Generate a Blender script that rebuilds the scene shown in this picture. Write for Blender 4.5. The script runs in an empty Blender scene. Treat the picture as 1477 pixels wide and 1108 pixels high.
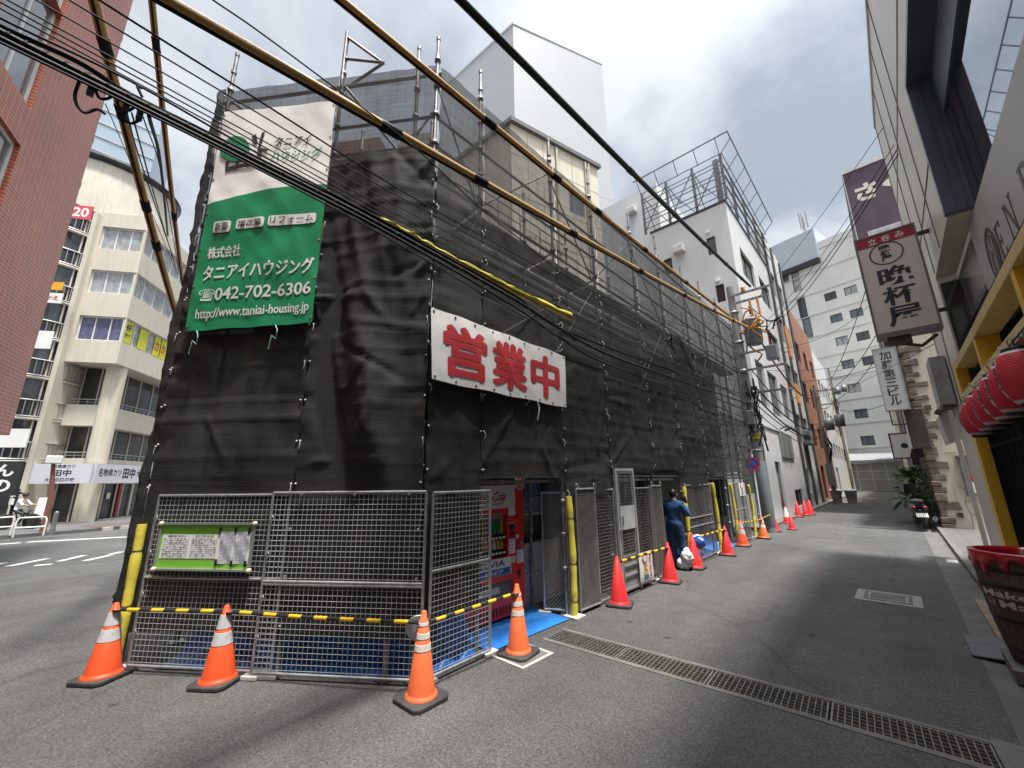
import bpy, bmesh, math, random
from mathutils import Vector, Matrix, noise
from math import sin, cos, pi, radians, sqrt
random.seed(7)
V = Vector
scene = bpy.context.scene
C = scene.collection
# ------------------------------------------------------------------ camera
CAM_H, PITCH, ROLL, YAW, FPX = 1.8, radians(13.6), radians(-0.7), radians(43.2), 574.0
F = V((-sin(YAW)*cos(PITCH), cos(YAW)*cos(PITCH), sin(PITCH)))
R0 = V((cos(YAW), sin(YAW), 0)); U0 = R0.cross(F)
R = R0*cos(ROLL) + U0*sin(ROLL); U = -R0*sin(ROLL) + U0*cos(ROLL)
cam_d = bpy.data.cameras.new('camera'); cam = bpy.data.objects.new('camera', cam_d); C.objects.link(cam)
cam.matrix_world = Matrix(((R.x, U.x, -F.x, 0), (R.y, U.y, -F.y, 0), (R.z, U.z, -F.z, CAM_H), (0, 0, 0, 1)))
cam_d.sensor_width = 36.0; cam_d.lens = FPX/1477*36.0; cam_d.clip_start = 0.05; cam_d.clip_end = 2000
scene.camera = cam
# ------------------------------------------------------------------ world, sun, exposure
SUN_EL, SUN_AZ = radians(75.5), radians(101)      # azimuth measured from +Y towards +X
w = bpy.data.worlds.new("World"); scene.world = w; w.use_nodes = True
nt = w.node_tree; nt.nodes.clear()
def N(nt, t, **kw):
    n = nt.nodes.new(t)
    for k, v in kw.items(): setattr(n, k, v)
    return n
def L(nt, a, b): nt.links.new(a, b)
sky = N(nt, 'ShaderNodeTexSky', sky_type='NISHITA'); sky.sun_disc = False
sky.sun_elevation = SUN_EL; sky.sun_rotation = SUN_AZ; sky.air_density = 1.2; sky.dust_density = 2.0
bgs = N(nt, 'ShaderNodeBackground'); bgs.inputs[1].default_value = 0.11; L(nt, sky.outputs[0], bgs.inputs[0])
tc = N(nt, 'ShaderNodeTexCoord'); sx = N(nt, 'ShaderNodeSeparateXYZ'); L(nt, tc.outputs['Generated'], sx.inputs[0])
den = N(nt, 'ShaderNodeMath', operation='ADD'); den.inputs[1].default_value = 0.35; L(nt, sx.outputs[2], den.inputs[0])
dx = N(nt, 'ShaderNodeMath', operation='DIVIDE'); L(nt, sx.outputs[0], dx.inputs[0]); L(nt, den.outputs[0], dx.inputs[1])
dy = N(nt, 'ShaderNodeMath', operation='DIVIDE'); L(nt, sx.outputs[1], dy.inputs[0]); L(nt, den.outputs[0], dy.inputs[1])
cv = N(nt, 'ShaderNodeCombineXYZ'); L(nt, dx.outputs[0], cv.inputs[0]); L(nt, dy.outputs[0], cv.inputs[1])
n1 = N(nt, 'ShaderNodeTexNoise'); n1.inputs['Scale'].default_value = 2.1; n1.inputs['Detail'].default_value = 9; n1.inputs['Roughness'].default_value = 0.57
n1.inputs['Distortion'].default_value = 0.25
mp = N(nt, 'ShaderNodeMapping'); mp.inputs['Location'].default_value = (3.1, 1.7, 0.4); L(nt, cv.outputs[0], mp.inputs[0]); L(nt, mp.outputs[0], n1.inputs['Vector'])
rp = N(nt, 'ShaderNodeValToRGB'); L(nt, n1.outputs[0], rp.inputs[0])
e = rp.color_ramp.elements
e[0].position = 0.39; e[0].color = (0.44, 0.485, 0.54, 1); e[1].position = 0.60; e[1].color = (0.85, 0.87, 0.89, 1)
x_ = e.new(0.49); x_.color = (0.63, 0.67, 0.715, 1)
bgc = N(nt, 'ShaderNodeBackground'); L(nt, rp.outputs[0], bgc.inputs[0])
# cloud glow towards the sun, added mostly out of view to lift the shade
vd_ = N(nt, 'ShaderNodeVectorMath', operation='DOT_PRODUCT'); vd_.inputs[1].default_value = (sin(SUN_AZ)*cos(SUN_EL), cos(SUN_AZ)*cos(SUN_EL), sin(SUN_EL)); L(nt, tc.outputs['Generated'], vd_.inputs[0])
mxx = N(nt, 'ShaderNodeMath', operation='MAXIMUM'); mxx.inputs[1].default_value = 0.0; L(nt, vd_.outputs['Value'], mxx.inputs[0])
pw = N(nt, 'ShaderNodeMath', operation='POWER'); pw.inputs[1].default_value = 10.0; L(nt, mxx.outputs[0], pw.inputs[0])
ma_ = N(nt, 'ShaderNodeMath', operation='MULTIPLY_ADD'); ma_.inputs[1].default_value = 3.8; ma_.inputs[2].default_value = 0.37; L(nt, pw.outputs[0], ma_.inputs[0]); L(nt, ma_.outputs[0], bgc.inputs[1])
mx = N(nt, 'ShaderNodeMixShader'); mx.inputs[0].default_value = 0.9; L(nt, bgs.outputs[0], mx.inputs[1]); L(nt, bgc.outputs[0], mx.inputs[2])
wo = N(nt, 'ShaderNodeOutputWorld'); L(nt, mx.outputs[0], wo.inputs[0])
sd = bpy.data.lights.new('sun', 'SUN'); sd.energy = 2.6; sd.angle = radians(4.5); sd.color = (1, 0.95, 0.88)
so = bpy.data.objects.new('sun', sd); C.objects.link(so)
so.rotation_euler = V((-sin(SUN_AZ)*cos(SUN_EL), -cos(SUN_AZ)*cos(SUN_EL), -sin(SUN_EL))).to_track_quat('-Z', 'Y').to_euler()
vs = scene.view_settings; vs.view_transform = 'Standard'; vs.look = 'None'; vs.gamma = 1; vs.exposure = 1.48
scene.cycles.transparent_max_bounces = 24
scene.cycles.max_bounces = 6
# ------------------------------------------------------------------ pixel -> point helpers (surveying the photograph)
def ray(u, v): return R*((u-738.5)/FPX) - U*((v-554.0)/FPX) + F
EYE = V((0, 0, CAM_H))
def at(u, v, P, n):
    d = ray(u, v); P = V(P); n = V(n); return EYE + d*((P-EYE).dot(n)/d.dot(n))
def atx(u, v, x): return at(u, v, (x, 0, 0), (1, 0, 0))
def aty(u, v, y): return at(u, v, (0, y, 0), (0, 1, 0))
def atz(u, v, z=0.0): return at(u, v, (0, 0, z), (0, 0, 1))
# ------------------------------------------------------------------ materials
def M(name, col, rough=0.7, metal=0.0, var=0.12, vs=2.5, bump=0.0, bs=40.0, dirt=0.0, dcol=(0.06, 0.055, 0.05), spec=0.5, streak=False, detail=5, trans=0.0, coat=0.0):
    m = bpy.data.materials.new(name); m.use_nodes = True; nt = m.node_tree; nt.nodes.clear()
    o = N(nt, 'ShaderNodeOutputMaterial'); b = N(nt, 'ShaderNodeBsdfPrincipled'); L(nt, b.outputs[0], o.inputs[0])
    b.inputs['Roughness'].default_value = rough; b.inputs['Metallic'].default_value = metal
    b.inputs['Specular IOR Level'].default_value = spec
    if coat: b.inputs['Coat Weight'].default_value = coat
    tc = N(nt, 'ShaderNodeTexCoord')
    no = N(nt, 'ShaderNodeTexNoise'); no.inputs['Scale'].default_value = vs; no.inputs['Detail'].default_value = detail; no.inputs['Roughness'].default_value = 0.6
    L(nt, tc.outputs['Object'], no.inputs['Vector'])
    mr = N(nt, 'ShaderNodeMapRange'); L(nt, no.outputs[0], mr.inputs[0]); mr.inputs[1].default_value = 0.3; mr.inputs[2].default_value = 0.7
    mi = N(nt, 'ShaderNodeMix', data_type='RGBA'); L(nt, mr.outputs[0], mi.inputs[0])
    mi.inputs[6].default_value = tuple(max(0, c*(1-var)) for c in col)+(1,); mi.inputs[7].default_value = tuple(min(1, c*(1+var)) for c in col)+(1,)
    last = mi.outputs[2]
    if dirt:
        mp = N(nt, 'ShaderNodeMapping'); mp.inputs['Scale'].default_value = (5, 5, 0.35) if streak else (1.3, 1.3, 1.3); L(nt, tc.outputs['Object'], mp.inputs[0])
        nd = N(nt, 'ShaderNodeTexNoise'); nd.inputs['Scale'].default_value = 1.6; nd.inputs['Detail'].default_value = 7; nd.inputs['Roughness'].default_value = 0.65; L(nt, mp.outputs[0], nd.inputs['Vector'])
        md = N(nt, 'ShaderNodeMapRange'); L(nt, nd.outputs[0], md.inputs[0]); md.inputs[1].default_value = 0.5; md.inputs[2].default_value = 0.78; md.inputs[4].default_value = dirt
        m2 = N(nt, 'ShaderNodeMix', data_type='RGBA'); L(nt, md.outputs[0], m2.inputs[0]); L(nt, last, m2.inputs[6]); m2.inputs[7].default_value = tuple(dcol)+(1,)
        last = m2.outputs[2]
    L(nt, last, b.inputs['Base Color'])
    if trans: b.inputs['Transmission Weight'].default_value = trans
    if bump:
        nb = N(nt, 'ShaderNodeTexNoise'); nb.inputs['Scale'].default_value = bs; nb.inputs['Detail'].default_value = 4; L(nt, tc.outputs['Object'], nb.inputs['Vector'])
        bm = N(nt, 'ShaderNodeBump'); bm.inputs['Strength'].default_value = bump; bm.inputs['Distance'].default_value = 0.02; L(nt, nb.outputs[0], bm.inputs['Height']); L(nt, bm.outputs[0], b.inputs['Normal'])
    return m
def wallcoords(nt, d, sc=1.0):
    tc = N(nt, 'ShaderNodeTexCoord'); s = N(nt, 'ShaderNodeSeparateXYZ'); L(nt, tc.outputs['Object'], s.inputs[0])
    a = N(nt, 'ShaderNodeMath', operation='MULTIPLY'); a.inputs[1].default_value = d[0]*sc; L(nt, s.outputs[0], a.inputs[0])
    b = N(nt, 'ShaderNodeMath', operation='MULTIPLY_ADD'); b.inputs[1].default_value = d[1]*sc; L(nt, s.outputs[1], b.inputs[0]); L(nt, a.outputs[0], b.inputs[2])
    c = N(nt, 'ShaderNodeMath', operation='MULTIPLY'); c.inputs[1].default_value = sc; L(nt, s.outputs[2], c.inputs[0])
    k = N(nt, 'ShaderNodeCombineXYZ'); L(nt, b.outputs[0], k.inputs[0]); L(nt, c.outputs[0], k.inputs[1]); return k.outputs[0], tc
def brickmat(name, d, c1, c2, mortar, bw, bh, msize=0.006, rough=0.6, offset=0.5, bump=0.5, dirt=0.3):
    m = bpy.data.materials.new(name); m.use_nodes = True; nt = m.node_tree; b = nt.nodes['Principled BSDF']; b.inputs['Roughness'].default_value = rough
    vec, tc = wallcoords(nt, d)
    br = N(nt, 'ShaderNodeTexBrick'); br.offset = offset; L(nt, vec, br.inputs['Vector'])
    br.inputs['Color1'].default_value = c1+(1,); br.inputs['Color2'].default_value = c2+(1,); br.inputs['Mortar'].default_value = mortar+(1,)
    br.inputs['Scale'].default_value = 1; br.inputs['Mortar Size'].default_value = msize; br.inputs['Brick Width'].default_value = bw; br.inputs['Row Height'].default_value = bh
    br.inputs['Mortar Smooth'].default_value = 0.2
    no = N(nt, 'ShaderNodeTexNoise'); no.inputs['Scale'].default_value = 0.6; no.inputs['Detail'].default_value = 8; L(nt, tc.outputs['Object'], no.inputs['Vector'])
    mr = N(nt, 'ShaderNodeMapRange'); mr.inputs[1].default_value = 0.35; mr.inputs[2].default_value = 0.75; mr.inputs[3].default_value = 1.1; mr.inputs[4].default_value = 1-dirt; L(nt, no.outputs[0], mr.inputs[0])
    mu = N(nt, 'ShaderNodeMix', data_type='RGBA', blend_type='MULTIPLY'); mu.inputs[0].default_value = 1; L(nt, br.outputs[0], mu.inputs[6]); L(nt, mr.outputs[0], mu.inputs[7]); L(nt, mu.outputs[2], b.inputs['Base Color'])
    if bump:
        bm = N(nt, 'ShaderNodeBump'); bm.inputs['Strength'].default_value = bump; bm.inputs['Distance'].default_value = 0.01; bm.invert = True; L(nt, br.outputs['Fac'], bm.inputs['Height']); L(nt, bm.outputs[0], b.inputs['Normal'])
    return m
def netmat(name, col, a0, a1, dens=1.0):
    m = bpy.data.materials.new(name); m.use_nodes = True; nt = m.node_tree; nt.nodes.clear()
    o = N(nt, 'ShaderNodeOutputMaterial'); tr = N(nt, 'ShaderNodeBsdfTransparent'); mx = N(nt, 'ShaderNodeMixShader')
    b = N(nt, 'ShaderNodeBsdfPrincipled'); b.inputs['Roughness'].default_value = 0.78; b.inputs['Specular IOR Level'].default_value = 0.12
    
    tc = N(nt, 'ShaderNodeTexCoord')
    no = N(nt, 'ShaderNodeTexNoise'); no.inputs['Scale'].default_value = 1.4; no.inputs['Detail'].default_value = 9; no.inputs['Roughness'].default_value = 0.65; L(nt, tc.outputs['Object'], no.inputs['Vector'])
    # woven banding: fine horizontal thread lines, irregular
    mp = N(nt, 'ShaderNodeMapping'); mp.inputs['Scale'].default_value = (1.2, 1.2, 42); L(nt, tc.outputs['Object'], mp.inputs[0])
    nb = N(nt, 'ShaderNodeTexNoise'); nb.inputs['Scale'].default_value = 1.0; nb.inputs['Detail'].default_value = 3; L(nt, mp.outputs[0], nb.inputs['Vector'])
    mp2 = N(nt, 'ShaderNodeMapping'); mp2.inputs['Scale'].default_value = (34, 34, 0.8); L(nt, tc.outputs['Object'], mp2.inputs[0])
    nc = N(nt, 'ShaderNodeTexNoise'); nc.inputs['Scale'].default_value = 1.0; nc.inputs['Detail'].default_value = 3; L(nt, mp2.outputs[0], nc.inputs['Vector'])
    ad = N(nt, 'ShaderNodeMath', operation='ADD'); L(nt, nb.outputs[0], ad.inputs[0]); L(nt, nc.outputs[0], ad.inputs[1])
    a2 = N(nt, 'ShaderNodeMath', operation='ADD'); L(nt, ad.outputs[0], a2.inputs[0]); L(nt, no.outputs[0], a2.inputs[1])
    mr = N(nt, 'ShaderNodeMapRange'); mr.inputs[1].default_value = 1.15; mr.inputs[2].default_value = 1.85; mr.inputs[3].default_value = a0; mr.inputs[4].default_value = a1; L(nt, a2.outputs[0], mr.inputs[0])
    L(nt, mr.outputs[0], mx.inputs[0]); L(nt, tr.outputs[0], mx.inputs[1]); L(nt, b.outputs[0], mx.inputs[2]); L(nt, mx.outputs[0], o.inputs[0])
    mc = N(nt, 'ShaderNodeMapRange'); mc.inputs[1].default_value = 1.1; mc.inputs[2].default_value = 1.9; L(nt, a2.outputs[0], mc.inputs[0])
    mi = N(nt, 'ShaderNodeMix', data_type='RGBA'); L(nt, mc.outputs[0], mi.inputs[0]); mi.inputs[6].default_value = tuple(c*0.86 for c in col)+(1,); mi.inputs[7].default_value = tuple(c*1.22 for c in col)+(1,)
    # dusty pale smudges of the fabric itself
    ns = N(nt, 'ShaderNodeTexNoise'); ns.inputs['Scale'].default_value = 2.6; ns.inputs['Detail'].default_value = 10; ns.inputs['Roughness'].default_value = 0.75; ns.inputs['Distortion'].default_value = 0.8; L(nt, tc.outputs['Object'], ns.inputs['Vector'])
    ms = N(nt, 'ShaderNodeMapRange'); ms.inputs[1].default_value = 0.58; ms.inputs[2].default_value = 0.8; ms.inputs[4].default_value = 0.16; L(nt, ns.outputs[0], ms.inputs[0])
    m2 = N(nt, 'ShaderNodeMix', data_type='RGBA'); L(nt, ms.outputs[0], m2.inputs[0]); L(nt, mi.outputs[2], m2.inputs[6]); m2.inputs[7].default_value = (0.16, 0.155, 0.15, 1)
    L(nt, m2.outputs[2], b.inputs['Base Color'])
    bm = N(nt, 'ShaderNodeBump'); bm.inputs['Strength'].default_value = 0.35; bm.inputs['Distance'].default_value = 0.006; L(nt, a2.outputs[0], bm.inputs['Height']); L(nt, bm.outputs[0], b.inputs['Normal'])
    return m
def glassmat(name, col=(0.03, 0.035, 0.04), rough=0.04, var=0.3):
    return M(name, col, rough=rough, var=var, vs=0.8, spec=0.9)
def ledmat(name, col, st):
    m = bpy.data.materials.new(name); m.use_nodes = True; b = m.node_tree.nodes['Principled BSDF']
    b.inputs['Base Color'].default_value = col+(1,); b.inputs['Emission Color'].default_value = col+(1,); b.inputs['Emission Strength'].default_value = st; return m
# ------------------------------------------------------------------ mesh builder
def worigin(o):
    p = V((0, 0, 0))
    while o is not None: p = p + o.location; o = o.parent
    return p
class MB:
    def __init__(s): s.v = []; s.f = []; s.mi = []; s.sm = []; s.m = 0; s.smooth = False
    def add(s, vs, fs):
        n = len(s.v); s.v += [(v[0], v[1], v[2]) for v in vs]
        for f in fs: s.f.append([i+n for i in f]); s.mi.append(s.m); s.sm.append(s.smooth)
        return s
    def bx(s, x0, x1, y0, y1, z0, z1):
        if x0 > x1: x0, x1 = x1, x0
        if y0 > y1: y0, y1 = y1, y0
        return s.add([(x0,y0,z0),(x1,y0,z0),(x1,y1,z0),(x0,y1,z0),(x0,y0,z1),(x1,y0,z1),(x1,y1,z1),(x0,y1,z1)],
              [(0,3,2,1),(4,5,6,7),(0,1,5,4),(1,2,6,5),(2,3,7,6),(3,0,4,7)])
    def ob(s, O, a, b, c):                       # box from a corner and three edge vectors
        O, a, b, c = V(O), V(a), V(b), V(c)
        if a.cross(b).dot(c) < 0: a, b = b, a
        p = [O, O+a, O+a+b, O+b]; p += [q+c for q in p]
        return s.add(p, [(0,3,2,1),(4,5,6,7),(0,1,5,4),(1,2,6,5),(2,3,7,6),(3,0,4,7)])
    def beam(s, p0, p1, w, h, up=(0,0,1)):
        p0, p1 = V(p0), V(p1); d = (p1-p0); sd = d.cross(V(up))
        if sd.length < 1e-6: sd = d.cross(V((1,0,0)))
        sd = sd.normalized(); u2 = sd.cross(d).normalized()
        return s.ob(p0 - sd*w/2 - u2*h/2, d, sd*w, u2*h)
    def quad(s, a, b, c, d): return s.add([a, b, c, d], [(0, 1, 2, 3)])
    def poly(s, pts): return s.add(pts, [tuple(range(len(pts)))])
    def prism(s, pts, vec):
        vec = V(vec); pts = [V(p) for p in pts]; n = len(pts)
        return s.add(pts+[p+vec for p in pts], [tuple(range(n-1, -1, -1)), tuple(range(n, 2*n))]+[(i, (i+1) % n, n+(i+1) % n, n+i) for i in range(n)])
    def tube(s, pts, r, seg=6, caps=True):
        pts = [V(p) for p in pts]; n = len(pts); rr = r if isinstance(r, (list, tuple)) else [r]*n
        sm = s.smooth; s.smooth = True
        d0 = (pts[1]-pts[0]).normalized(); ref = V((0,0,1)) if abs(d0.z) < 0.9 else V((1,0,0)); a = d0.cross(ref).normalized()
        vs = []
        for i, p in enumerate(pts):
            d = (pts[min(i+1, n-1)]-pts[max(i-1, 0)]).normalized(); a = (a - d*a.dot(d)).normalized(); b = d.cross(a)
            for k in range(seg): t = 2*pi*k/seg; vs.append(p+(a*cos(t)+b*sin(t))*rr[i])
        fs = [(i*seg+k, i*seg+(k+1) % seg, (i+1)*seg+(k+1) % seg, (i+1)*seg+k) for i in range(n-1) for k in range(seg)]
        s.add(vs, fs)
        if caps: s.smooth = False; s.add(vs[:seg], [tuple(range(seg-1, -1, -1))]); s.add(vs[-seg:], [tuple(range(seg))])
        s.smooth = sm; return s
    def cyl(s, p0, p1, r0, r1=None, seg=12, caps=True): return s.tube([p0, p1], [r0, r0 if r1 is None else r1], seg, caps)
    def lathe(s, prof, seg=20, c=(0,0,0), axis=None, smooth=True):
        c = V(c); ax = V(axis).normalized() if axis is not None else V((0,0,1))
        ref = V((1,0,0)) if abs(ax.x) < 0.9 else V((0,1,0)); a = (ref-ax*ref.dot(ax)).normalized(); b = ax.cross(a)
        sm = s.smooth; s.smooth = smooth; vs = []
        for r, z in prof:
            for k in range(seg): t = 2*pi*k/seg; vs.append(c+ax*z+(a*cos(t)+b*sin(t))*r)
        n = len(prof)
        s.add(vs, [(i*seg+k, i*seg+(k+1) % seg, (i+1)*seg+(k+1) % seg, (i+1)*seg+k) for i in range(n-1) for k in range(seg)])
        s.smooth = False
        if prof[0][0] > 1e-4: s.add(vs[:seg], [tuple(range(seg-1, -1, -1))])
        if prof[-1][0] > 1e-4: s.add(vs[-seg:], [tuple(range(seg))])
        s.smooth = sm; return s
    def disc(s, c, n, r, t=0.004, seg=24, r2=None):
        n = V(n).normalized(); c = V(c); return s.cyl(c, c+n*t, r, r2, seg)
    def sphere(s, c, r, seg=12, rings=8, sc=(1,1,1)):
        vs = []; c = V(c)
        for i in range(rings+1):
            ph = pi*i/rings
            for k in range(seg): t = 2*pi*k/seg; vs.append((c.x+r*sc[0]*sin(ph)*cos(t), c.y+r*sc[1]*sin(ph)*sin(t), c.z-r*sc[2]*cos(ph)))
        sm = s.smooth; s.smooth = True
        s.add(vs, [(i*seg+k, i*seg+(k+1) % seg, (i+1)*seg+(k+1) % seg, (i+1)*seg+k) for i in range(rings) for k in range(seg)]); s.smooth = sm; return s
    def grid(s, fn, nx, ny):
        vs = [fn(i/nx, j/ny) for j in range(ny+1) for i in range(nx+1)]
        sm = s.smooth; s.smooth = True
        s.add(vs, [(j*(nx+1)+i, j*(nx+1)+i+1, (j+1)*(nx+1)+i+1, (j+1)*(nx+1)+i) for j in range(ny) for i in range(nx)]); s.smooth = sm; return s
    def build(s, name, mats, parent=None, origin=None, bevel=0.0, solid=0.0):
        me = bpy.data.meshes.new(name); og = worigin(parent) if parent is not None else V(origin or (0,0,0))
        me.from_pydata([(v[0]-og.x, v[1]-og.y, v[2]-og.z) for v in s.v], [], s.f)
        if not isinstance(mats, (list, tuple)): mats = [mats]
        for m in mats: me.materials.append(m)
        me.polygons.foreach_set('material_index', s.mi); me.polygons.foreach_set('use_smooth', s.sm); me.update()
        o = bpy.data.objects.new(name, me); C.objects.link(o)
        if parent is not None: o.parent = parent
        else: o.location = og
        if bevel:
            b = o.modifiers.new('bevel', 'BEVEL'); b.width = bevel; b.segments = 2; b.limit_method = 'ANGLE'; b.angle_limit = radians(40)
        if solid:
            q = o.modifiers.new('solid', 'SOLIDIFY'); q.thickness = solid; q.offset = 0
        return o
def tag(o, label, cat, group=None):
    o['label'] = label; o['category'] = cat
    if group: o['group'] = group
    return o
def thing(name, label, cat, loc=(0,0,0), group=None):
    o = bpy.data.objects.new(name, None); o.empty_display_size = 0.2; C.objects.link(o); o.location = loc; return tag(o, label, cat, group)
def struct(o): o['kind'] = 'structure'; return o
def copy_tree(o, parent=None):
    c = o.copy(); C.objects.link(c)
    if parent is not None: c.parent = parent
    for ch in list(o.children): copy_tree(ch, c)
    return c
# text as mesh ---------------------------------------------------------------
_tc = {}
def text_geo(s, bold=0.0, shear=0.0):
    k = (s, bold, shear)
    if k not in _tc:
        c = bpy.data.curves.new('t', 'FONT'); c.body = s; c.size = 1; c.offset = bold; c.shear = shear; c.resolution_u = 3
        o = bpy.data.objects.new('t', c); m = bpy.data.meshes.new_from_object(o)
        vs = [tuple(v.co) for v in m.vertices]; fs = [tuple(p.vertices) for p in m.polygons]
        bpy.data.objects.remove(o); bpy.data.curves.remove(c); bpy.data.meshes.remove(m)
        x0 = min(v[0] for v in vs); x1 = max(v[0] for v in vs); y0 = min(v[1] for v in vs); y1 = max(v[1] for v in vs)
        _tc[k] = ([((v[0]-x0)/(x1-x0), (v[1]-y0)/(y1-y0)) for v in vs], fs, (x1-x0)/(y1-y0))
    return _tc[k]
def cut_geo(vs, fs, nx, ny):
    bm = bmesh.new(); bv = [bm.verts.new((a, b, 0)) for a, b in vs]
    for f in fs:
        try: bm.faces.new([bv[i] for i in f])
        except ValueError: pass
    for k in range(1, nx):
        bmesh.ops.bisect_plane(bm, geom=bm.verts[:]+bm.edges[:]+bm.faces[:], plane_co=(k/nx, 0, 0), plane_no=(1, 0, 0))
    for k in range(1, ny):
        bmesh.ops.bisect_plane(bm, geom=bm.verts[:]+bm.edges[:]+bm.faces[:], plane_co=(0, k/ny, 0), plane_no=(0, 1, 0))
    bm.verts.index_update(); r = [(v.co.x, v.co.y) for v in bm.verts], [[v.index for v in f.verts] for f in bm.faces]; bm.free(); return r
def text(mb, s, O, ux, uy, w=None, h=None, bold=0.01, shear=0.0, center=False):
    vs, fs, asp = text_geo(s, bold, shear); O, ux, uy = V(O), V(ux).normalized(), V(uy).normalized()
    if w is None: w = h*asp
    if h is None: h = w/asp
    if center: O = O-ux*w/2-uy*h/2
    mb.add([O+ux*(x*w)+uy*(y*h) for x, y in vs], fs)
def vtext(mb, s, O, ux, uy, w, h, gap=0.15, bold=0.02):
    n = len(s); ch = h/(n+gap*(n-1)); O, ux, uy = V(O), V(ux).normalized(), V(uy).normalized()
    for i, c in enumerate(s): text(mb, c, O-uy*(i*ch*(1+gap)+ch), ux, uy, w=w, h=ch, bold=bold)
# facade with real recessed openings: O bottom-left corner seen from outside, ux along, n outward
def facade(mb, O, ux, n, W, H, ops, depth=0.12):
    O, ux, n = V(O), V(ux).normalized(), V(n).normalized(); uz = V((0,0,1))
    xs = sorted({0, W} | {q for o in ops for q in (o[0], o[2]) if 0 < q < W}); zs = sorted({0, H} | {q for o in ops for q in (o[1], o[3]) if 0 < q < H})
    P = lambda x, z, d=0: O+ux*x+uz*z-n*d
    for i in range(len(xs)-1):
        for j in range(len(zs)-1):
            cx, cz = (xs[i]+xs[i+1])/2, (zs[j]+zs[j+1])/2
            if any(o[0] < cx < o[2] and o[1] < cz < o[3] for o in ops): continue
            mb.quad(P(xs[i], zs[j]), P(xs[i+1], zs[j]), P(xs[i+1], zs[j+1]), P(xs[i], zs[j+1]))
    for o in ops:
        a, b, c, d = o[:4]; D = depth; om = o[4] if len(o) > 4 else ''
        if 'b' not in om: mb.quad(P(a,b), P(a,b,D), P(c,b,D), P(c,b))
        if 't' not in om: mb.quad(P(a,d), P(c,d), P(c,d,D), P(a,d,D))
        if 'l' not in om: mb.quad(P(a,b), P(a,d), P(a,d,D), P(a,b,D))
        if 'r' not in om: mb.quad(P(c,b), P(c,b,D), P(c,d,D), P(c,d))
def window(parent, O, ux, n, o, fm, gm, depth=0.12, fr=0.05, mull=1, rails=0, name='window'):
    O, ux, n = V(O), V(ux).normalized(), V(n).normalized(); uz = V((0,0,1)); a, b, c, d = o[:4]
    P = lambda x, z, q: O+ux*x+uz*z-n*q
    m = MB(); t = 0.04; D = depth
    def bar(x0, z0, x1, z1): m.ob(P(x0, z0, D), ux*(x1-x0), uz*(z1-z0), n*t)
    g = 0.002
    bar(a+g, b+g, c-g, b+fr); bar(a+g, d-fr, c-g, d-g); bar(a+g, b+fr, a+fr, d-fr); bar(c-fr, b+fr, c-g, d-fr)
    for k in range(1, mull): x = a+(c-a)*k/mull; bar(x-fr*0.4, b+fr, x+fr*0.4, d-fr)
    for k in range(1, rails+1): z = b+(d-b)*k/(rails+1); bar(a+fr, z-fr*0.35, c-fr, z+fr*0.35)
    w_ = m.build(name, fm, parent)
    p = MB(); p.quad(P(a, b, D-0.012), P(c, b, D-0.012), P(c, d, D-0.012), P(a, d, D-0.012)); p.build('pane', gm, w_); return w_
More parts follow.
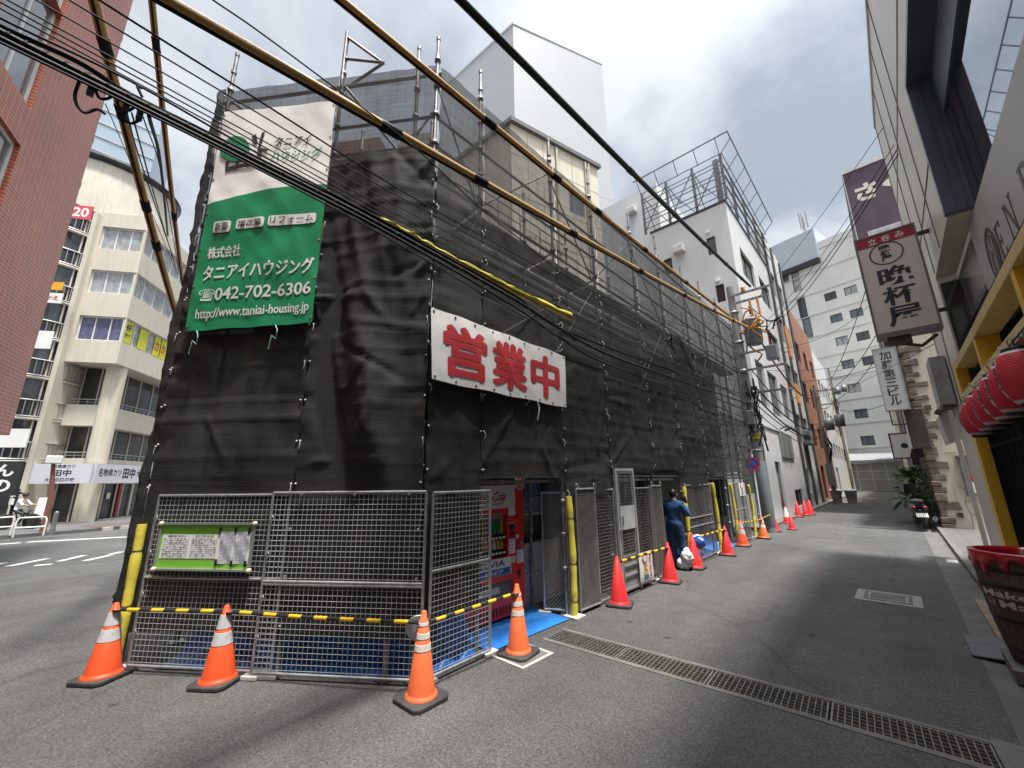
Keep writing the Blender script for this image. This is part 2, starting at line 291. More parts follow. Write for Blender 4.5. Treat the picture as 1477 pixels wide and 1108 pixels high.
# ================================================================== MATERIALS
def asphalt():
    m = bpy.data.materials.new('asphalt'); m.use_nodes = True; nt = m.node_tree; b = nt.nodes['Principled BSDF']; b.inputs['Roughness'].default_value = 0.88; b.inputs['Specular IOR Level'].default_value = 0.3
    tc = N(nt, 'ShaderNodeTexCoord')
    def noise_(sc, det, lo, hi, a, bb, rough=0.6, mapping=None):
        n = N(nt, 'ShaderNodeTexNoise'); n.inputs['Scale'].default_value = sc; n.inputs['Detail'].default_value = det; n.inputs['Roughness'].default_value = rough
        if mapping:
            mp = N(nt, 'ShaderNodeMapping'); mp.inputs['Scale'].default_value = mapping; L(nt, tc.outputs['Object'], mp.inputs[0]); L(nt, mp.outputs[0], n.inputs['Vector'])
        else: L(nt, tc.outputs['Object'], n.inputs['Vector'])
        r = N(nt, 'ShaderNodeMapRange'); r.inputs[1].default_value = lo; r.inputs[2].default_value = hi; r.inputs[3].default_value = a; r.inputs[4].default_value = bb; L(nt, n.outputs[0], r.inputs[0]); return r.outputs[0]
    big = noise_(0.35, 6, 0.3, 0.7, 0.78, 1.22)
    mid = noise_(3.0, 6, 0.3, 0.7, 0.85, 1.15, 0.7)
    fine = noise_(48, 3, 0.3, 0.7, 0.35, 1.65, 0.85)
    strk = noise_(1.0, 4, 0.35, 0.65, 0.9, 1.08, 0.5, (1.6, 0.12, 1))
    def mul(a, c):
        k = N(nt, 'ShaderNodeMath', operation='MULTIPLY'); L(nt, a, k.inputs[0]); L(nt, c, k.inputs[1]); return k.outputs[0]
    grit = noise_(19, 2, 0.3, 0.7, 0.86, 1.14, 0.7); val = mul(mul(mul(mul(big, mid), fine), strk), grit)
    vo = N(nt, 'ShaderNodeTexVoronoi'); vo.inputs['Scale'].default_value = 42; L(nt, tc.outputs['Object'], vo.inputs['Vector'])
    sp = N(nt, 'ShaderNodeMapRange'); sp.inputs[1].default_value = 0.10; sp.inputs[2].default_value = 0.17; sp.inputs[3].default_value = 1; sp.inputs[4].default_value = 0; L(nt, vo.outputs['Distance'], sp.inputs[0])
    sc = N(nt, 'ShaderNodeSeparateXYZ'); L(nt, vo.outputs['Color'], sc.inputs[0])
    gt = N(nt, 'ShaderNodeMath', operation='GREATER_THAN'); gt.inputs[1].default_value = 0.55; L(nt, sc.outputs[0], gt.inputs[0])
    spk = mul(sp.outputs[0], gt.outputs[0])
    # cracks
    vc = N(nt, 'ShaderNodeTexVoronoi', feature='DISTANCE_TO_EDGE'); vc.inputs['Scale'].default_value = 0.33
    nd = N(nt, 'ShaderNodeTexNoise'); nd.inputs['Scale'].default_value = 1.1; nd.inputs['Detail'].default_value = 6; L(nt, tc.outputs['Object'], nd.inputs['Vector'])
    va = N(nt, 'ShaderNodeMix', data_type='RGBA'); va.inputs[0].default_value = 0.35; L(nt, tc.outputs['Object'], va.inputs[6]); L(nt, nd.outputs['Color'], va.inputs[7]); L(nt, va.outputs[2], vc.inputs['Vector'])
    cr = N(nt, 'ShaderNodeMapRange'); cr.inputs[1].default_value = 0.0; cr.inputs[2].default_value = 0.006; cr.inputs[3].default_value = 0.76; cr.inputs[4].default_value = 1; L(nt, vc.outputs['Distance'], cr.inputs[0])
    val = mul(val, cr.outputs[0])
    vg = N(nt, 'ShaderNodeTexVoronoi'); vg.inputs['Scale'].default_value = 1.5; L(nt, tc.outputs['Object'], vg.inputs['Vector'])      # gum and oil spots
    gs = N(nt, 'ShaderNodeMapRange'); gs.inputs[1].default_value = 0.045; gs.inputs[2].default_value = 0.075; gs.inputs[3].default_value = 0.45; gs.inputs[4].default_value = 1; L(nt, vg.outputs['Distance'], gs.inputs[0]); val = mul(val, gs.outputs[0])
    base = N(nt, 'ShaderNodeMix', data_type='RGBA', blend_type='MULTIPLY'); base.inputs[0].default_value = 1; base.inputs[6].default_value = (0.088, 0.087, 0.085, 1); L(nt, val, base.inputs[7])
    m2 = N(nt, 'ShaderNodeMix', data_type='RGBA'); L(nt, spk, m2.inputs[0]); L(nt, base.outputs[2], m2.inputs[6]); m2.inputs[7].default_value = (0.30, 0.29, 0.28, 1); L(nt, m2.outputs[2], b.inputs['Base Color'])
    bm = N(nt, 'ShaderNodeBump'); bm.inputs['Strength'].default_value = 0.7; bm.inputs['Distance'].default_value = 0.008; L(nt, fine, bm.inputs['Height']); L(nt, bm.outputs[0], b.inputs['Normal'])
    return m
ASPH = asphalt()
CONC = M('concrete', (0.21, 0.205, 0.195), 0.85, var=0.25, vs=3, bump=0.3, bs=90, dirt=0.6)
CONCD = M('dark concrete', (0.13, 0.127, 0.12), 0.85, var=0.25, vs=3, bump=0.3, bs=90, dirt=0.6)
GUT = M('gutter concrete', (0.115, 0.113, 0.108), 0.9, var=0.25, vs=2, bump=0.4, bs=120, dirt=0.5)
PAINT = M('road paint', (0.45, 0.45, 0.43), 0.7, var=0.25, vs=9, dirt=0.9, dcol=(0.12, 0.12, 0.12))
TILE = brickmat('pavement tile', (1, 0.0), (0.12, 0.12, 0.118), (0.10, 0.10, 0.10), (0.06, 0.06, 0.06), 0.3, 0.3)
WHITE = M('white wall', (0.58, 0.585, 0.585), 0.75, var=0.05, vs=0.7, bump=0.15, bs=25, dirt=0.28, dcol=(0.34, 0.33, 0.31), streak=True)
WHITE2 = M('grey white wall', (0.55, 0.55, 0.54), 0.8, var=0.06, vs=0.7, bump=0.15, bs=25, dirt=0.4, dcol=(0.28, 0.27, 0.25), streak=True)
TOWER = M('tower cladding', (0.40, 0.415, 0.43), 0.6, var=0.03, vs=0.2, dirt=0.08, dcol=(0.5, 0.52, 0.55))
CREAM = M('cream render', (0.60, 0.55, 0.45), 0.85, var=0.07, vs=0.8, bump=0.25, bs=30, dirt=0.45, dcol=(0.30, 0.26, 0.2), streak=True)
CREAM2 = M('weathered cream wall', (0.56, 0.52, 0.42), 0.85, var=0.1, vs=1.2, bump=0.3, bs=18, dirt=0.55, dcol=(0.26, 0.23, 0.18), streak=True)
BEIGE = M('beige stone cladding', (0.60, 0.56, 0.47), 0.7, var=0.05, vs=0.7, bump=0.1, bs=60, dirt=0.4, dcol=(0.33, 0.28, 0.2), streak=True)
STEEL = M('galvanised steel', (0.42, 0.43, 0.44), 0.42, 0.75, var=0.25, vs=14, bump=0.06, bs=60)
STEELD = M('weathered scaffold steel', (0.27, 0.27, 0.27), 0.5, 0.7, var=0.35, vs=9, bump=0.1, bs=40)
ALU = M('aluminium frame', (0.45, 0.45, 0.45), 0.4, 0.6, var=0.1)
DARKF = M('dark bronze frame', (0.035, 0.035, 0.037), 0.4, 0.3, var=0.2)
BLACK = M('black plastic', (0.02, 0.02, 0.021), 0.45, var=0.25, vs=6)
RUB = M('black rubber', (0.03, 0.03, 0.03), 0.8, var=0.3, vs=8, dirt=0.5, dcol=(0.1, 0.095, 0.09))
GLASS = glassmat('dark glass'); GLASSB = glassmat('blue grey glass', (0.10, 0.13, 0.16)); CURT = M('curtained glass', (0.33, 0.35, 0.36), 0.12, var=0.35, vs=3.5, dirt=0.5, dcol=(0.08, 0.09, 0.1), streak=True, spec=0.8)
CURTB = M('blue curtain behind glass', (0.09, 0.09, 0.17), 0.12, var=0.5, vs=5, dirt=0.5, dcol=(0.25, 0.26, 0.34), streak=True, spec=0.8)
REDP = M('red paint', (0.50, 0.025, 0.03), 0.28, var=0.1, vs=2, dirt=0.1, dcol=(0.2, 0.03, 0.03))
WPAINT = M('white paint', (0.74, 0.74, 0.72), 0.5, var=0.05)
SIGNW = M('white sign face', (0.66, 0.65, 0.62), 0.4, var=0.05, vs=2, dirt=0.15, dcol=(0.45, 0.42, 0.36), streak=True)
INK = M('black lettering', (0.02, 0.022, 0.028), 0.5, var=0.1)
REDINK = M('red lettering', (0.52, 0.035, 0.045), 0.55, var=0.12)
YEL = M('yellow foam', (0.70, 0.60, 0.07), 0.7, var=0.12, vs=6, bump=0.25, bs=18, dirt=0.35, dcol=(0.4, 0.33, 0.08))
# ================================================================== GROUND
da = V((-3.33, 4.22, 0)); db = V((0.17, 4.42, 0)); dd = (db-da).normalized(); dn = V((-dd.y, dd.x, 0)); hw = 0.175
hole = [da-dn*hw, db-dn*hw, db+dn*hw, da+dn*hw]
m = MB(); S = 320
big = [V((-S, -S, 0)), V((S, -S, 0)), V((S, S, 0)), V((-S, S, 0))]
for i in range(4): m.quad(big[i], big[(i+1) % 4], hole[(i+1) % 4], hole[i])
struct(m.build('ground', ASPH))
m = MB()                                            # concrete drain channel set in the hole
for i in range(4):
    a, b = hole[i], hole[(i+1) % 4]; dz = V((0, 0, -0.4)); m.quad(a, b, b+dz, a+dz)
m.poly([h+V((0, 0, -0.4)) for h in hole])
struct(m.build('drain_channel', CONCD))
m = MB(); fr = 0.05                                 # worn concrete lip either side of the grating
for s in (-1, 1):
    o = da+dn*(s*hw); m.prism([o, db+dn*(s*hw), db+dn*(s*(hw+fr)), da+dn*(s*(hw+fr))] if s < 0 else [o, da+dn*(s*(hw+fr)), db+dn*(s*(hw+fr)), db+dn*(s*hw)], (0, 0, 0.006))
m.prism([db-dn*0.26+dd*0.0, db-dn*0.26+dd*0.4, db+dn*0.26+dd*0.4, db+dn*0.26], (0, 0, 0.007))
struct(m.build('drain_kerb', CONCD))
ng = 4; gl = (db-da).length/ng
labs = ['rusty drain grate section beside the yellow padded post', 'drain grate section second from the yellow padded post', 'drain grate section third from the yellow padded post', 'drain grate section nearest the bottom right corner']
for k in range(ng):
    a = da+dd*(k*gl+0.008); Lg = gl-0.016; m = MB(); r = 0.004; top = 0.004
    for s in (-1, 1): m.ob(a+dn*(s*(hw-0.014))-dn*0.006+V((0,0,-0.04)), dd*Lg, dn*0.012, V((0,0,0.044)))
    for x in (0, Lg-0.012): m.ob(a+dd*x-dn*(hw-0.02)+V((0,0,-0.04)), dd*0.012, dn*(2*hw-0.04), V((0,0,0.043)))
    nb = 20
    for i in range(1, nb): m.ob(a+dd*(i*Lg/nb)-dd*0.003-dn*(hw-0.02)+V((0,0,-0.035)), dd*0.006, dn*(2*hw-0.04), V((0,0,0.039)))
    for j in range(1, 6): m.ob(a-dn*hw+dn*(j*2*hw/6)-dn*0.003+V((0,0,-0.03)), dd*Lg, dn*0.006, V((0,0,0.033)))
    tag(m.build('drain_grate', M('drain grate iron', (0.2, 0.19, 0.175), 0.6, 0.5, var=0.4, vs=12) if k == 0 else GRM, origin=a), labs[k], 'drain grate', 'drain grates across the alley')
    if k == 0: GRM = bpy.data.materials['drain grate iron']
# right-hand gutter strip, kerb and pavement
m = MB(); m.bx(0.30, 0.66, 4.7, 60, -0.1, 0.005); struct(m.build('gutter', GUT))
m = MB()
for k in range(30): m.bx(0.66, 0.76, 2+k*0.9, 2+k*0.9+0.893, -0.1, 0.11)
struct(m.build('kerb', CONCD))
m = MB(); m.bx(0.76, 4, -6, 20, -0.1, 0.10); struct(m.build('pavement', TILE))
m = MB(); m.bx(-4.6, -3.62, 16.6, 60, -0.1, 0.09); struct(m.build('pavement_edge', CONCD))
m = MB(); m.bx(0.45, 0.62, 12.9, 13.3, -0.02, 0.009); m.bx(-3.0, -2.4, 37, 37.25, -.02, 0.006); m.bx(-2.2, -1.6, 44, 44.4, -.02, 0.006); struct(m.build('road_marking', PAINT))
# ================================================================== BACKGROUND BUILDINGS
def quadbox(mb, foot, z0, z1):                       # prism from a ccw footprint
    mb.prism([V((p[0], p[1], z0)) for p in foot], (0, 0, z1-z0))
# -- pale blank tower
Ct = V((-29.2, 32.25, 0)); dr = V((sin(radians(24)), cos(radians(24)), 0)); dl = V((-1, -0.07, 0)).normalized()
pr = at(868, 95, Ct, (dr.y, -dr.x, 0)); wr = (pr-Ct).dot(dr); wr = max(4, wr); zt = at(740, 35, Ct, (F.x, F.y, 0)).z
t = thing('tower_block', 'tall blank pale grey tower rising behind the scaffolded building', 'tower', Ct)
A, B, D_ = Ct, Ct+dr*wr, Ct+dl*16; foot = [A, B, B+dl*16, D_]
m = MB(); quadbox(m, foot, 0, zt); m.build('wall', TOWER, t)
m = MB()
for k in range(4): m.prism([q*1.0+V((0,0,0)) for q in [A+(A-foot[2]).normalized()*0.05, B+(B-foot[3]).normalized()*0.05, foot[2], foot[3]]], (0,0,0.0)) if False else None
def band(mb, foot, z, h, out):                       # string course butted 2 sides
    c = sum((V(f) for f in foot), V())/len(foot)
    pts = [V(f)+(V(f)-c).normalized()*out for f in foot]; mb.prism([V((p.x, p.y, z)) for p in pts], (0, 0, h))
m = MB(); band(m, foot, zt, 0.35, 0.12); m.build('coping', WHITE, t)
m = MB(); band(m, foot, zt*0.62, 0.06, 0.03); m.build('joint', WHITE2, t)
m = MB(); m.cyl(A+V((-.3,.3,zt)), A+V((-.3,.3,zt+1.5)), 0.03, seg=5); m.build('aerial', ALU, t)
# -- cream house behind the scaffold
Cc = V((-10.2, 11.0, 0)); dr2 = V((sin(radians(15)), cos(radians(15)), 0)); dl2 = V((-1, -0.07, 0)).normalized()
pr = at(857, 240, Cc, (dr2.y, -dr2.x, 0)); zc = at(738, 178, Cc, (F.x, F.y, 0)).z; wr = (pr-Cc).dot(dr2)+0.2
t = thing('cream_house', 'cream panelled building with dark roof edge behind the scaffold netting', 'building', Cc)
foot = [Cc, Cc+dr2*wr, Cc+dr2*wr+dl2*7, Cc+dl2*7]
m = MB(); nrm = V((dr2.y, -dr2.x, 0)); ops = [(wr*0.62, zc-3.4, wr*0.80, zc-2.2)]
facade(m, Cc, dr2, nrm, wr, zc, ops, 0.1); quadbox(m, [foot[0]-nrm*0.11, foot[1]-nrm*0.11, foot[2], foot[3]], 0, zc-0.002)
m.quad(foot[0], foot[0]-nrm*0.11, foot[0]-nrm*0.11+V((0,0,zc)), foot[0]+V((0,0,zc))); m.quad(foot[1]-nrm*0.11, foot[1], foot[1]+V((0,0,zc)), foot[1]-nrm*0.11+V((0,0,zc)))
m.build('wall', CREAM, t); window(t, Cc, dr2, nrm, ops[0], ALU, GLASSB, 0.1)
m = MB()
for k in range(1, 6): m.ob(Cc+dr2*(wr*k/6)+nrm*0.001, dr2*0.03, nrm*0.008, V((0,0,zc-0.1)))
for z in (zc-1.6, zc-3.7, zc-5.6): m.ob(Cc+nrm*0.001+V((0,0,z)), dr2*wr, nrm*0.006, V((0,0,0.03)))
m.build('panel_joint', M('joint sealant', (0.36, 0.33, 0.27), 0.9), t)
m = MB(); band(m, foot, zc, 0.22, 0.22); m.build('roof_edge', M('dark roof edge', (0.10, 0.10, 0.105), 0.6, var=0.2), t)
m = MB()
for fx in (0.48, 0.83, 0.87): q = Cc+dr2*(wr*fx)+nrm*0.07; m.tube([q+V((0,0,zc-0.1)), q+V((0,0,zc-6))], 0.06, 8)
m.build('downpipe', CREAM2, t)
# -- white building with roof frame, at the end of the scaffold
YW = 20.2; XW = -4.0; ZW = 15.4
def wallrect(px, f):
    a = f(px[0], px[1]); b = f(px[2], px[3]); return a, b
t = thing('white_building', 'white rendered building with steel sign frame on its roof, past the scaffold', 'building', (XW, YW, 0))
ops = []
for p in ((1019, 347, 1034, 362), (1032, 415, 1047, 431), (957, 378, 971, 392)):
    a, b = aty(p[0], p[1], YW), aty(p[2], p[3], YW); ops.append((a.x+7.9, min(a.z, b.z)-0.1, b.x+7.9, max(a.z, b.z)+0.1))
m = MB(); facade(m, (-7.9, YW, 0), (1,0,0), (0,-1,0), 3.9, ZW, ops, 0.12)
def awin(p, x=XW): a, b = atx(p[0], p[1], x), atx(p[2], p[3], x); return (a.y-YW, b.z, b.y-YW, a.z)
ops2 = []
Wl = 8.8
ops2 = [(1.6, 12.0, 4.4, 13.6), (5.6, 11.9, 8.3, 13.5), (1.4, 8.7, 3.4, 10.2), (5.2, 8.5, 8.2, 10.1), (0.9, 5.1, 2.6, 7.3), (3.3, 4.9, 5.6, 7.2), (6.4, 5.1, 8.4, 7.0), (1.6, 0.09, 2.7, 2.5), (5.3, 0.3, 7.6, 1.15)]
facade(m, (XW, YW, 0), (0,1,0), (1,0,0), Wl, ZW, ops2, 0.14)
m.bx(-7.9, XW-0.145, YW+0.125, YW+Wl, 0, ZW); m.quad((-7.9, YW, ZW), (XW, YW, ZW), (XW, YW+Wl, ZW), (-7.9, YW+Wl, ZW)); m.quad((XW,YW+Wl,0),(XW-.145,YW+Wl,0),(XW-.145,YW+Wl,ZW),(XW,YW+Wl,ZW))
m.bx(-13.5, -7.9, YW+1.6, YW+8, 0, aty(912, 280, YW+1.6).z)
m.build('wall', WHITE, t)
for o in ops: window(t, (-7.9, YW, 0), (1,0,0), (0,-1,0), o, DARKF, GLASS, 0.12)
for i, o in enumerate(ops2[:7]): window(t, (XW, YW, 0), (0,1,0), (1,0,0), o, DARKF if i < 4 else ALU, GLASS, 0.14, mull=2 if o[2]-o[0] > 1.9 else 1)
window(t, (XW, YW, 0), (0,1,0), (1,0,0), ops2[7], DARKF, M('grey door', (0.25, 0.25, 0.26), 0.5), 0.14, name='door')
window(t, (XW, YW, 0), (0,1,0), (1,0,0), ops2[8], DARKF, GLASS, 0.14, mull=3)
m = MB(); m.bx(XW+0.002, XW+0.06, YW+3.4, YW+6.6, 2.75, 4.0); m.build('sign_panel', M('grey sign panel', (0.2, 0.21, 0.22), 0.5, var=0.1), t)
m = MB(); m.bx(XW+0.002, XW+0.05, YW+0.05, YW+7.0, 4.02, 4.1); m.build('ledge', WHITE2, t)
m = MB()
for y in (4.2, 5.2, 5.6): m.beam((XW, YW+y, 4.2), (XW+0.35, YW+y, 4.35), 0.05, 0.05); m.cyl((XW+0.3, YW+y, 4.38), (XW+0.45, YW+y, 4.22), 0.07, 0.1, 8)
m.build('spotlight', BLACK, t)
m = MB(); m.bx(-7.95, XW+0.04, YW-0.04, YW+0.14, ZW+0.002, ZW+0.13); m.bx(XW-0.1, XW+0.04, YW+0.14, YW+Wl, ZW+0.002, ZW+0.13); m.build('coping', DARKF, t)
m = MB(); m.bx(-7.0, -4.6, YW+0.8, YW+3, ZW, ZW+0.7); m.build('roof_unit', M('grey roof unit', (0.3, 0.31, 0.33), 0.5), t)
for (u, v) in ((1021, 335), (1035, 405), (948, 367)):
    q = aty(u, v, YW); m = MB(); m.cyl(q, q+V((0, -0.1, 0)), 0.1, 0.09, 12); m.build('vent_cap', WPAINT, t)
for (u, v, yy) in ((981, 362, YW), (913, 306, YW+1.6)):
    q = aty(u, v, yy); m = MB(); m.bx(q.x-0.28, q.x+0.28, q.y-0.4, q.y, q.z-0.2, q.z+0.2); m.build('vent_hood', WHITE2, t, bevel=0.04)
# roof frame: rails on the two street sides, an outer top rail on struts, posts and braces
SF = M('roof frame steel', (0.17, 0.175, 0.19), 0.5, 0.4, var=0.2)
fx0, fx1, fy0, fy1 = -8.2, XW+0.1, YW-0.1, YW+9.5
m = MB(); zr = [ZW+0.35+k*0.33 for k in range(8)]
for i, z in enumerate(zr):
    o = 0.12 if i % 2 else 0.0
    m.beam((fx0, fy0-o, z), (fx1+o, fy0-o, z), 0.036, 0.036); m.beam((fx1+o, fy0-o, z), (fx1+o, fy1, z), 0.036, 0.036)
m.build('rail', SF, t)
zt2 = ZW+3.35; m = MB()
m.beam((fx0-0.2, fy0-0.55, zt2), (fx1+0.6, fy0-0.55, zt2), 0.05, 0.05); m.beam((fx1+0.6, fy0-0.55, zt2), (fx1+0.6, fy1, zt2), 0.05, 0.05)
for k in range(5): x = fx0+(fx1-fx0)*k/4; m.beam((x, fy0-0.55, zt2), (x, fy0, zr[-1]), 0.035, 0.035)
for k in range(8): y = fy0+(fy1-fy0)*k/7; m.beam((fx1+0.6, y, zt2), (fx1, y, zr[-1]), 0.035, 0.035)
m.build('outrigger', SF, t)
m = MB()
for k in range(4): x = fx0+(fx1-fx0)*k/3; m.bx(x-0.06, x+0.06, fy0+0.03, fy0+0.15, ZW+.13, zr[-1]+0.1)
for k in range(1, 5): y = fy0+(fy1-fy0)*k/4; m.bx(fx1-0.15, fx1-0.03, y-0.06, y+0.06, ZW+.13, zr[-1]+0.1)
m.bx(fx1-0.45, fx1-0.2, fy0+0.3, fy0+0.55, ZW+.13, zr[-1]+0.15)
m.build('post', SF, t)
m = MB()
for k in range(3):
    x0 = fx0+(fx1-fx0)*k/3; x1 = fx0+(fx1-fx0)*(k+1)/3; m.beam((x0, fy0+0.1, ZW+.3), (x1, fy0+0.1, zr[-1]), 0.04, 0.04); m.beam((x1, fy0+1.6, ZW+.3), (x0, fy0+1.6, zr[-1]), 0.04, 0.04)
    m.beam((x0, fy0+0.1, zr[-1]), (x0, fy0+2.4, zr[-1]), 0.04, 0.04); m.beam((x0, fy0+2.4, ZW+.3), (x0, fy0+0.1, zr[-1]), 0.04, 0.04)
m.build('brace', SF, t)
m = MB(); q = aty(953, 330, YW+3); m.tube([(q.x, q.y, ZW), (q.x, q.y, ZW+5.4)], [0.05, 0.015], 6); m.build('lightning_rod', SF, t)
for (u0, v0, u1, v1, col, nm) in ((1132, 470, 1146, 520, (0.75, 0.28, 0.08), 'a'), (1146, 552, 1157, 585, (0.75, 0.3, 0.05), 'b')):
    p = atx(u0, v0, XW+0.4); q = atx(u1, v1, XW+0.4); m = MB(); m.bx(XW+0.36, XW+0.41, p.y, p.y+1.1, q.z, p.z); m.bx(XW+0.0, XW+0.36, p.y+.1, p.y+.2, p.z-0.3, p.z-0.25); m.bx(XW+0.0, XW+0.36, p.y+.1, p.y+.2, q.z+0.3, q.z+0.35)
    o = thing('hanging_sign', 'upper long orange sign hanging off the white building' if nm == 'a' else 'lower short orange sign hanging off the white building', 'sign', (XW+.4, p.y, q.z), 'orange signs on the white building')
    m.build('sign_face', M('orange sign '+nm, col, 0.5, var=0.3, vs=2, dirt=0.4, dcol=(0.8, 0.7, 0.5)), o)
q = atx(1158, 632, XW); t2 = thing('air_conditioner', 'grey outdoor air conditioner unit hung on the white building wall', 'air conditioner', (XW+.2, q.y, q.z-0.4))
m = MB(); m.bx(XW+0.1, XW+0.48, q.y-0.55, q.y+0.55, q.z-0.4, q.z+0.45); m.build('casing', M('ac casing', (0.22, 0.22, 0.22), 0.5), t2, bevel=0.03)
m = MB(); m.disc((XW+.29, q.y-0.551, q.z), (0,-1,0), 0.16, 0.01); m.build('fan_grille', BLACK, t2)
m = MB(); m.bx(XW+0.01, XW+0.5, q.y-0.5, q.y-.44, q.z-0.47, q.z-0.41); m.bx(XW+0.01, XW+0.5, q.y+.44, q.y+.5, q.z-0.47, q.z-0.41); m.build('bracket', STEELD, t2)
# -- neighbours down the alley (left side)
def block(name, label, y0, y1, H, wm, x=-4.0, depth=8, ops=(), fm=ALU, gm=GLASS, left=True):
    t = thing(name, label, 'building', (x, y0, 0)); m = MB()
    facade(m, (x, y0, 0), (0,1,0), (1,0,0), y1-y0, H, ops, 0.14); m.bx(x-depth, x-0.145, y0+0.01, y1-0.01, 0, H-0.003)
    m.quad((x-0.145, y0, 0), (x, y0, 0), (x, y0, H), (x-0.145, y0, H)); m.quad((x, y1, 0), (x-0.145, y1, 0), (x-0.145, y1, H), (x, y1, H)); m.quad((x-depth, y0, H), (x, y0, H), (x, y1, H), (x-depth, y1, H))
    m.build('wall', wm, t)
    for o in ops: window(t, (x, y0, 0), (0,1,0), (1,0,0), o, fm, gm, 0.14, mull=2 if o[2]-o[0] > 1.6 else 1)
    return t
ops = [(0.8+2.6*j, 3.9+3.3*k, 2.6+2.6*j, 5.7+3.3*k) for k in range(4) for j in range(2)]+[(1.0, 0.9, 2.0, 2.3), (3.2, 0.9, 4.0, 2.3)]
tb = block('grey_building', 'grey white building with black downpipes between the white and brick ones', 29.1, 35.0, 18.3, WHITE2, ops=ops)
m = MB()
for y in (29.3, 31.8, 34.7): m.tube([(-3.92, y, 0.1), (-3.92, y, 18)], 0.07, 8)
m.build('downpipe', M('dark pipe', (0.09, 0.09, 0.09), 0.5), tb)
RBR = brickmat('rust brick', (0, 1), (0.30, 0.12, 0.075), (0.36, 0.15, 0.09), (0.25, 0.14, 0.1), 0.21, 0.07, bump=0.3)
ops = [(1.0+3.6*j, 4.0+3.2*k, 2.6+3.6*j, 5.6+3.2*k) for k in range(3) for j in range(3)]+[(2, 0.2, 3.6, 2.6), (6.5, 0.2, 7.6, 2.6)]
block('brick_building', 'rust red brick building further down the alley', 35.05, 46.0, 14.7, RBR, ops=ops, fm=DARKF)
ops = [(0.8+2.4*j, 3.4+3.0*k, 2.4+2.4*j, 4.9+3.0*k) for k in range(3) for j in range(4)]+[(1.5, 0.1, 3.2, 2.6)]
block('slim_white_building', 'slim white sided building after the brick one', 46.05, 56.0, 13.6, M('white siding', (0.6, 0.62, 0.63), 0.6, var=0.05, dirt=0.25, dcol=(0.4, 0.4, 0.4), streak=True), ops=ops)
ops = [(0.8+2.2*j, 3.4+2.8*k, 2.2+2.2*j, 4.8+2.8*k) for k in range(3) for j in range(4)]
block('pale_building', 'pale beige building before the far gate', 56.05, 66.0, 12.0, CREAM2, ops=ops)
# -- big building closing the alley
Pf = V((-4, 71, 0)); df = V((0.97, -0.243, 0)).normalized(); nf = V((df.y, -df.x, 0))
if nf.y > 0: nf = -nf
def fp(u, v): q = at(u, v, Pf, nf); return ((q-Pf).dot(df), q.z)
FX0, FX1, FH = -20.0, 22.0, fp(1200, 335)[1]-0.6
def f5(x, y): return 1020+x/2.917, 380+y/2.917
ops = []
for (x, y) in ((323, 72), (518, 138), (603, 113), (543, 230), (628, 208), (567, 325), (655, 305), (592, 424), (681, 408), (618, 524), (647, 632), (676, 745)):
    a, z = fp(*f5(x, y)); ops.append((a-FX0-0.72, z-0.62, a-FX0+0.72, z+0.62))
for (x, y) in ((375, 75), (400, 185), (422, 272)):
    a, z = fp(*f5(x, y)); ops.append((a-FX0-0.55, z-1.75, a-FX0+0.55, z+1.75))
FARW = M('far grey cladding', (0.60, 0.60, 0.585), 0.7, var=0.06, vs=0.5, dirt=0.25, dcol=(0.36, 0.36, 0.36), streak=True)
t = thing('office_block', 'large pale grey windowed block closing the far end of the alley', 'building', Pf)
O = Pf+df*FX0; m = MB(); facade(m, O, df, nf, FX1-FX0, FH, ops, 0.25)
ba = O-nf*0.26; m.prism([ba, ba-nf*18, ba-nf*18+df*(FX1-FX0), ba+df*(FX1-FX0)], (0, 0, FH-0.01)); m.build('wall', FARW, t)
for k_, o in enumerate(ops): window(t, O, df, nf, o, DARKF, (GLASSB, GLASS, CURT, GLASSB, GLASSB, CURT, GLASS)[k_ % 7], 0.25, fr=0.08, mull=2 if o[3]-o[1] < 2 else 1)
m = MB()
for k in range(1, 11): m.ob(O+nf*0.003+V((0, 0, 2.0+k*3.3)), df*(FX1-FX0), nf*0.06, V((0, 0, 0.14)))
m.build('string_course', M('grey string course', (0.42, 0.42, 0.42), 0.7), t)
a0, z0 = fp(1110, 398); a1, z1 = fp(1183, 372)
m = MB(); zt3 = fp(1168, 333)[1]; m.prism([Pf+df*(-20)+nf*0.5, Pf+df*a1+nf*0.5, Pf+df*a1-nf*9, Pf+df*(-20)-nf*9], (0,0,0)) if False else None
P0 = Pf+df*(-20)+nf*0.4; P1 = Pf+df*a1+nf*0.4
m.prism([V((q.x, q.y, z1)) for q in (P0, P1, P1-nf*10, P0-nf*10)], (0, 0, zt3-z1)); m.build('plant_room', M('blue grey cladding', (0.42, 0.46, 0.51), 0.55, var=0.06, vs=0.6), t)
m = MB(); P0 = P0+nf*0.3; P1 = P1+nf*0.3; m.prism([V((q.x, q.y, z1-0.8)) for q in (P0, P1, P1-nf*0.9, P0-nf*0.9)], (0, 0, 0.75)); m.build('louvre', DARKF, t)
am, zm = fp(1155, 335); m = MB(); b = Pf+df*am-nf*2
for k in range(3): q = b+df*(0.5*cos(k*2.1))+nf*(0.5*sin(k*2.1)); m.cyl((q.x, q.y, zm+1.2), (q.x, q.y, zm+4.2), 0.16, seg=8); m.cyl((b.x, b.y, zm+2.2+k*.5), (q.x, q.y, zm+2.2+k*.5), 0.05, seg=5)
m.cyl((b.x, b.y, zm-1), (b.x, b.y, zm+3.6), 0.1, seg=8); m.build('antenna', ALU, t)
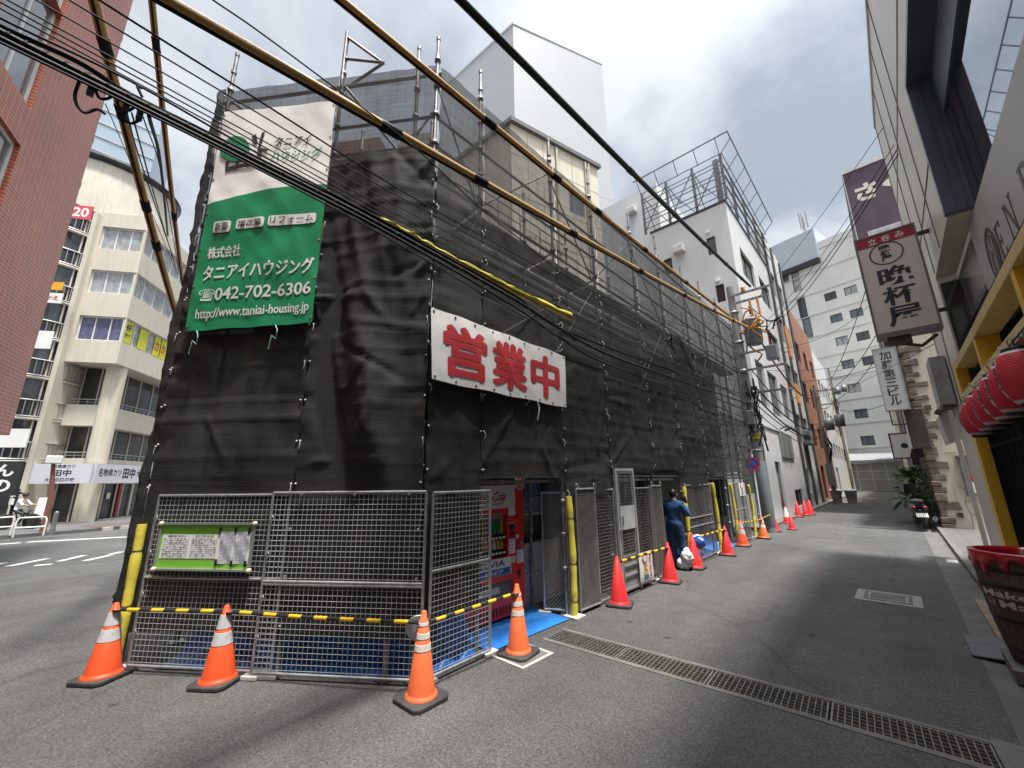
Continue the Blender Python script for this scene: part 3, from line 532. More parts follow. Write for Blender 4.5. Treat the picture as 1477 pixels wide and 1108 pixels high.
# -- gate shed at the end
t = thing('garage_gate', 'grey slatted garage gate under a low roof at the alley end', 'gate', (-2.5, 66, 0))
GG = M('gate panel grey', (0.24, 0.24, 0.235), 0.6, var=0.15, vs=1.5, dirt=0.3)
m = MB()
for k in range(4): x = -4.9+k*1.35; m.bx(x+0.05, x+1.3, 66, 66.08, 0.15, 3.3)
m.build('panel', GG, t)
m = MB()
for k in range(5): x = -4.9+k*1.35; m.bx(x-0.05, x+0.05, 65.95, 66.12, 0, 3.45)
for z in (0.08, 1.3, 2.3, 3.38): m.bx(-4.95, 0.6, 65.96, 65.995, z, z+0.09)
m.build('frame', ALU, t)
m = MB(); m.prism([V((-5.2, 65.6, 3.5)), V((1.2, 65.6, 3.5)), V((1.2, 70, 4.5)), V((-5.2, 70, 4.5))], (0, 0, 0.18)); m.build('roof', M('roof sheet', (0.24, 0.25, 0.26), 0.6), t)
# ================================================================== RENOVATED BUILDING, SCAFFOLD, NETTING
CX, CY = -3.58, 2.42                                  # outer street-corner pole
fe = V((-0.808, -0.589, 0)).normalized(); fnn = V((0.589, -0.808, 0)).normalized()   # along the front (leftwards), outward normal
K0 = V((CX, CY, 0)); ENDY = 15.7
PY = [CY, 3.2, 4.85, 6.15, 7.85, 9.3, 11.0, 12.5, 14.1, ENDY]       # alley-side pole lines
PT = [0.27, 1.36, 3.1]                                               # front pole lines
SIDING = M('dark grey siding', (0.10, 0.10, 0.105), 0.7, var=0.15, vs=1.2, dirt=0.4, dcol=(0.17, 0.165, 0.16), streak=True)
ROLLER = M('grey shutter', (0.20, 0.205, 0.21), 0.5, 0.2, var=0.12, vs=2, dirt=0.4)
DOORG = M('dark grey panel door', (0.11, 0.107, 0.10), 0.55, var=0.15, vs=2, dirt=0.3)
t = thing('renovated_building', 'dark grey shop building under renovation inside the scaffold netting', 'building', (-4.4, 3.2, 0))
BX = -4.25; b0 = K0-fnn*0.85; bl = b0+fe*2.9
bc = V((BX, 0, 0)); s_ = (BX-b0.x)/fe.x; corner = b0+fe*s_; corner = V((BX, max(corner.y, 2.8), 0))
foot = [V((BX, corner.y, 0)), V((BX, 15.2, 0)), V((-9.0, 15.2, 0)), V((-9.0, 4, 0)), bl]
H1 = 5.5; m = MB(); Lw = 15.2-corner.y
ops = [(4.6-corner.y, 0.9, 5.35-corner.y, 1.98), (8.0-corner.y, 0.02, 8.9-corner.y, 1.9), (8.95-corner.y, 0.02, 9.5-corner.y, 1.9), (10.9-corner.y, 0.02, 12.4-corner.y, 1.9), (13.2-corner.y, 0.6, 14.6-corner.y, 1.9), (5.9-corner.y, 2.9, 7.3-corner.y, 4.1), (9.4-corner.y, 2.9, 10.8-corner.y, 4.1), (12.2-corner.y, 2.9, 13.6-corner.y, 4.1)]
facade(m, V((BX, corner.y, 0)), (0,1,0), (1,0,0), Lw, H1, ops, 0.12)
foot2 = [V((BX-0.125, corner.y, 0)), V((BX-0.125, 15.2, 0))]+foot[2:]
m.prism(foot2, (0, 0, H1-0.002)); m.build('wall', SIDING, t)
for i, o in enumerate(ops):
    if i in (1, 2, 3): window(t, V((BX, corner.y, 0)), (0,1,0), (1,0,0), o, DARKF, DOORG, 0.12, name='door', rails=2, mull=2 if i == 3 else 1)
    else: window(t, V((BX, corner.y, 0)), (0,1,0), (1,0,0), o, DARKF, GLASS, 0.12, mull=2 if i else 1)
m = MB()
for k in range(16):
    z = 2.05+k*0.215
    m.bx(BX+0.002, BX+0.022, corner.y, 15.2, z, z+0.035)
    q = bl-fe*0+fnn*0.002; m.ob(q+V((0,0,z)), b0-fe*0.1-bl, fnn*0.02, V((0,0,0.035)))
m.build('siding_ridge', M('siding ridge', (0.15, 0.15, 0.155), 0.6, var=0.2, dirt=0.3), t)
m = MB(); m.bx(BX+0.002, BX+0.03, 4.55, 5.9, 0.02, 0.88); m.bx(BX+0.031, BX+0.05, 4.55, 5.9, 0.42, 0.46); m.bx(BX+0.031, BX+0.05, 4.55, 5.9, 0.82, 0.87); m.build('base_panel', M('pale grey base panel', (0.42, 0.425, 0.43), 0.5, var=0.1, vs=2, dirt=0.35, dcol=(.2, .2, .2)), t)
m = MB(); q = b0+fe*1.4-fnn*0.35
m.ob(q+V((0,0,H1)), fe*1.5, -fnn*0.3, V((0,0,2.0))); m.build('roof_chimney', brickmat('old brick', (0.8, 0.59), (0.22, 0.09, 0.07), (0.18, 0.08, 0.06), (0.2, 0.17, 0.15), 0.2, 0.07), t)
m = MB(); q = b0+fe*0.1-fnn*0.15+V((0, 0, H1)); ux = fe
pts = [q, q+ux*1.35, q+ux*1.35+V((0,0,0.9)), q+ux*0.75+V((0,0,1.75)), q+ux*0.35+V((0,0,1.75)), q+V((0,0,1.2))]
m.prism(pts, -fnn*0.12); m.build('gable_wall', M('weathered gable render', (0.30, 0.30, 0.29), 0.9, var=0.35, vs=2.5, bump=0.4, bs=12, dirt=0.85, dcol=(0.05, 0.05, 0.05)), t)
# ---- scaffold
t = thing('scaffold', 'grey steel tube scaffold around the dark building, pole tops above the netting', 'scaffold', K0)
TOP = 7.2
def coupler(m, p): m.lathe([(0.022, -0.03), (0.042, -0.026), (0.042, 0.026), (0.022, 0.03)], 8, p)
polepos = [(V((CX, y, 0)), zt) for y, zt in zip(PY, (7.72, 7.85, 7.8, 8.0, 7.85, 7.95, 7.75, 7.85, 7.8, 7.7))]+[(K0+fe*q, zt) for q, zt in zip(PT, (7.6, 7.95, 8.0))]
polepos += [(p[0]+(V((-0.62, 0, 0)) if i < 10 else -fnn*0.62), TOP-0.2 if i else TOP) for i, p in enumerate(polepos)]
polepos = [p for i, p in enumerate(polepos) if i not in (13, 14)]
m0 = MB()
for p, zt in polepos:
    m = MB(); m.tube([p+V((0, 0, 0.02)), p+V((0, 0, zt))], 0.0243, 8)
    for k in range(1, 17):
        z = k*0.45+0.15
        if z < zt-0.1: coupler(m, p+V((0, 0, z)))
    m.tube([p+V((0,0,zt-0.35)), p+V((0,0,zt-0.3))], 0.036, 8); m.tube([p+V((0,0,zt-0.02)), p+V((0,0,zt+0.03))], 0.03, 8)
    m.bx(p.x-0.07, p.x+0.07, p.y-0.07, p.y+0.07, 0.006, 0.02)
    m.build('standard', STEELD, t)
LV = [1.85, 2.35, 2.8, 3.65, 4.15, 4.6, 5.5, 6.0, 6.45, 7.15]
for z in LV:
    m = MB(); m.tube([(CX-0.03, CY-0.05, z), (CX-0.03, ENDY+0.1, z)], 0.0215 if z < 7 else 0.026, 7); m.build('ledger', STEELD, t)
    m = MB(); m.tube([K0-fnn*0.03-fe*0.05+V((0,0,z)), K0-fnn*0.03+fe*3.2+V((0,0,z))], 0.0215 if z < 7 else 0.026, 7); m.build('ledger', STEELD, t)
for z in (1.8, 3.6, 5.45):
    for i in range(len(PY)-1):
        m = MB(); y0, y1 = PY[i]+0.04, PY[i+1]-0.04; m.bx(CX-0.55, CX-0.1, y0, y1, z-0.04, z)
        for k in range(8): m.bx(CX-0.52+k*0.055, CX-0.50+k*0.055, y0, y1, z+0.001, z+0.006)
        m.build('deck', STEELD, t)
    m = MB(); m.ob(K0-fnn*0.55+fe*0.3+V((0,0,z-0.04)), fe*1.0, fnn*0.45, V((0,0,0.04))); m.build('deck', STEELD, t)
    m = MB(); m.ob(K0-fnn*0.55+fe*1.42+V((0,0,z-0.04)), fe*1.6, fnn*0.45, V((0,0,0.04))); m.build('deck', STEELD, t)
for i in range(len(PY)-1):
    for j, z in enumerate((1.9, 3.7, 5.5)):
        m = MB(); a, b = (PY[i], PY[i+1]) if (i+j) % 2 else (PY[i+1], PY[i]); m.tube([(CX-0.05, a, z), (CX-0.05, b, z+1.6)], 0.014, 6); m.build('brace', STEELD, t)
        m = MB(); m.tube([(CX, PY[i], z), (CX-0.62, PY[i], z)], 0.018, 6); m.build('transom', STEELD, t)
for a, b in ((K0+fe*0.1+V((0,0,5.4)), K0+fe*1.3+V((0,0,7.1))), (K0+fe*1.3-fnn*.5+V((0,0,5.4)), K0+fe*0.2-fnn*.5+V((0,0,7.1))), (K0+fe*1.36+V((0,0,5.6)), K0+fe*3.0+V((0,0,7.1)))):
    m = MB(); m.tube([a, b], 0.02, 7); m.build('brace', STEELD, t)
m = MB(); q = K0+fe*1.36+fnn*0.02                         # lifting bracket standing above the front edge
m.tube([q+V((0,0,7.1)), q+V((0,0,8.1))], 0.024, 7); m.tube([q+V((0,0,8.0)), q-fe*0.55+V((0,0,7.45))], 0.02, 7); m.tube([q+V((0,0,7.6)), q-fe*0.6+V((0,0,7.42))], 0.02, 7); m.tube([q-fe*.6+V((0,0,7.42)), q+fe*0.05-fnn*.1+V((0,0,7.15))], 0.02, 7); m.build('bracket', STEELD, t)
m = MB()                                                   # stair guard rail seen through the netting
for k in range(5):
    y = 3.6+k*0.55; m.tube([(CX-0.58, y, 5.5), (CX-0.58, y, 6.45)], 0.015, 6)
for z in (5.75, 6.1, 6.45): m.tube([(CX-0.58, 3.2, z), (CX-0.58, 6.0, z)], 0.015, 6)
m.build('guard_rail', STEELD, t)
# ---- netting sheets
ND = netmat('black dense netting', (0.032, 0.0315, 0.0305), 0.985, 1.0)
NM = netmat('black alley netting', (0.038, 0.0375, 0.0365), 0.80, 0.98)
NMID = netmat('middle see-through netting', (0.038, 0.0375, 0.0365), 0.62, 0.88)
NU = netmat('thin upper netting', (0.034, 0.034, 0.034), 0.62, 0.85)
EYEL = M('white eyelet tape', (0.5, 0.5, 0.5), 0.6, var=0.3)
def net(name, label, O, ux, n, W, z0, z1, mat, bulge=0.07, seed=0, fold=1.0, sag=0.05, drape=0.0, res=0.045, group='black netting sheets', scallop=0.05, ties=True, lowin=0.0):
    ux, n = V(ux).normalized(), V(n).normalized(); O = V(O); H = z1-z0; nx = max(8, int(W/res)); ny = max(10, int(H/res))
    rg = random.Random(seed*13+5); folds = []
    for k in range(int(5+W*H*2.2)):                     # straight creases, many of them pulled from the ties
        if k % 2: fx_, fz_ = (0.0 if rg.random() < 0.5 else W), z0+0.45*int(rg.uniform(0, H/0.45))
        else: fx_, fz_ = rg.uniform(0, W), rg.uniform(z0, z1)
        an = rg.choice((rg.uniform(-0.35, 0.35)+pi/2, rg.uniform(0.5, 1.2), rg.uniform(-1.2, -0.5), rg.uniform(-0.12, 0.12))); 
        if k % 2 and fx_ > 0: an = pi-an
        folds.append((fx_, fz_, cos(an), sin(an), rg.uniform(0.3, 1.3), rg.uniform(0.035, 0.075), rg.uniform(0.012, 0.034)*rg.choice((1, 1, -0.7))))
    def fn(a, b):
        x = a*W; z = z0+b*H; ed = min(1, 4.2*min(a, 1-a)); 
        tie = 0.5-0.5*cos(2*pi*z/0.45)
        env = ed*0.9+0.1
        s = seed*7.31
        d = bulge*sin(pi*min(1, max(0, a)))*(0.75+0.5*noise.noise(V((x*0.7+s, z*0.6, s))))
        d += 0.018*(1-ed)*tie
        # soft folds: stretched, slanting down from the ties
        f1 = noise.noise(V((x*3.2+z*0.9+s, z*0.55, s+3))); f2 = noise.noise(V((x*2.6-z*1.1+s, z*0.7, s+9)))
        d += fold*env*(0.022*(1-2*abs(f1))+0.018*(1-2*abs(f2))-0.002)
        f3 = noise.noise(V((x*1.5+s, z*4.5, s+5))); d += fold*env*0.006*f3
        f4 = noise.fractal(V((x*6+s, z*6, s)), 1.0, 2.0, 3); d += 0.003*fold*f4
        for fx_, fz_, ca_, sa_, Lf, wf, hf in folds:
            tx, tz = x-fx_, z-fz_; al = tx*ca_+tz*sa_
            if -0.05 < al < Lf:
                ds = abs(-tx*sa_+tz*ca_)/(wf*(0.6+0.8*al/Lf))
                if ds < 1: d += fold*hf*(1-ds)*min(1, (Lf-al)/(0.4*Lf))*min(1, (al+0.05)/0.08)
        # flat crease lines left from packing
        for cz in (0.32, 0.64):
            d += 0.010*max(0, 1-abs(((z+0.3*s) % 0.62)/0.62-cz)*14)
        if drape: d += drape*env*(0.10*sin(x*5.2+s+0.5*noise.noise(V((x, z*0.7, s)))*3)*(0.35+0.65*(1-b)) + 0.05*sin(x*9+z*1.4+s)*(1-b))
        zz = z - sag*sin(pi*a)*(1-b)*0.0 + (scallop*(1-b)**4*abs(sin(pi*a))**0.7 if scallop else 0) - (0.02*sin(pi*a)*b**6)
        d = max(d, 0.004*noise.noise(V((x*3, z*3, s))))
        if lowin: q_ = min(1, max(0, (2.3-z)/0.6)); d = d*(1-q_)+q_*(0.002+0.06*min(0.12, d))
        wave = 0.012*(1-ed)*noise.noise(V((z*5, s, 1)))
        p = O+ux*(x+wave)+n*d; return (p.x, p.y, zz)
    m = MB(); m.grid(fn, nx, ny)
    if ties:
        e = m; e.m = 1; k = 0; z = z0+0.12
        while z < z1-0.05:
            for a in (0.012, 0.988):
                p = V(fn(a, (z-z0)/H)); e.sphere(p+n*0.012, 0.012, 6, 4); 
                if (k+seed) % 3 == 0: e.tube([p+n*0.015, p+n*0.03+V((0.01,0.01,-0.04)), p+n*0.02+V((0,0,-0.09))], 0.004, 4)
            z += 0.45; k += 1
    o = m.build(name, [mat, EYEL], origin=O+V((0,0,z0))); tag(o, label, 'netting', group)
    return o
AX = CX+0.05
nth = ['first', 'second', 'third', 'fourth', 'fifth', 'sixth', 'seventh', 'eighth', 'ninth']
for i in range(len(PY)-1):
    y0, y1 = PY[i], PY[i+1]
    zb = [0.45, 1.80, 1.52, 1.88, 1.93, 1.55, 1.80, 1.90, 1.25][i]
    zm = [3.62, 3.66, 3.7, 3.6, 3.66, 3.7, 3.62, 3.7, 3.68][i]
    net('netting_sheet', 'lower black netting sheet, %s bay of the alley side from the street corner' % nth[i], (AX, y0+0.008, 0), (0,1,0), (1,0,0), y1-y0-0.016, zb, zm, ND if i == 0 else NM, bulge=0.05+0.03*(i % 3 == 1), seed=i+1, fold=1.0 if i else 0.7)
    net('netting_sheet', 'middle see-through netting sheet, %s bay of the alley side from the street corner' % nth[i], (AX+0.012, y0+0.008, 0), (0,1,0), (1,0,0), y1-y0-0.016, zm-0.04, 5.55, NM if i in (0,) else NMID, bulge=0.05, seed=i+21, fold=0.8, res=0.06, scallop=0)
    net('netting_sheet', 'thin grey top netting sheet, %s bay of the alley side from the street corner' % nth[i], (AX+0.02, y0+0.008, 0), (0,1,0), (1,0,0), y1-y0-0.016, 5.5, 7.17, NU, bulge=0.03, seed=i+41, fold=0.5, res=0.07, scallop=0, ties=False)
fo = K0+fnn*0.05
net('netting_sheet', 'draped dense black netting sheet on the front, between the green banner and the street corner', fo+fe*1.36, -fe, fnn, 1.40, 0.32, 5.85, ND, bulge=0.06, seed=71, fold=1.5, drape=1.0, res=0.035, lowin=0.5)
net('netting_sheet', 'dense black netting sheet hanging below the green banner', fo+fe*3.10+fnn*0.0, -fe, fnn, 1.73, 0.32, 4.4, ND, bulge=0.06, seed=75, fold=0.8, drape=0.3, res=0.035, lowin=0.5)
net('netting_sheet', 'thin netting sheet over the front scaffold bay, right of the green banner', fo+fe*1.36, -fe, fnn, 1.36, 5.75, 7.2, NU, bulge=0.03, seed=77, fold=0.5, res=0.06, scallop=0, ties=False)
net('netting_sheet', 'thin netting sheet behind the green banner with its top edge on the rail', fo+fe*3.10, -fe, fnn, 1.73, 4.35, 7.25, NU, bulge=0.02, seed=79, fold=0.5, res=0.08, scallop=0, ties=False)
net('netting_sheet', 'narrow dark netting sheet wrapping the left end of the front', fo+fe*3.34-fnn*0.22, -fe*0.24+fnn*0.215, fnn*0.7+fe*0.7, 0.33, 0.3, 7.3, NM, bulge=0.09, seed=83, fold=1.0, res=0.05, scallop=0)
m = MB(); o_ = MB()
def loose(b, a):
    return None
# bunched loose net end hanging from the rail of the alley side
m = MB(); q = V((AX+0.05, 9.35, 0)); m.grid(lambda a, b: (q.x+0.05*sin(a*9+b*4), q.y+a*1.5+0.1*b, 5.4-0.35*a-(0.7-0.45*abs(a-0.4))*(1-b)+0.06*noise.noise(V((a*5, b*5, 2)))), 30, 14)
tag(m.build('netting_flap', ND, origin=(q.x, q.y, 5.0)), 'loose black netting flap hanging off the upper alley side', 'netting')
# ---- banners
def banner(name, label, cat, P, amp, seed, res, mats, tie_n=4):
    tl, tr, br, bl = [V(p) for p in P]; n = (tr-tl).cross(bl-tl).normalized()
    if n.dot(EYE-tl) < 0: n = -n
    def fn(a, b, off=0.0):                    # a left->right, b top->bottom
        p = tl*(1-a)*(1-b)+tr*a*(1-b)+br*a*b+bl*(1-a)*b
        e1 = min(1, 6*min(a, 1-a)); Wd = (tr-tl).length; Hd = (bl-tl).length; x, y = a*Wd, b*Hd
        d = amp*(0.6*noise.noise(V((x*2.2+y*1.3+seed, y*1.7, seed)))+0.45*(1-2*abs(noise.noise(V((x*2.4-y*1.6+seed, y*0.8, seed+4))))) + 0.12*noise.noise(V((x*6, y*6, seed+2))))
        d += amp*0.5*sin(pi*a)*sin(pi*b)+0.02
        sag = 0.02*Wd*sin(pi*a*3)**2*(0.5-b)*0.5
        q = p+n*(d+off)+V((0,0,sag)); return (q.x, q.y, q.z)
    return fn, n, tl, tr, br, bl
GREEN = M('green banner print', (0.010, 0.24, 0.10), 0.42, var=0.08, vs=2, bump=0.12, bs=14, dirt=0.12, dcol=(0.03, 0.27, 0.13))
CLOTH = M('off-white banner cloth', (0.82, 0.82, 0.79), 0.6, var=0.03, vs=2, bump=0.12, bs=14, dirt=0.1, dcol=(0.46, 0.43, 0.37))
BW = M('white banner print', (0.72, 0.72, 0.70), 0.5, var=0.04)
def bput(mb, fn, a0, b0, a1, b1, off=0.006, s=None, bold=0.0, shear=0.0, nx=16, ny=8):
    vs, fs, _ = text_geo(s, min(bold, 0.006), shear); vs, fs = cut_geo(vs, fs, nx, ny); k = max(0, bold-0.006)*(b1-b0)*0.8
    for i, (sa, sb) in enumerate(((0, 0),) if bold <= 0.01 else ((-1, 0), (1, 0), (0, 0.6), (0, -0.6))):
        mb.add([fn(a0+(a1-a0)*x+sa*k*asp(fn), b1+(b0-b1)*y+sb*k, off+0.0006*i) for x, y in vs], fs)
def asp(fn):
    o_ = V(fn(.5, .5)); return (V(fn(.5, .6))-o_).length/max(1e-6, (V(fn(.6, .5))-o_).length)
def brect(mb, fn, a0, b0, a1, b1, off=0.003, r=0.0, n=10, m_=8):
    if r == 0: mb.grid(lambda x, y: fn(a0+(a1-a0)*x, b0+(b1-b0)*y, off), n, m_)
    else:
        ra, rb = r; pts = []
        for cxx, cyy, t0 in ((a1-ra, b1-rb, 0), (a0+ra, b1-rb, 90), (a0+ra, b0+rb, 180), (a1-ra, b0+rb, 270)):
            for k in range(6): tt = radians(t0+18*k); pts.append((cxx+ra*cos(tt), cyy+rb*sin(tt)))
        x0, x1, y0, y1 = a0, a1, b0, b1
        vs, fs = cut_geo([((p[0]-x0)/(x1-x0), (p[1]-y0)/(y1-y0)) for p in pts], [list(range(len(pts)))], n, m_)
        mb.add([fn(x0+(x1-x0)*p[0], y0+(y1-y0)*p[1], off) for p in vs], fs)
FP = fo+fnn*0.125
P = [at(u, v, FP, fnn) for u, v in ((326, 164), (486, 149), (452, 466), (269, 479))]
fn, bn, *_ = banner('banner', '', '', P, 0.022, 3.3, 0.05, None)
t = thing('advertising_banner', 'tall white and green housing company banner tied on the front netting', 'banner', P[3])
ed = lambda a: 0.462-0.055*sin(pi*min(1, a*0.62+0.02))       # curved white/green edge
m = MB(); m.grid(lambda a, b: fn(a, b*ed(a)), 44, 40); m.m = 1; m.grid(lambda a, b: fn(a, ed(a)+b*(1-ed(a))), 44, 46); m.build('cloth', [CLOTH, GREEN], t)
for a0, b0, a1, b1, s, bo in ((0.08, 0.655, 0.36, 0.705, '株式会社', 0.03), (0.07, 0.735, 0.965, 0.80, 'タニアイハウジング', 0.035), (0.07, 0.835, 0.20, 0.885, '☎', 0.01), (0.205, 0.835, 0.965, 0.885, '042-702-6306', 0.035), (0.07, 0.915, 0.965, 0.965, 'http://www.taniai-housing.jp', 0.022)):
    m = MB(); bput(m, fn, a0, b0, a1, b1, s=s, bold=bo, nx=22 if a1-a0 > .5 else 8, ny=5); m.build('white_lettering', BW, t)
for i, (a0, b0, a1, b1, s) in enumerate(((0.095, 0.545, 0.245, 0.595, '新築'), (0.29, 0.542, 0.53, 0.588, '増改築'), (0.56, 0.54, 0.945, 0.585, 'リフォーム'))):
    m = MB(); brect(m, fn, a0, b0, a1, b1, 0.008, (0.022, 0.011), 12, 5); p_ = m.build('white_tag', BW, t)
    m = MB(); bput(m, fn, a0+0.02, b0+0.008, a1-0.02, b1-0.008, 0.017, s, 0.011, nx=14, ny=5); m.build('black_lettering', INK, p_)
m = MB(); bput(m, fn, 0.52, 0.165, 0.83, 0.212, off=0.011, s='タニアイ', bold=0.012, shear=0.15, nx=12, ny=4); m.build('black_lettering', INK, t)
m = MB(); bput(m, fn, 0.50, 0.235, 0.93, 0.282, off=0.011, s='ハウジング', bold=0.012, shear=0.15, nx=14, ny=4); m.build('green_lettering', GREEN, t)
def bpoly(mb, fn, pts, off, nx=6, ny=6):
    x0 = min(p[0] for p in pts); x1 = max(p[0] for p in pts); y0 = min(p[1] for p in pts); y1 = max(p[1] for p in pts)
    vs, fs = cut_geo([((p[0]-x0)/(x1-x0), (p[1]-y0)/(y1-y0)) for p in pts], [list(range(len(pts)))], nx, ny)
    mb.add([fn(x0+(x1-x0)*p[0], y0+(y1-y0)*p[1], off) for p in vs], fs)
m = MB(); bpoly(m, fn, [(0.175+0.135*cos(k*pi/16)*(1+0.06*sin(3*k*pi/16)), 0.205+0.062*sin(k*pi/16)+0.012*cos(k*pi/16)) for k in range(32)], 0.014, 10, 8); m.build('tree_emblem', GREEN, t)
m = MB()                                      # black brush outline of a small house
for pts in ([(0.10, 0.262), (0.135, 0.262), (0.13, 0.29), (0.42, 0.272), (0.425, 0.29), (0.115, 0.312)], [(0.30, 0.15), (0.335, 0.135), (0.37, 0.185), (0.34, 0.19)], [(0.385, 0.132), (0.415, 0.128), (0.40, 0.21), (0.47, 0.225), (0.455, 0.237), (0.375, 0.222)], [(0.38, 0.222), (0.42, 0.227), (0.415, 0.285), (0.375, 0.285)], [(0.20, 0.262), (0.225, 0.258), (0.22, 0.295), (0.195, 0.297)], [(0.26, 0.25), (0.33, 0.243), (0.325, 0.285), (0.30, 0.286), (0.305, 0.256), (0.26, 0.262)]): bpoly(m, fn, pts, 0.010, 6, 6)
m.build('house_emblem', INK, t)
LB = M('pale blue cord', (0.35, 0.55, 0.62), 0.6)
for a in (0.1, 0.72):
    p = V(fn(a, 1.0)); m = MB(); m.tube([p, p+V((0.02,0,-0.06))-fe*0.02, p+V((0,0,-0.17))-fe*0.03, p+V((0,0,-0.12))+fe*0.03, p+V((0,0,-0.28))+fe*0.05], 0.006, 5); m.build('cord', LB, t)
m = MB()
for k in range(7):
    for a, b in ((0.012, k/6*0.96+0.02), (0.988, k/6*0.96+0.02)): m.disc(V(fn(a, b, 0.002)), bn, 0.014, 0.004, 8)
m.build('eyelet', STEEL, t)
BXX = AX+0.11
P = [atx(u, v, BXX) for u, v in ((620, 444), (813, 515), (815, 588), (621, 547))]
fn, bn, *_ = banner('banner', '', '', P, 0.016, 8.1, 0.05, None)
t = thing('open_banner', 'wide white cloth banner with big red lettering on the alley side netting', 'banner', P[3])
m = MB(); m.grid(fn, 52, 20); m.build('cloth', M('white banner cloth', (0.76, 0.755, 0.735), 0.6, var=0.04, vs=2, bump=0.15, bs=12, dirt=0.2, dcol=(0.5, 0.48, 0.44)), t)
for k, c in enumerate('営業中'): m = MB(); bput(m, fn, 0.075+k*0.30, 0.16, 0.325+k*0.30, 0.88, 0.006, c, 0.06, nx=10, ny=10); m.build('red_lettering', REDINK, t)
m = MB()
for k in range(9):
    for b in (0.04, 0.96): m.disc(V(fn(0.015+k*0.97/8, b, 0.002)), bn, 0.013, 0.005, 8)
m.build('eyelet', BLACK, t)
p = V(fn(0.72, 1)); m = MB(); m.tube([p, p+V((0.01, 0.02, -0.1)), p+V((0.0, -0.01, -0.26))], [0.008, 0.014, 0.006], 5); m.build('cord', EYEL, t)
p = V(fn(0, 0)); m = MB(); m.tube([p, V((AX, CY+0.02, 4.1))], 0.006, 5); p = V(fn(1, 0)); m.tube([V(fn(0.45, 0)), V((AX+.02, 4.85, 4.6))], 0.006, 5); m.build('rope', BLACK, t)
# ================================================================== FENCES, CONES, VENDING MACHINE AND SITE THINGS
WIRE = M('fence wire', (0.46, 0.465, 0.47), 0.5, 0.3, var=0.15)
WIRED = M('dull fence wire', (0.30, 0.29, 0.27), 0.55, 0.5, var=0.3, vs=8)
FOOTC = M('pale foot block', (0.45, 0.44, 0.40), 0.9, var=0.15)
def fence(name, label, p0, p1, z0, z1, mids=(), pitch=0.05, vpitch=None, wr=0.0022, group='wire mesh site fence panels', hooks=False, feet=(0, 1), mat=None, diamond=False, n=None, wmat=None):
    p0, p1 = V((p0[0], p0[1], 0)), V((p1[0], p1[1], 0)); u = (p1-p0); W = u.length; u.normalize(); n = V(n) if n else V((u.y, -u.x, 0)); uz = V((0,0,1)); mat = mat or STEEL; wmat = wmat or WIRE
    t = thing(name, label, 'fence', p0, group)
    P = lambda x, z, d=0: p0+u*x+uz*z+n*d
    m = MB(); r = 0.0155
    m.tube([P(0, z0+0.0), P(0, z1)], r, 8); m.tube([P(W, z0), P(W, z1)], r, 8)
    for z in (z0+0.02, z1)+tuple(mids): m.tube([P(0, z), P(W, z)], r*0.95, 8)
    m.build('frame', mat, t)
    m = MB(); vp = vpitch or pitch
    if not diamond:
        k = pitch
        while k < W-0.01: m.tube([P(k, z0+0.02, 0.003), P(k, z1, 0.003)], wr, 4, False); k += pitch
        k = z0+vp
        while k < z1-0.01: m.tube([P(0, k, -0.002), P(W, k, -0.002)], wr, 4, False); k += vp
    else:
        H = z1-z0; q = -H
        while q < W:
            for sgn in (1, -1):
                x0, x1 = q, q+H; a, b = max(0, x0), min(W, x1)
                if b-a > 0.01:
                    za, zb = (a-x0), (b-x0); pa, pb = (z0+za, z0+zb) if sgn > 0 else (z1-za, z1-zb); m.tube([P(a, pa, 0.002*sgn), P(b, pb, 0.002*sgn)], wr, 4, False)
            q += pitch
    m.build('wire_mesh', wmat, t)
    if feet:
        for f in feet:
            m = MB(); q = P(W*f, 0); m.ob(q-u*0.09-n*0.05+uz*0.003, u*0.18, n*0.1, uz*0.035); m.build('foot', FOOTC, t, bevel=0.006)
    if hooks:
        for f in (0.03, 0.97):
            m = MB(); q = P(W*f, z1); m.tube([q+uz*(0.0)]+[q+uz*(0.05+0.03*sin(a))+u*(0.03-0.03*cos(a)) for a in [k*0.6 for k in range(8)]], 0.006, 5); m.build('hook', mat, t)
    return t, P, W
FA, FB, FC, FD = (-5.91, 0.64), (-4.66, 1.552), (-3.455, 2.43), (-3.47, 3.30)
ff = V((FC[0]-FA[0], FC[1]-FA[1], 0)).normalized()
tf, P1, W1 = fence('fence_panel', 'wire fence panel with the green notice board at the left front corner', FA, FB, 0.03, 1.68, (0.86,))
sh = 0.028; FB2 = (-4.80+sh*0.589, 1.45-sh*0.808); FC2 = (FC[0], FC[1]-0.02)
tf2, P2, W2 = fence('fence_panel', 'wide wire fence panel at the front beside the street corner cone', FB2, FC2, 0.03, 1.70, (0.85, 0.825))
tf3, P3, W3 = fence('fence_panel', 'wire fence panel turning the corner in front of the red vending machine', (FC[0]+0.02, FC[1]+0.05), FD, 0.03, 1.685, (0.95,), n=(1,0,0))
for tt, PP, W in ((tf, P1, W1), (tf2, P2, W2)):
    m = MB()
    for f in (0.2, 0.55, 0.9): q = PP(W*f, 1.68, 0.016); m.disc(q, fnn, 0.012, 0.02, 8)
    for z in (0.35, 0.7, 1.1, 1.45): m.tube([PP(0.0, z, 0.02), PP(0.035, z+0.03, 0.025), PP(0.05, z, 0.02), PP(0.03, z-0.03, 0.02)], 0.004, 5)
    m.build('clip', STEEL, tt)
XF = -3.47
tf4, *_ = fence('fence_panel', 'diamond mesh fence panel leaning open beside the vending machine', (-3.88, 4.74), (-3.57, 4.90), 0.04, 1.62, (), pitch=0.05, wr=0.0038, diamond=True, n=(0.5, -0.85, 0), wmat=WIRED, feet=(0,))
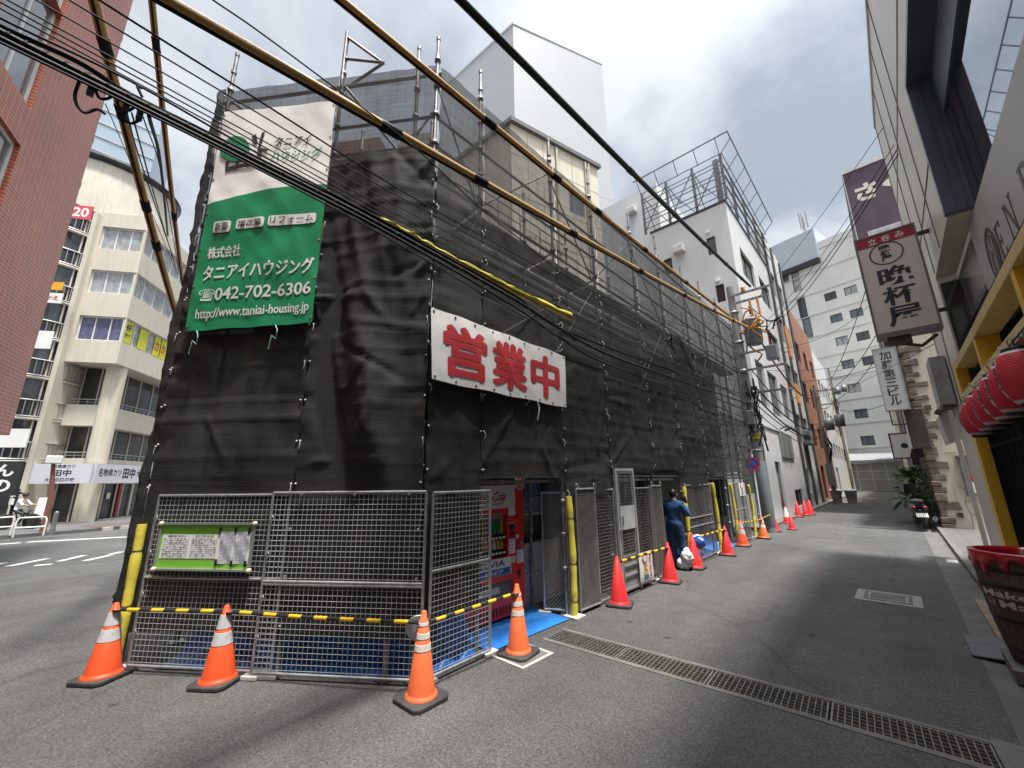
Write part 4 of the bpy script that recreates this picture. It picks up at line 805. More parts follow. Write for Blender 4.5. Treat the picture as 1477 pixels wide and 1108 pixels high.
for k in range(3):
    fence('fence_panel', ['front', 'middle', 'rear'][k]+' panel of the folded mesh panels right of the first yellow post', (XF-0.03*k, 5.03+0.02*k), (XF+0.01-0.03*k, 5.52+0.015*k), 0.03, 1.66, (), pitch=0.04, vpitch=0.025, wr=0.0026, hooks=(k == 0), feet=(), n=(1,0,0), wmat=WIRED)
fence('fence_panel', 'dark wire fence panel left of the tall wicket gate', (XF-0.02, 5.54), (XF-0.02, 6.13), 0.03, 1.63, (), pitch=0.05, wr=0.0026, feet=(), n=(1,0,0), wmat=WIRED)
fence('fence_panel', 'dark wire fence panel right of the tall wicket gate', (XF-0.02, 6.86), (XF-0.02, 7.50), 0.03, 1.63, (), pitch=0.05, wr=0.0026, feet=(1,), n=(1,0,0), wmat=WIRED)
for k in range(3):
    fence('fence_panel', ['front', 'middle', 'rear'][k]+' panel of the narrow folded mesh panels beside the worker', (XF-0.03*k, 7.54+0.02*k), (XF+0.01-0.03*k, 7.94+0.015*k), 0.03, 1.66, (), pitch=0.035, vpitch=0.025, wr=0.0026, hooks=(k == 0), feet=(), n=(1,0,0), wmat=WIRED)
fence('fence_panel', 'wire fence panel with two middle rails behind the hard hat', (XF-0.03, 9.28), (XF-0.03, 10.95), 0.03, 1.64, (0.93, 0.74), pitch=0.05, wr=0.0026, feet=(1,), n=(1,0,0), wmat=WIRED)
fence('fence_panel', 'far wire fence panel carrying the small hung notice', (XF-0.03, 12.75), (XF-0.03, 14.15), 0.03, 1.64, (0.9,), pitch=0.05, wr=0.003, feet=(), n=(1,0,0), wmat=WIRED)
# tall wicket gate
t = thing('wicket_gate', 'tall narrow steel wicket gate with clear plastic plate in the fence', 'gate', (XF, 6.2, 0), None)
m = MB(); x = XF+0.01; y0, y1, zt = 6.19, 6.80, 1.98
for y in (y0, y1): m.bx(x-0.02, x+0.02, y-0.025, y+0.025, 0.02, zt)
m.bx(x-0.02, x+0.02, y0+0.025, y1-0.025, zt-0.05, zt)
m.build('frame', M('pale gate steel', (0.5, 0.51, 0.52), 0.4, 0.5, var=0.15), t)
m = MB()
for y in (y0+0.07, y1-0.07): m.bx(x-0.012, x+0.012, y-0.015, y+0.015, 0.05, zt-0.07)
for z in (0.05, 0.25, 0.40, 0.55, zt-0.09): m.bx(x-0.011, x+0.011, y0+0.086, y1-0.086, z, z+0.03)
m.build('leaf_frame', STEEL, t)
m = MB(); k = y0+0.12
while k < y1-0.1: m.tube([(x, k, 0.6), (x, k, zt-0.09)], 0.0024, 4, False); k += 0.05
k = 0.6
while k < zt-0.1: m.tube([(x, y0+0.08, k), (x, y1-0.08, k)], 0.0024, 4, False); k += 0.05
m.build('wire_mesh', WIRED, t)
m = MB(); m.bx(x+0.013, x+0.018, y0+0.06, y1-0.04, 0.98, 1.36); m.build('plate', M('clear plate', (0.42, 0.44, 0.44), 0.12, var=0.15, vs=4, spec=0.8), t)
m = MB(); m.bx(x+0.02, x+0.05, y0+0.09, y0+0.11, 1.05, 1.2); m.bx(x+0.02, x+0.045, y0-0.01, y0+0.02, 0.9, 1.0); m.build('latch', STEEL, t)
m = MB(); m.bx(x-0.014, x-0.010, y0+0.07, y1-0.07, 0.06, 0.58); m.build('kick_plate', M('kick plate', (0.3, 0.3, 0.29), 0.5, 0.3, var=0.2), t)
# ---- notice board on the front fence
def onfence(u, v, off=0.03): return at(u, v, V((FA[0], FA[1], 0))+fnn*off, fnn)
tl, tr, br, bl = onfence(234, 759), onfence(366, 754), onfence(357, 818), onfence(226, 819)
ux = (tr-tl).normalized(); ux.z = 0; ux.normalize(); W = (tr-tl).length; zb, zt = bl.z, (tl.z+tr.z)/2; Hb = zt-zb; O = V((bl.x, bl.y, zb))
t = thing('notice_board', 'green edged construction notice board with taped papers on the front fence', 'notice board', O)
Q = lambda a, b, d=0.0: O+ux*(a*W)+V((0,0,b*Hb))+fnn*d
m = MB(); m.ob(Q(0, 0, 0), ux*W, fnn*0.012, V((0,0,Hb))); m.build('board', M('lime green board', (0.22, 0.50, 0.06), 0.5, var=0.06), t)
m = MB(); e_ = 0.02
m.ob(Q(0, 0, 0.0125)-V((0,0,e_)), ux*W, fnn*0.02-V((0,0,0)), V((0,0,e_))); m.ob(Q(0, 1, 0.0125), ux*W, fnn*0.02, V((0,0,e_)))
m.ob(Q(0, 0, 0.0125)-ux*e_-V((0,0,e_)), ux*e_, fnn*0.02, V((0,0,Hb+2*e_))); m.ob(Q(1, 0, 0.0125)-V((0,0,e_)), ux*e_, fnn*0.02, V((0,0,Hb+2*e_)))
m.build('frame', ALU, t)
m = MB()
for a, b in ((0, 0), (1, 0), (0, 1), (1, 1)): m.sphere(Q(a, b, 0.025)+ux*(0.01 if a else -0.01)+V((0,0,0.01 if b else -0.01)), 0.026, 8, 6, (1, 1, 1))
m.build('corner_cap', M('cream corner cap', (0.55, 0.5, 0.38), 0.6), t)
PAPER = M('paper', (0.8, 0.8, 0.78), 0.7, var=0.03); LINE = M('print grey', (0.22, 0.22, 0.23), 0.8); PAPB = M('blueish paper', (0.60, 0.61, 0.68), 0.6, var=0.05, vs=5)
m = MB(); m.ob(Q(0.02, 0.22, 0.0125), ux*(0.63*W), fnn*0.002, V((0,0,0.55*Hb))); sh_ = m.build('sheet', PAPER, t)
m = MB(); random.seed(3)
for cx0 in (0.04, 0.35):
    for k in range(9):
        b = 0.66-k*0.05
        m.ob(Q(cx0, b-0.025, 0.0148), ux*(0.27*W), fnn*0.0006, V((0,0,0.0025)))
        x = cx0+0.005
        while x < cx0+0.25:
            w_ = random.uniform(0.008, 0.03)
            if random.random() < 0.55: m.ob(Q(x, b, 0.0148), ux*(w_*W), fnn*0.0006, V((0,0,0.009)))
            x += w_+0.012
    for x in (cx0, cx0+0.09, cx0+0.27): m.ob(Q(x, 0.24, 0.0148), ux*0.0025, fnn*0.0006, V((0,0,0.46*Hb)))
m.build('print_line', LINE, sh_)
m = MB()
text(m, '建築計画のお知らせ', Q(0.08, 0.70, 0.0148), ux, (0,0,1), w=0.2*W, bold=0.02); text(m, '労災保険関係成立票', Q(0.38, 0.70, 0.0148), ux, (0,0,1), w=0.2*W, bold=0.02); m.build('print_title', INK, sh_)
for k in range(2):
    a = 0.655+k*0.165; m = MB(); m.grid(lambda x, y: Q(a+0.16*x, 0.12+0.72*y, 0.016+0.004*sin(x*7+y*9+k)), 8, 8); o = m.build('paper_sheet', PAPB, t)
    m = MB()
    for j in range(15):
        b = 0.78-j*0.042; x = a+0.015
        while x < a+0.13:
            w_ = random.uniform(0.02, 0.05)
            if random.random() < 0.8: m.ob(Q(x, b, 0.0215), ux*(min(w_, a+0.145-x)*W), fnn*0.0006, V((0,0,0.004)))
            x += w_+0.006
    m.build('print_line', LINE, o)
m = MB()
for a, b in ((0.635, 0.8), (0.80, 0.81), (0.945, 0.8), (0.635, 0.07), (0.80, 0.065), (0.945, 0.06)): m.ob(Q(a, b, 0.022), ux*0.028, fnn*0.002, V((0,0,0.055)))
m.build('tape', BLACK, t)
# ---- vending machine
REDV = M('vending machine red', (0.74, 0.03, 0.032), 0.3, var=0.06)
VX, VY0, VY1, VH = -4.05, 3.42, 4.52, 1.80
t = thing('vending_machine', 'red drinks vending machine with white lit top sign behind the corner fence', 'vending machine', (VX-0.35, (VY0+VY1)/2, 0))
m = MB(); VN = V((1,0,0)); uy = V((0,1,0)); O = V((VX, VY0, 0)); Wv = VY1-VY0
ops = [(0.10, 0.80, 0.76, 1.36), (0.10, 0.30, 0.86, 0.50)]
facade(m, O+V((0,0,0.06)), uy, VN, Wv, VH-0.06, [(a, b-0.06, c, d-0.06) for a, b, c, d in ops], 0.09)
m.bx(VX-0.7, VX-0.095, VY0, VY1, 0.06, VH-0.001)
for y in (VY0, VY1): m.bx(VX-0.095, VX-0.001, y-0.001 if y == VY0 else y-0.02, y+0.02 if y == VY0 else y+0.001, 0.06, VH)
m.quad((VX-0.7, VY0, VH), (VX, VY0, VH), (VX, VY1, VH), (VX-0.7, VY1, VH))
m.build('body', REDV, t)
m = MB(); m.bx(VX+0.001, VX+0.03, VY0+0.02, VY1-0.2, VH-0.37, VH-0.06); sg = m.build('top_sign', M('white sign panel', (0.66, 0.66, 0.63), 0.3, var=0.03), t, bevel=0.01)
m = MB(); text(m, 'Coca-Cola', (VX+0.034, VY0+0.14, VH-0.275), uy, (0,0,1), w=0.56, h=0.125, bold=0.008, shear=0.4)
y = VY0+0.12; m.prism([V((VX+0.0335, VY0+0.06+0.6*k/12, VH-0.305+0.012*sin(k*0.55))) for k in range(13)]+[V((VX+0.0335, VY0+0.06+0.6*k/12, VH-0.298+0.012*sin(k*0.55))) for k in range(12, -1, -1)], (0.001, 0, 0)); m.build('script_lettering', REDINK, sg)
m = MB(); m.bx(VX-0.088, VX-0.08, VY0+0.1, VY0+0.76, 0.8, 1.36); m.build('display_back', M('display back', (0.3, 0.36, 0.34), 0.5, var=0.1), t)
cols = [(0.5, .03, .03), (0.04, .25, .1), (0.45, .3, .05), (0.5, .5, .5), (0.1, .1, .35), (0.3, .12, .05), (0.55, .45, .1), (.06, .06, .06)]
CM = [M('drink colour %d' % i, c, 0.25, var=0.2, vs=20) for i, c in enumerate(cols)]
for row, z in enumerate((1.09, 0.90)):
    for k in range(9):
        m = MB(); y = VY0+0.14+k*0.068; h = 0.2 if row == 0 else 0.13
        m.lathe([(0.026, 0), (0.027, h*0.65), (0.012, h*0.86), (0.012, h)] if row == 0 else [(0.024, 0), (0.027, 0.01), (0.027, h-.01), (0.022, h)], 10, (VX-0.05, y, z)); m.build('sample_drink', CM[random.randrange(8)], t)
for z in (1.06, 0.865):
    m = MB(); m.bx(VX-0.08, VX-0.015, VY0+0.105, VY0+0.755, z-0.035, z+0.01); r_ = m.build('button_rail', BLACK, t)
    for k in range(9): m = MB(); y = VY0+0.12+k*0.07; m.bx(VX-0.014, VX-0.004, y, y+0.045, z-0.025, z+0.0); m.build('button', WPAINT, r_)
m = MB(); m.bx(VX+0.001, VX+0.012, VY0+0.04, VY0+0.82, 0.575, 0.79); lb = m.build('lower_label', WPAINT, t, bevel=0.004)
m = MB(); m.bx(VX+0.0125, VX+0.014, VY0+0.05, VY0+0.80, 0.58, 0.665); b2 = m.build('blue_stripe', M('blue stripe', (0.03, 0.10, 0.33), 0.4), lb)
m = MB(); text(m, 'SELVIA', (VX+0.0135, VY0+0.14, 0.69), uy, (0,0,1), w=0.56, h=0.075, bold=0.015); m.build('black_lettering', INK, lb)
m = MB(); text(m, 'セルピア', (VX+0.0155, VY0+0.32, 0.595), uy, (0,0,1), w=0.34, h=0.055, bold=0.03, shear=.2); m.build('white_lettering', WPAINT, lb)
m = MB(); m.bx(VX-0.085, VX-0.02, VY0+0.1, VY0+0.86, 0.30, 0.5); m.build('delivery_flap', M('flap', (0.10, 0.10, 0.10), 0.25, var=0.3, vs=8), t)
m = MB(); m.bx(VX-0.019, VX-0.012, VY0+0.2, VY0+0.62, 0.36, 0.44); m.build('flap_sticker', M('chrome print', (0.4, 0.4, 0.4), 0.3, 0.6, var=0.5, vs=30), t)
for (a, z, w_, h, mm, nm) in ((0.79, 1.32, 0.13, 0.10, WPAINT, 'sticker'), (0.92, 1.27, 0.06, 0.07, CM[0], 'sticker'), (0.80, 1.13, 0.1, 0.085, BLACK, 'note_slot'), (0.80, 1.205, 0.1, 0.02, WPAINT, 'sticker'), (0.93, 1.01, 0.06, 0.04, WPAINT, 'sticker'), (0.79, 0.82, 0.12, 0.19, WPAINT, 'price_card'), (0.80, 0.70, 0.12, 0.085, M('cream card', (0.6, 0.52, 0.4), 0.6), 'sticker'), (0.95, 0.68, 0.13, 0.17, WPAINT, 'notice_card'), (0.96, 0.50, 0.06, 0.1, BLACK, 'coin_return')):
    m = MB(); m.bx(VX+0.001, VX+0.006, VY0+a, VY0+a+w_, z, z+h); o = m.build(nm, mm, t)
    if nm in ('price_card', 'notice_card'):
        m = MB()
        for j in range(4): m.bx(VX+0.0065, VX+0.0075, VY0+a+0.015, VY0+a+w_*(0.5+0.1*(j % 3)), z+0.02+j*h/4.5, z+0.03+j*h/4.5)
        m.build('print_line', REDINK if nm == 'price_card' else LINE, o)
m = MB(); m.lathe([(0.055, 0), (0.05, 0.01), (0.03, 0.014), (0, 0.015)], 16, (VX+0.001, VY0+0.86, 1.06), (1,0,0)); m.build('coin_dial', M('dark red', (0.2, 0.01, 0.02), 0.3), t)
m = MB(); m.beam((VX+0.03, VY0+1.0, 0.86), (VX+0.03, VY0+1.0, 0.97), 0.02, 0.05); m.build('lock_handle', STEEL, t)
m = MB()
for k in range(16): m.bx(VX+0.001, VX+0.008, VY0+0.06+k*0.06, VY0+0.09+k*0.06, 0.10, 0.20)
m.build('vent_slot', M('vent dark red', (0.16, 0.01, 0.015), 0.5), t)
m = MB(); m.disc((VX+0.03, VY1-0.1, VH-0.03), (1,0,0), 0.105, 0.01, 24); t2 = m.build('round_sign', WPAINT, t)
m = MB(); m.disc((VX+0.041, VY1-0.1, VH-0.03), (1,0,0), 0.095, 0.001, 24); o = m.build('red_disc', REDINK, t2)
m = MB(); c_ = V((VX+0.044, VY1-0.1, VH-0.03)); m.tube([c_+V((0, 0.06*cos(radians(a)), 0.06*sin(radians(a)))) for a in range(130, 415, 19)], 0.006, 5); m.tube([c_+V((0,0,0.02)), c_+V((0,0,0.07))], 0.006, 5); m.tube([c_+V((0, 0.03*cos(radians(a)), 0.03*sin(radians(a)))) for a in range(0, 361, 30)], 0.005, 5); m.build('white_symbol', WPAINT, t2)
# drinks posters inside the shop window
t = thing('window_poster', 'blue drinks poster inside the dark shop window beside the vending machine', 'poster', (BX-0.1, 4.7, 1.4))
m = MB(); m.bx(BX-0.105, BX-0.10, 4.64, 5.31, 1.55, 1.93); m.build('sheet', M('blue bubbles poster', (0.05, 0.13, 0.2), 0.3, var=0.8, vs=14), t)
m = MB(); m.bx(BX-0.105, BX-0.10, 4.64, 5.31, 1.30, 1.54); m.build('lower_sheet', M('bottle print', (0.16, 0.15, 0.25), 0.3, var=0.95, vs=22), t)
m = MB(); m.bx(BX-0.104, BX-0.098, 4.64, 5.31, 1.255, 1.295); m.build('strip', M('pale strip', (0.4, 0.4, 0.36), 0.5), t)
# ---- blue sheets on the ground
BLUE = M('blue tarpaulin', (0.025, 0.17, 0.52), 0.35, var=0.2, vs=3, bump=0.3, bs=14)
def tarp(label, pts, seed, zh=0.03, upslope=None):
    m = MB(); a, b, c, d = [V((p[0], p[1], 0)) for p in pts]
    def fn(x, y):
        p = a*(1-x)*(1-y)+b*x*(1-y)+c*x*y+d*(1-x)*y; e1 = min(1, 8*min(x, 1-x, y, 1-y))
        z = 0.012+zh*e1*(abs(noise.noise(V((p.x*3+seed, p.y*3, seed))))+0.5*abs(noise.noise(V((p.x*8, p.y*8+seed, 1)))))
        if upslope: z += upslope*max(0, (y-0.4))**1.5*(1+0.6*noise.noise(V((p.x*3, seed, 2))))
        return (p.x, p.y, z)
    m.grid(fn, 40, 28); return tag(m.build('tarpaulin', BLUE, origin=a), label, 'tarpaulin', 'blue tarpaulins on the ground')
tarp('blue tarpaulin spread in front of the vending machine', ((-3.5, 3.36), (-3.47, 4.75), (-4.4, 4.9), (-4.3, 3.3)), 1, 0.05)
tarp('blue tarpaulin heaped behind the left front fence panels', ((-5.75, 0.82), (-3.62, 2.42), (-3.95, 2.9), (-6.05, 1.2)), 5, 0.12, 0.5)
tarp('blue tarpaulin behind the fence panel on the alley side', ((-3.56, 2.6), (-3.56, 3.28), (-3.9, 3.28), (-3.9, 2.9)), 9, 0.14, 0.9)
tarp('far blue tarpaulin on the ground between two yellow posts', ((-3.5, 11.3), (-3.5, 12.5), (-4.2, 12.5), (-4.2, 11.3)), 12, 0.16, 0.5)
tarp('crumpled blue sheet at the foot of the fence under the hard hat', ((-3.62, 9.8), (-3.62, 10.95), (-4.1, 10.95), (-4.1, 9.8)), 14, 0.14, 0.4)
# ---- yellow pads on the pole feet
def pad(label, base, top, lean, seed, ztop=1.6):
    t = thing('padded_post', label, 'padded post', base, 'yellow foam padded posts'); b = V(base); tp = V(top); m = MB(); n = 26
    pts = []; rr = []
    for k in range(n+1):
        f_ = k/n; p = b*(1-f_)+tp*f_; p = p+V(lean)*sin(pi*f_); r = 0.046+0.004*sin(f_*17+seed)
        if k in (0, n): r = 0.042
        if k in (3, 11, 21): r = 0.039
        pts.append(p); rr.append(r)
    m.tube(pts, rr, 12); m.build('pad', YEL, t)
    m = MB()
    for k in (3, 11, 21): d = (pts[k+1]-pts[k-1]).normalized(); m.lathe([(0.041, -0.004), (0.046, 0), (0.041, 0.004)], 12, pts[k], d)
    m.build('tie', BLACK, t)
    m = MB(); m.bx(b.x-0.11, b.x+0.11, b.y-0.11, b.y+0.11, 0.004, 0.03); m.build('base_plate', FOOTC, t)
for label, u0, v0, u1, v1, x, lean in (('yellow padded post between the vending machine and the folded mesh panels', 829, 890, 820, 716, -3.47, (0.02, 0.0, 0)),
        ('yellow padded post right of the worker', 997, 812, 986, 702, -3.47, (0.0, 0.02, 0)),
        ('yellow padded post at the right end of the fence behind the hard hat', 1041, 798, 1027, 697, -3.47, (0.0, 0.06, 0)),
        ('second farthest yellow padded post, left of the hung notice', 1066, 782, 1053, 698, -3.47, (0.0, 0.05, 0)),
        ('farthest yellow padded post, right of the hung notice', 1090, 772, 1079, 700, -3.47, (0.0, 0.10, 0))):
    q0 = atx(u0, v0, x); q1 = atx(u1, v1, x); pad(label, (q0.x, q0.y, 0.03), (q1.x, q1.y, q1.z), lean, u0)
q = V((-5.95, 0.545, 0.03)); pad('yellow padded post at the far left end of the front fence', q, q+V((0.0, 0.0, 1.36)), (0.015, 0, 0), 2)
# ---- traffic cones
ORANGE = M('orange red cone plastic', (0.72, 0.085, 0.022), 0.42, var=0.12, vs=6, dirt=0.5, dcol=(0.30, 0.05, 0.03))
ORANGE2 = M('faded orange cone plastic', (0.72, 0.14, 0.045), 0.5, var=0.12, vs=6, dirt=0.45, dcol=(0.3, 0.08, 0.05))
CRED = M('red cone plastic', (0.62, 0.032, 0.035), 0.4, var=0.08, vs=6, dirt=0.15, dcol=(0.3, 0.03, 0.03))
REFL = M('grey reflective band', (0.50, 0.50, 0.50), 0.4, var=0.15, vs=18, dirt=0.3, dcol=(0.3, 0.28, 0.26))
REFLW = M('white reflective band', (0.66, 0.62, 0.58), 0.45, var=0.2, vs=20, dirt=0.75, dcol=(0.5, 0.16, 0.08))
def cone(bodym, bandm=None, bands=(), square=0.185, h=0.66, basem=RUB, base_h=0.035, r0=0.135, r1=0.027):
    t = thing('traffic_cone', 'x', 'traffic cone', (0,0,0), 'traffic cones along the site'); m = MB(); s = square; c = 0.045
    pts = [(s-c, -s), (s, -s+c), (s, s-c), (s-c, s), (-s+c, s), (-s, s-c), (-s, -s+c), (-s+c, -s)]
    m.prism([V((x, y, 0.004)) for x, y in pts], (0, 0, base_h)); m.build('base', basem, t, bevel=0.008)
    m = MB(); zr = lambda z: r0+(r1-r0)*(z-0.07)/(h-0.07)
    m.lathe([(r0+0.022, base_h+0.004), (r0+0.02, base_h+0.018), (r0+0.004, 0.062), (r0, 0.075), (zr(h*0.9), h*0.9), (zr(h*.9)-0.006, h*0.905), (r1-0.004, h-0.008), (r1-0.012, h), (0.0, h)], 28); m.build('body', bodym, t)
    for a, b in bands:
        m = MB(); m.lathe([(zr(a)-0.001, a), (zr(a)+0.003, a+0.002), (zr(b)+0.003, b-0.002), (zr(b)-0.001, b)], 28, smooth=False); m.build('reflective_band', bandm, t)
    return t
def put(src, label, x, y, rz, first=False, s=1.0):
    o = src if first else copy_tree(src); o['label'] = label; o.location = (x, y, 0); o.rotation_euler = (radians(random.uniform(-1, 1)), radians(random.uniform(-1, 1)), radians(rz)); o.scale = (s, s, s); return o
cg = cone(ORANGE, REFL, ((0.33, 0.435), (0.465, 0.58))); cw = cone(ORANGE2, REFLW, ((0.385, 0.435), (0.475, 0.52), (0.575, 0.60)), h=0.69, r0=0.115); cr_ = cone(CRED, h=0.67, r0=0.13)
def gz(u, v): q = atz(u, v); return q.x, q.y
x, y = gz(146, 979); put(cg, 'orange cone with two grey bands at the far left of the front fence', x, y, 36, True)
x, y = gz(314, 985); put(cg, 'orange cone with two grey bands before the middle of the front fence', x, y, 37)
x, y = gz(607, 1010); put(cw, 'scuffed orange cone with worn white bands and a round mirror at the street corner', x, y, 2, True)
x, y = gz(748, 944); put(cw, 'scuffed orange cone with worn white bands in front of the vending machine', x, y, 8)
x, y = gz(894, 873); put(cr_, 'plain red cone on a black square base beside the wicket gate', x, y, 20, True)
CONE_P = {}
x, y = gz(967, 840); put(cr_, 'plain red cone in front of the legs of the worker', x, y, 12, s=1.0)
x, y = gz(1003, 820); put(cr_, 'red cone with the blue hard hat hanging on it', x, y, 3, s=1.02)
x, y = gz(1050, 801); put(cr_, 'plain red cone at the foot of the third yellow padded post', x, y, 14)
c2 = cone(ORANGE, REFL, ((0.32, 0.43), (0.47, 0.57)), h=0.66); x, y = gz(1072, 788); put(c2, 'orange cone with grey bands in front of the blue sheet down the alley', x, y, 5, True)
c3 = cone(M('brownish orange cone plastic', (0.62, 0.14, 0.03), 0.5, var=0.12), REFLW, ((0.32, 0.40), (0.46, 0.56)), h=0.62); x, y = gz(1102, 777); put(c3, 'small brownish orange cone with pale bands beside the last yellow padded post', x, y, 5, True)
x, y = gz(1118, 767); put(cr_, 'plain red cone standing before the near utility pole', x, y, 7, s=1.03)
put(cr_, 'red cone half hidden behind the cone at the near utility pole', x+0.35, y+0.9, 3, s=0.8)
c4 = cone(CRED, WPAINT, ((0.24, 0.60),), h=0.66, basem=CRED); x, y = gz(1136, 755); put(c4, 'red cone with a white sleeve outside the white building', x, y, 0, True)
x, y = gz(1152, 746); put(cr_, 'plain red cone left of the clustered cones by the white building', x, y, 0, s=1.08)
x, y = gz(1163, 744); put(cr_, 'nearer red cone of the clustered cones by the white building', x, y, 9, s=1.05)
put(cr_, 'rear red cone of the clustered cones by the white building', x+0.1, y+0.7, 30, s=1.05)
# ---- yellow and black bars between cones
YB = M('yellow bar plastic', (0.65, 0.40, 0.02), 0.4, var=0.1, vs=8)
def bar(label, p0, p1, n=7, r=0.017, sag=0.0):
    p0, p1 = V(p0), V(p1); t = thing('cone_bar', label, 'cone bar', p0, 'yellow and black bars between cones'); m = MB(); d = p1-p0
    P = lambda f_: p0+d*f_-V((0,0,sag*4*f_*(1-f_)))
    m.tube([P(k/12) for k in range(13)], r, 8); m.m = 1
    for k in range(n):
        a = (k+0.25)/n; b = a+0.5/n; m.tube([P(a), P((a+b)/2), P(b)], r+0.0012, 8)
    m.build('bar', [BLACK, YB], t)
    m = MB(); dn_ = d.normalized()
    for q in (p0-dn_*0.04, p1+dn_*0.04): m.lathe([(0.034, -0.006), (0.043, -0.006), (0.043, 0.006), (0.034, 0.006), (0.034, -0.006)], 16, q)
    m.build('ring', BLACK, t)
def cz(u, v): return V((atz(u, v).x, atz(u, v).y, 0))
def bet(label, a, b, za, zb, n, sag=0.0, r=0.017):
    a, b = cz(*a), cz(*b); d = (b-a).normalized()*0.075; bar(label, a+d+V((0,0,za)), b-d+V((0,0,zb)), n, r, sag)
bet('yellow and black bar between the two grey banded cones', (146, 979), (314, 985), 0.60, 0.60, 4)
bet('yellow and black bar along the front fence up to the corner cone', (314, 985), (607, 1010), 0.60, 0.59, 7, 0.01)
bet('yellow and black bar from the corner cone to the vending machine cone', (607, 1010), (748, 944), 0.58, 0.60, 5)
bet('yellow and black bar across the wicket gate and notice', (894, 873), (967, 840), 0.58, 0.58, 6, r=0.02)
bet('yellow and black bar below the hard hat fence', (1003, 820), (1050, 801), 0.58, 0.58, 6, r=0.02)
bet('yellow and black bar under the hung notice far along the site', (1072, 788), (1102, 777), 0.58, 0.55, 7, r=0.02)
bet('farthest yellow and black bar next to the near utility pole', (1102, 777), (1118, 767), 0.57, 0.58, 5, r=0.02)
# small round mirror on the corner cone
q = cz(607, 1010)+V((-0.07, -0.01, 0.53)); t = thing('traffic_mirror', 'small round convex mirror hung on the street corner cone', 'mirror', q)
m = MB(); vd = (EYE-q); vd.z = 0; vd.normalize(); m.lathe([(0.0, 0.0), (0.05, 0.002), (0.1, 0.02), (0.105, 0.03), (0.1, 0.034)], 24, q-vd*0.05, vd); m.build('shell', STEEL, t)
# ---- notices
def worker_notice(label, O, ux, n, w_, h, hang=True):
    t = thing('warning_notice', label, 'notice', O, 'white warning notices on the fences'); ux, n, O = V(ux), V(n), V(O); uz = V((0,0,1)); D = lambda a, b, d=0.004: O+ux*(a*w_)+uz*(b*h)+n*d
    m = MB(); m.grid(lambda a, b: D(a, b, 0.012*sin(a*3+b*2)*(1-b)), 6, 8); m.build('sheet', WPAINT, t)
    m = MB(); m.disc(D(0.38, 0.80, 0.014), n, w_*0.17, 0.002, 18); m.build('red_disc', REDINK, t); m = MB(); m.disc(D(0.38, 0.80, 0.0165), n, w_*0.12, 0.0015, 18); m.build('white_disc', WPAINT, t)
    m = MB(); m.disc(D(0.4, 0.5, 0.014), n, w_*0.11, 0.002, 12); m.ob(D(0.27, 0.25, 0.014), ux*(w_*0.28), n*0.002, uz*(h*0.17)); m.build('worker_figure', M('figure yellow', (0.65, 0.4, 0.08), 0.6), t)
    m = MB(); m.ob(D(0.24, 0.10, 0.014), ux*(w_*0.34), n*0.002, uz*(h*0.14)); m.ob(D(0.28, 0.545, 0.0165), ux*(w_*0.24), n*0.002, uz*(h*0.03)); m.build('worker_clothing', M('figure blue', (0.05, 0.3, 0.4), 0.6), t)
    m = MB(); vtext(m, '立入禁止', D(0.66, 0.92, 0.016), ux, uz, w_*0.2, h*0.78, bold=0.03); m.build('red_lettering', REDINK, t)
    return t
O = atx(925, 843, XF+0.06); O2 = atx(945, 836, XF+0.06); worker_notice('white worker warning notice hung on the bar right of the wicket gate', (XF+0.06, O.y-0.02, 0.1), (0,1,0), (1,0,0), 0.52, 0.47)
q = atx(1068, 719, XF+0.02); worker_notice('small white notice high on the far fence panel', (XF+0.02, q.y, 1.28), (0,1,0), (1,0,0), 0.62, 0.36)
# ---- hard hat, strap, rubbish bags
qx, qy = gz(1003, 820); q = atx(1008, 782, qx+0.06); t = thing('hard_hat', 'blue and white hard hat hanging by its strap from a red cone', 'hard hat', q)
HB = M('blue helmet shell', (0.02, 0.09, 0.36), 0.25, var=0.05); ax = V((0.75, -0.55, 0.25)).normalized()
m = MB(); m.lathe([(0.125, 0), (0.13, 0.02), (0.122, 0.06), (0.098, 0.10), (0.06, 0.128), (0.0, 0.14)], 20, q, ax); m.build('shell', HB, t)
m = MB(); m.lathe([(0.128, -0.012), (0.152, -0.014), (0.156, -0.004), (0.135, 0.008)], 20, q, ax); m.build('brim', WPAINT, t)
m = MB(); m.disc(q+ax*0.118+V((0,0,0.03)), ax, 0.03, 0.01, 12); m.build('badge', WPAINT, t)
m = MB(); m.tube([q+V((0.02, 0, -0.1)), q+V((0.06, -0.03, -0.2)), q+V((0.02, -0.08, -0.42)), q+V((0.0, -0.1, -0.48))], 0.018, 6); m.build('strap', M('orange strap', (0.65, 0.09, 0.03), 0.6), t)
m = MB(); m.sphere(q+V((0.06, -0.03, -0.19)), 0.035, 8, 6); m.build('buckle', YB, t)
q = atz(989, 822); BAG = M('white plastic bag', (0.62, 0.62, 0.62), 0.35, var=0.12, vs=9, bump=0.5, bs=16)
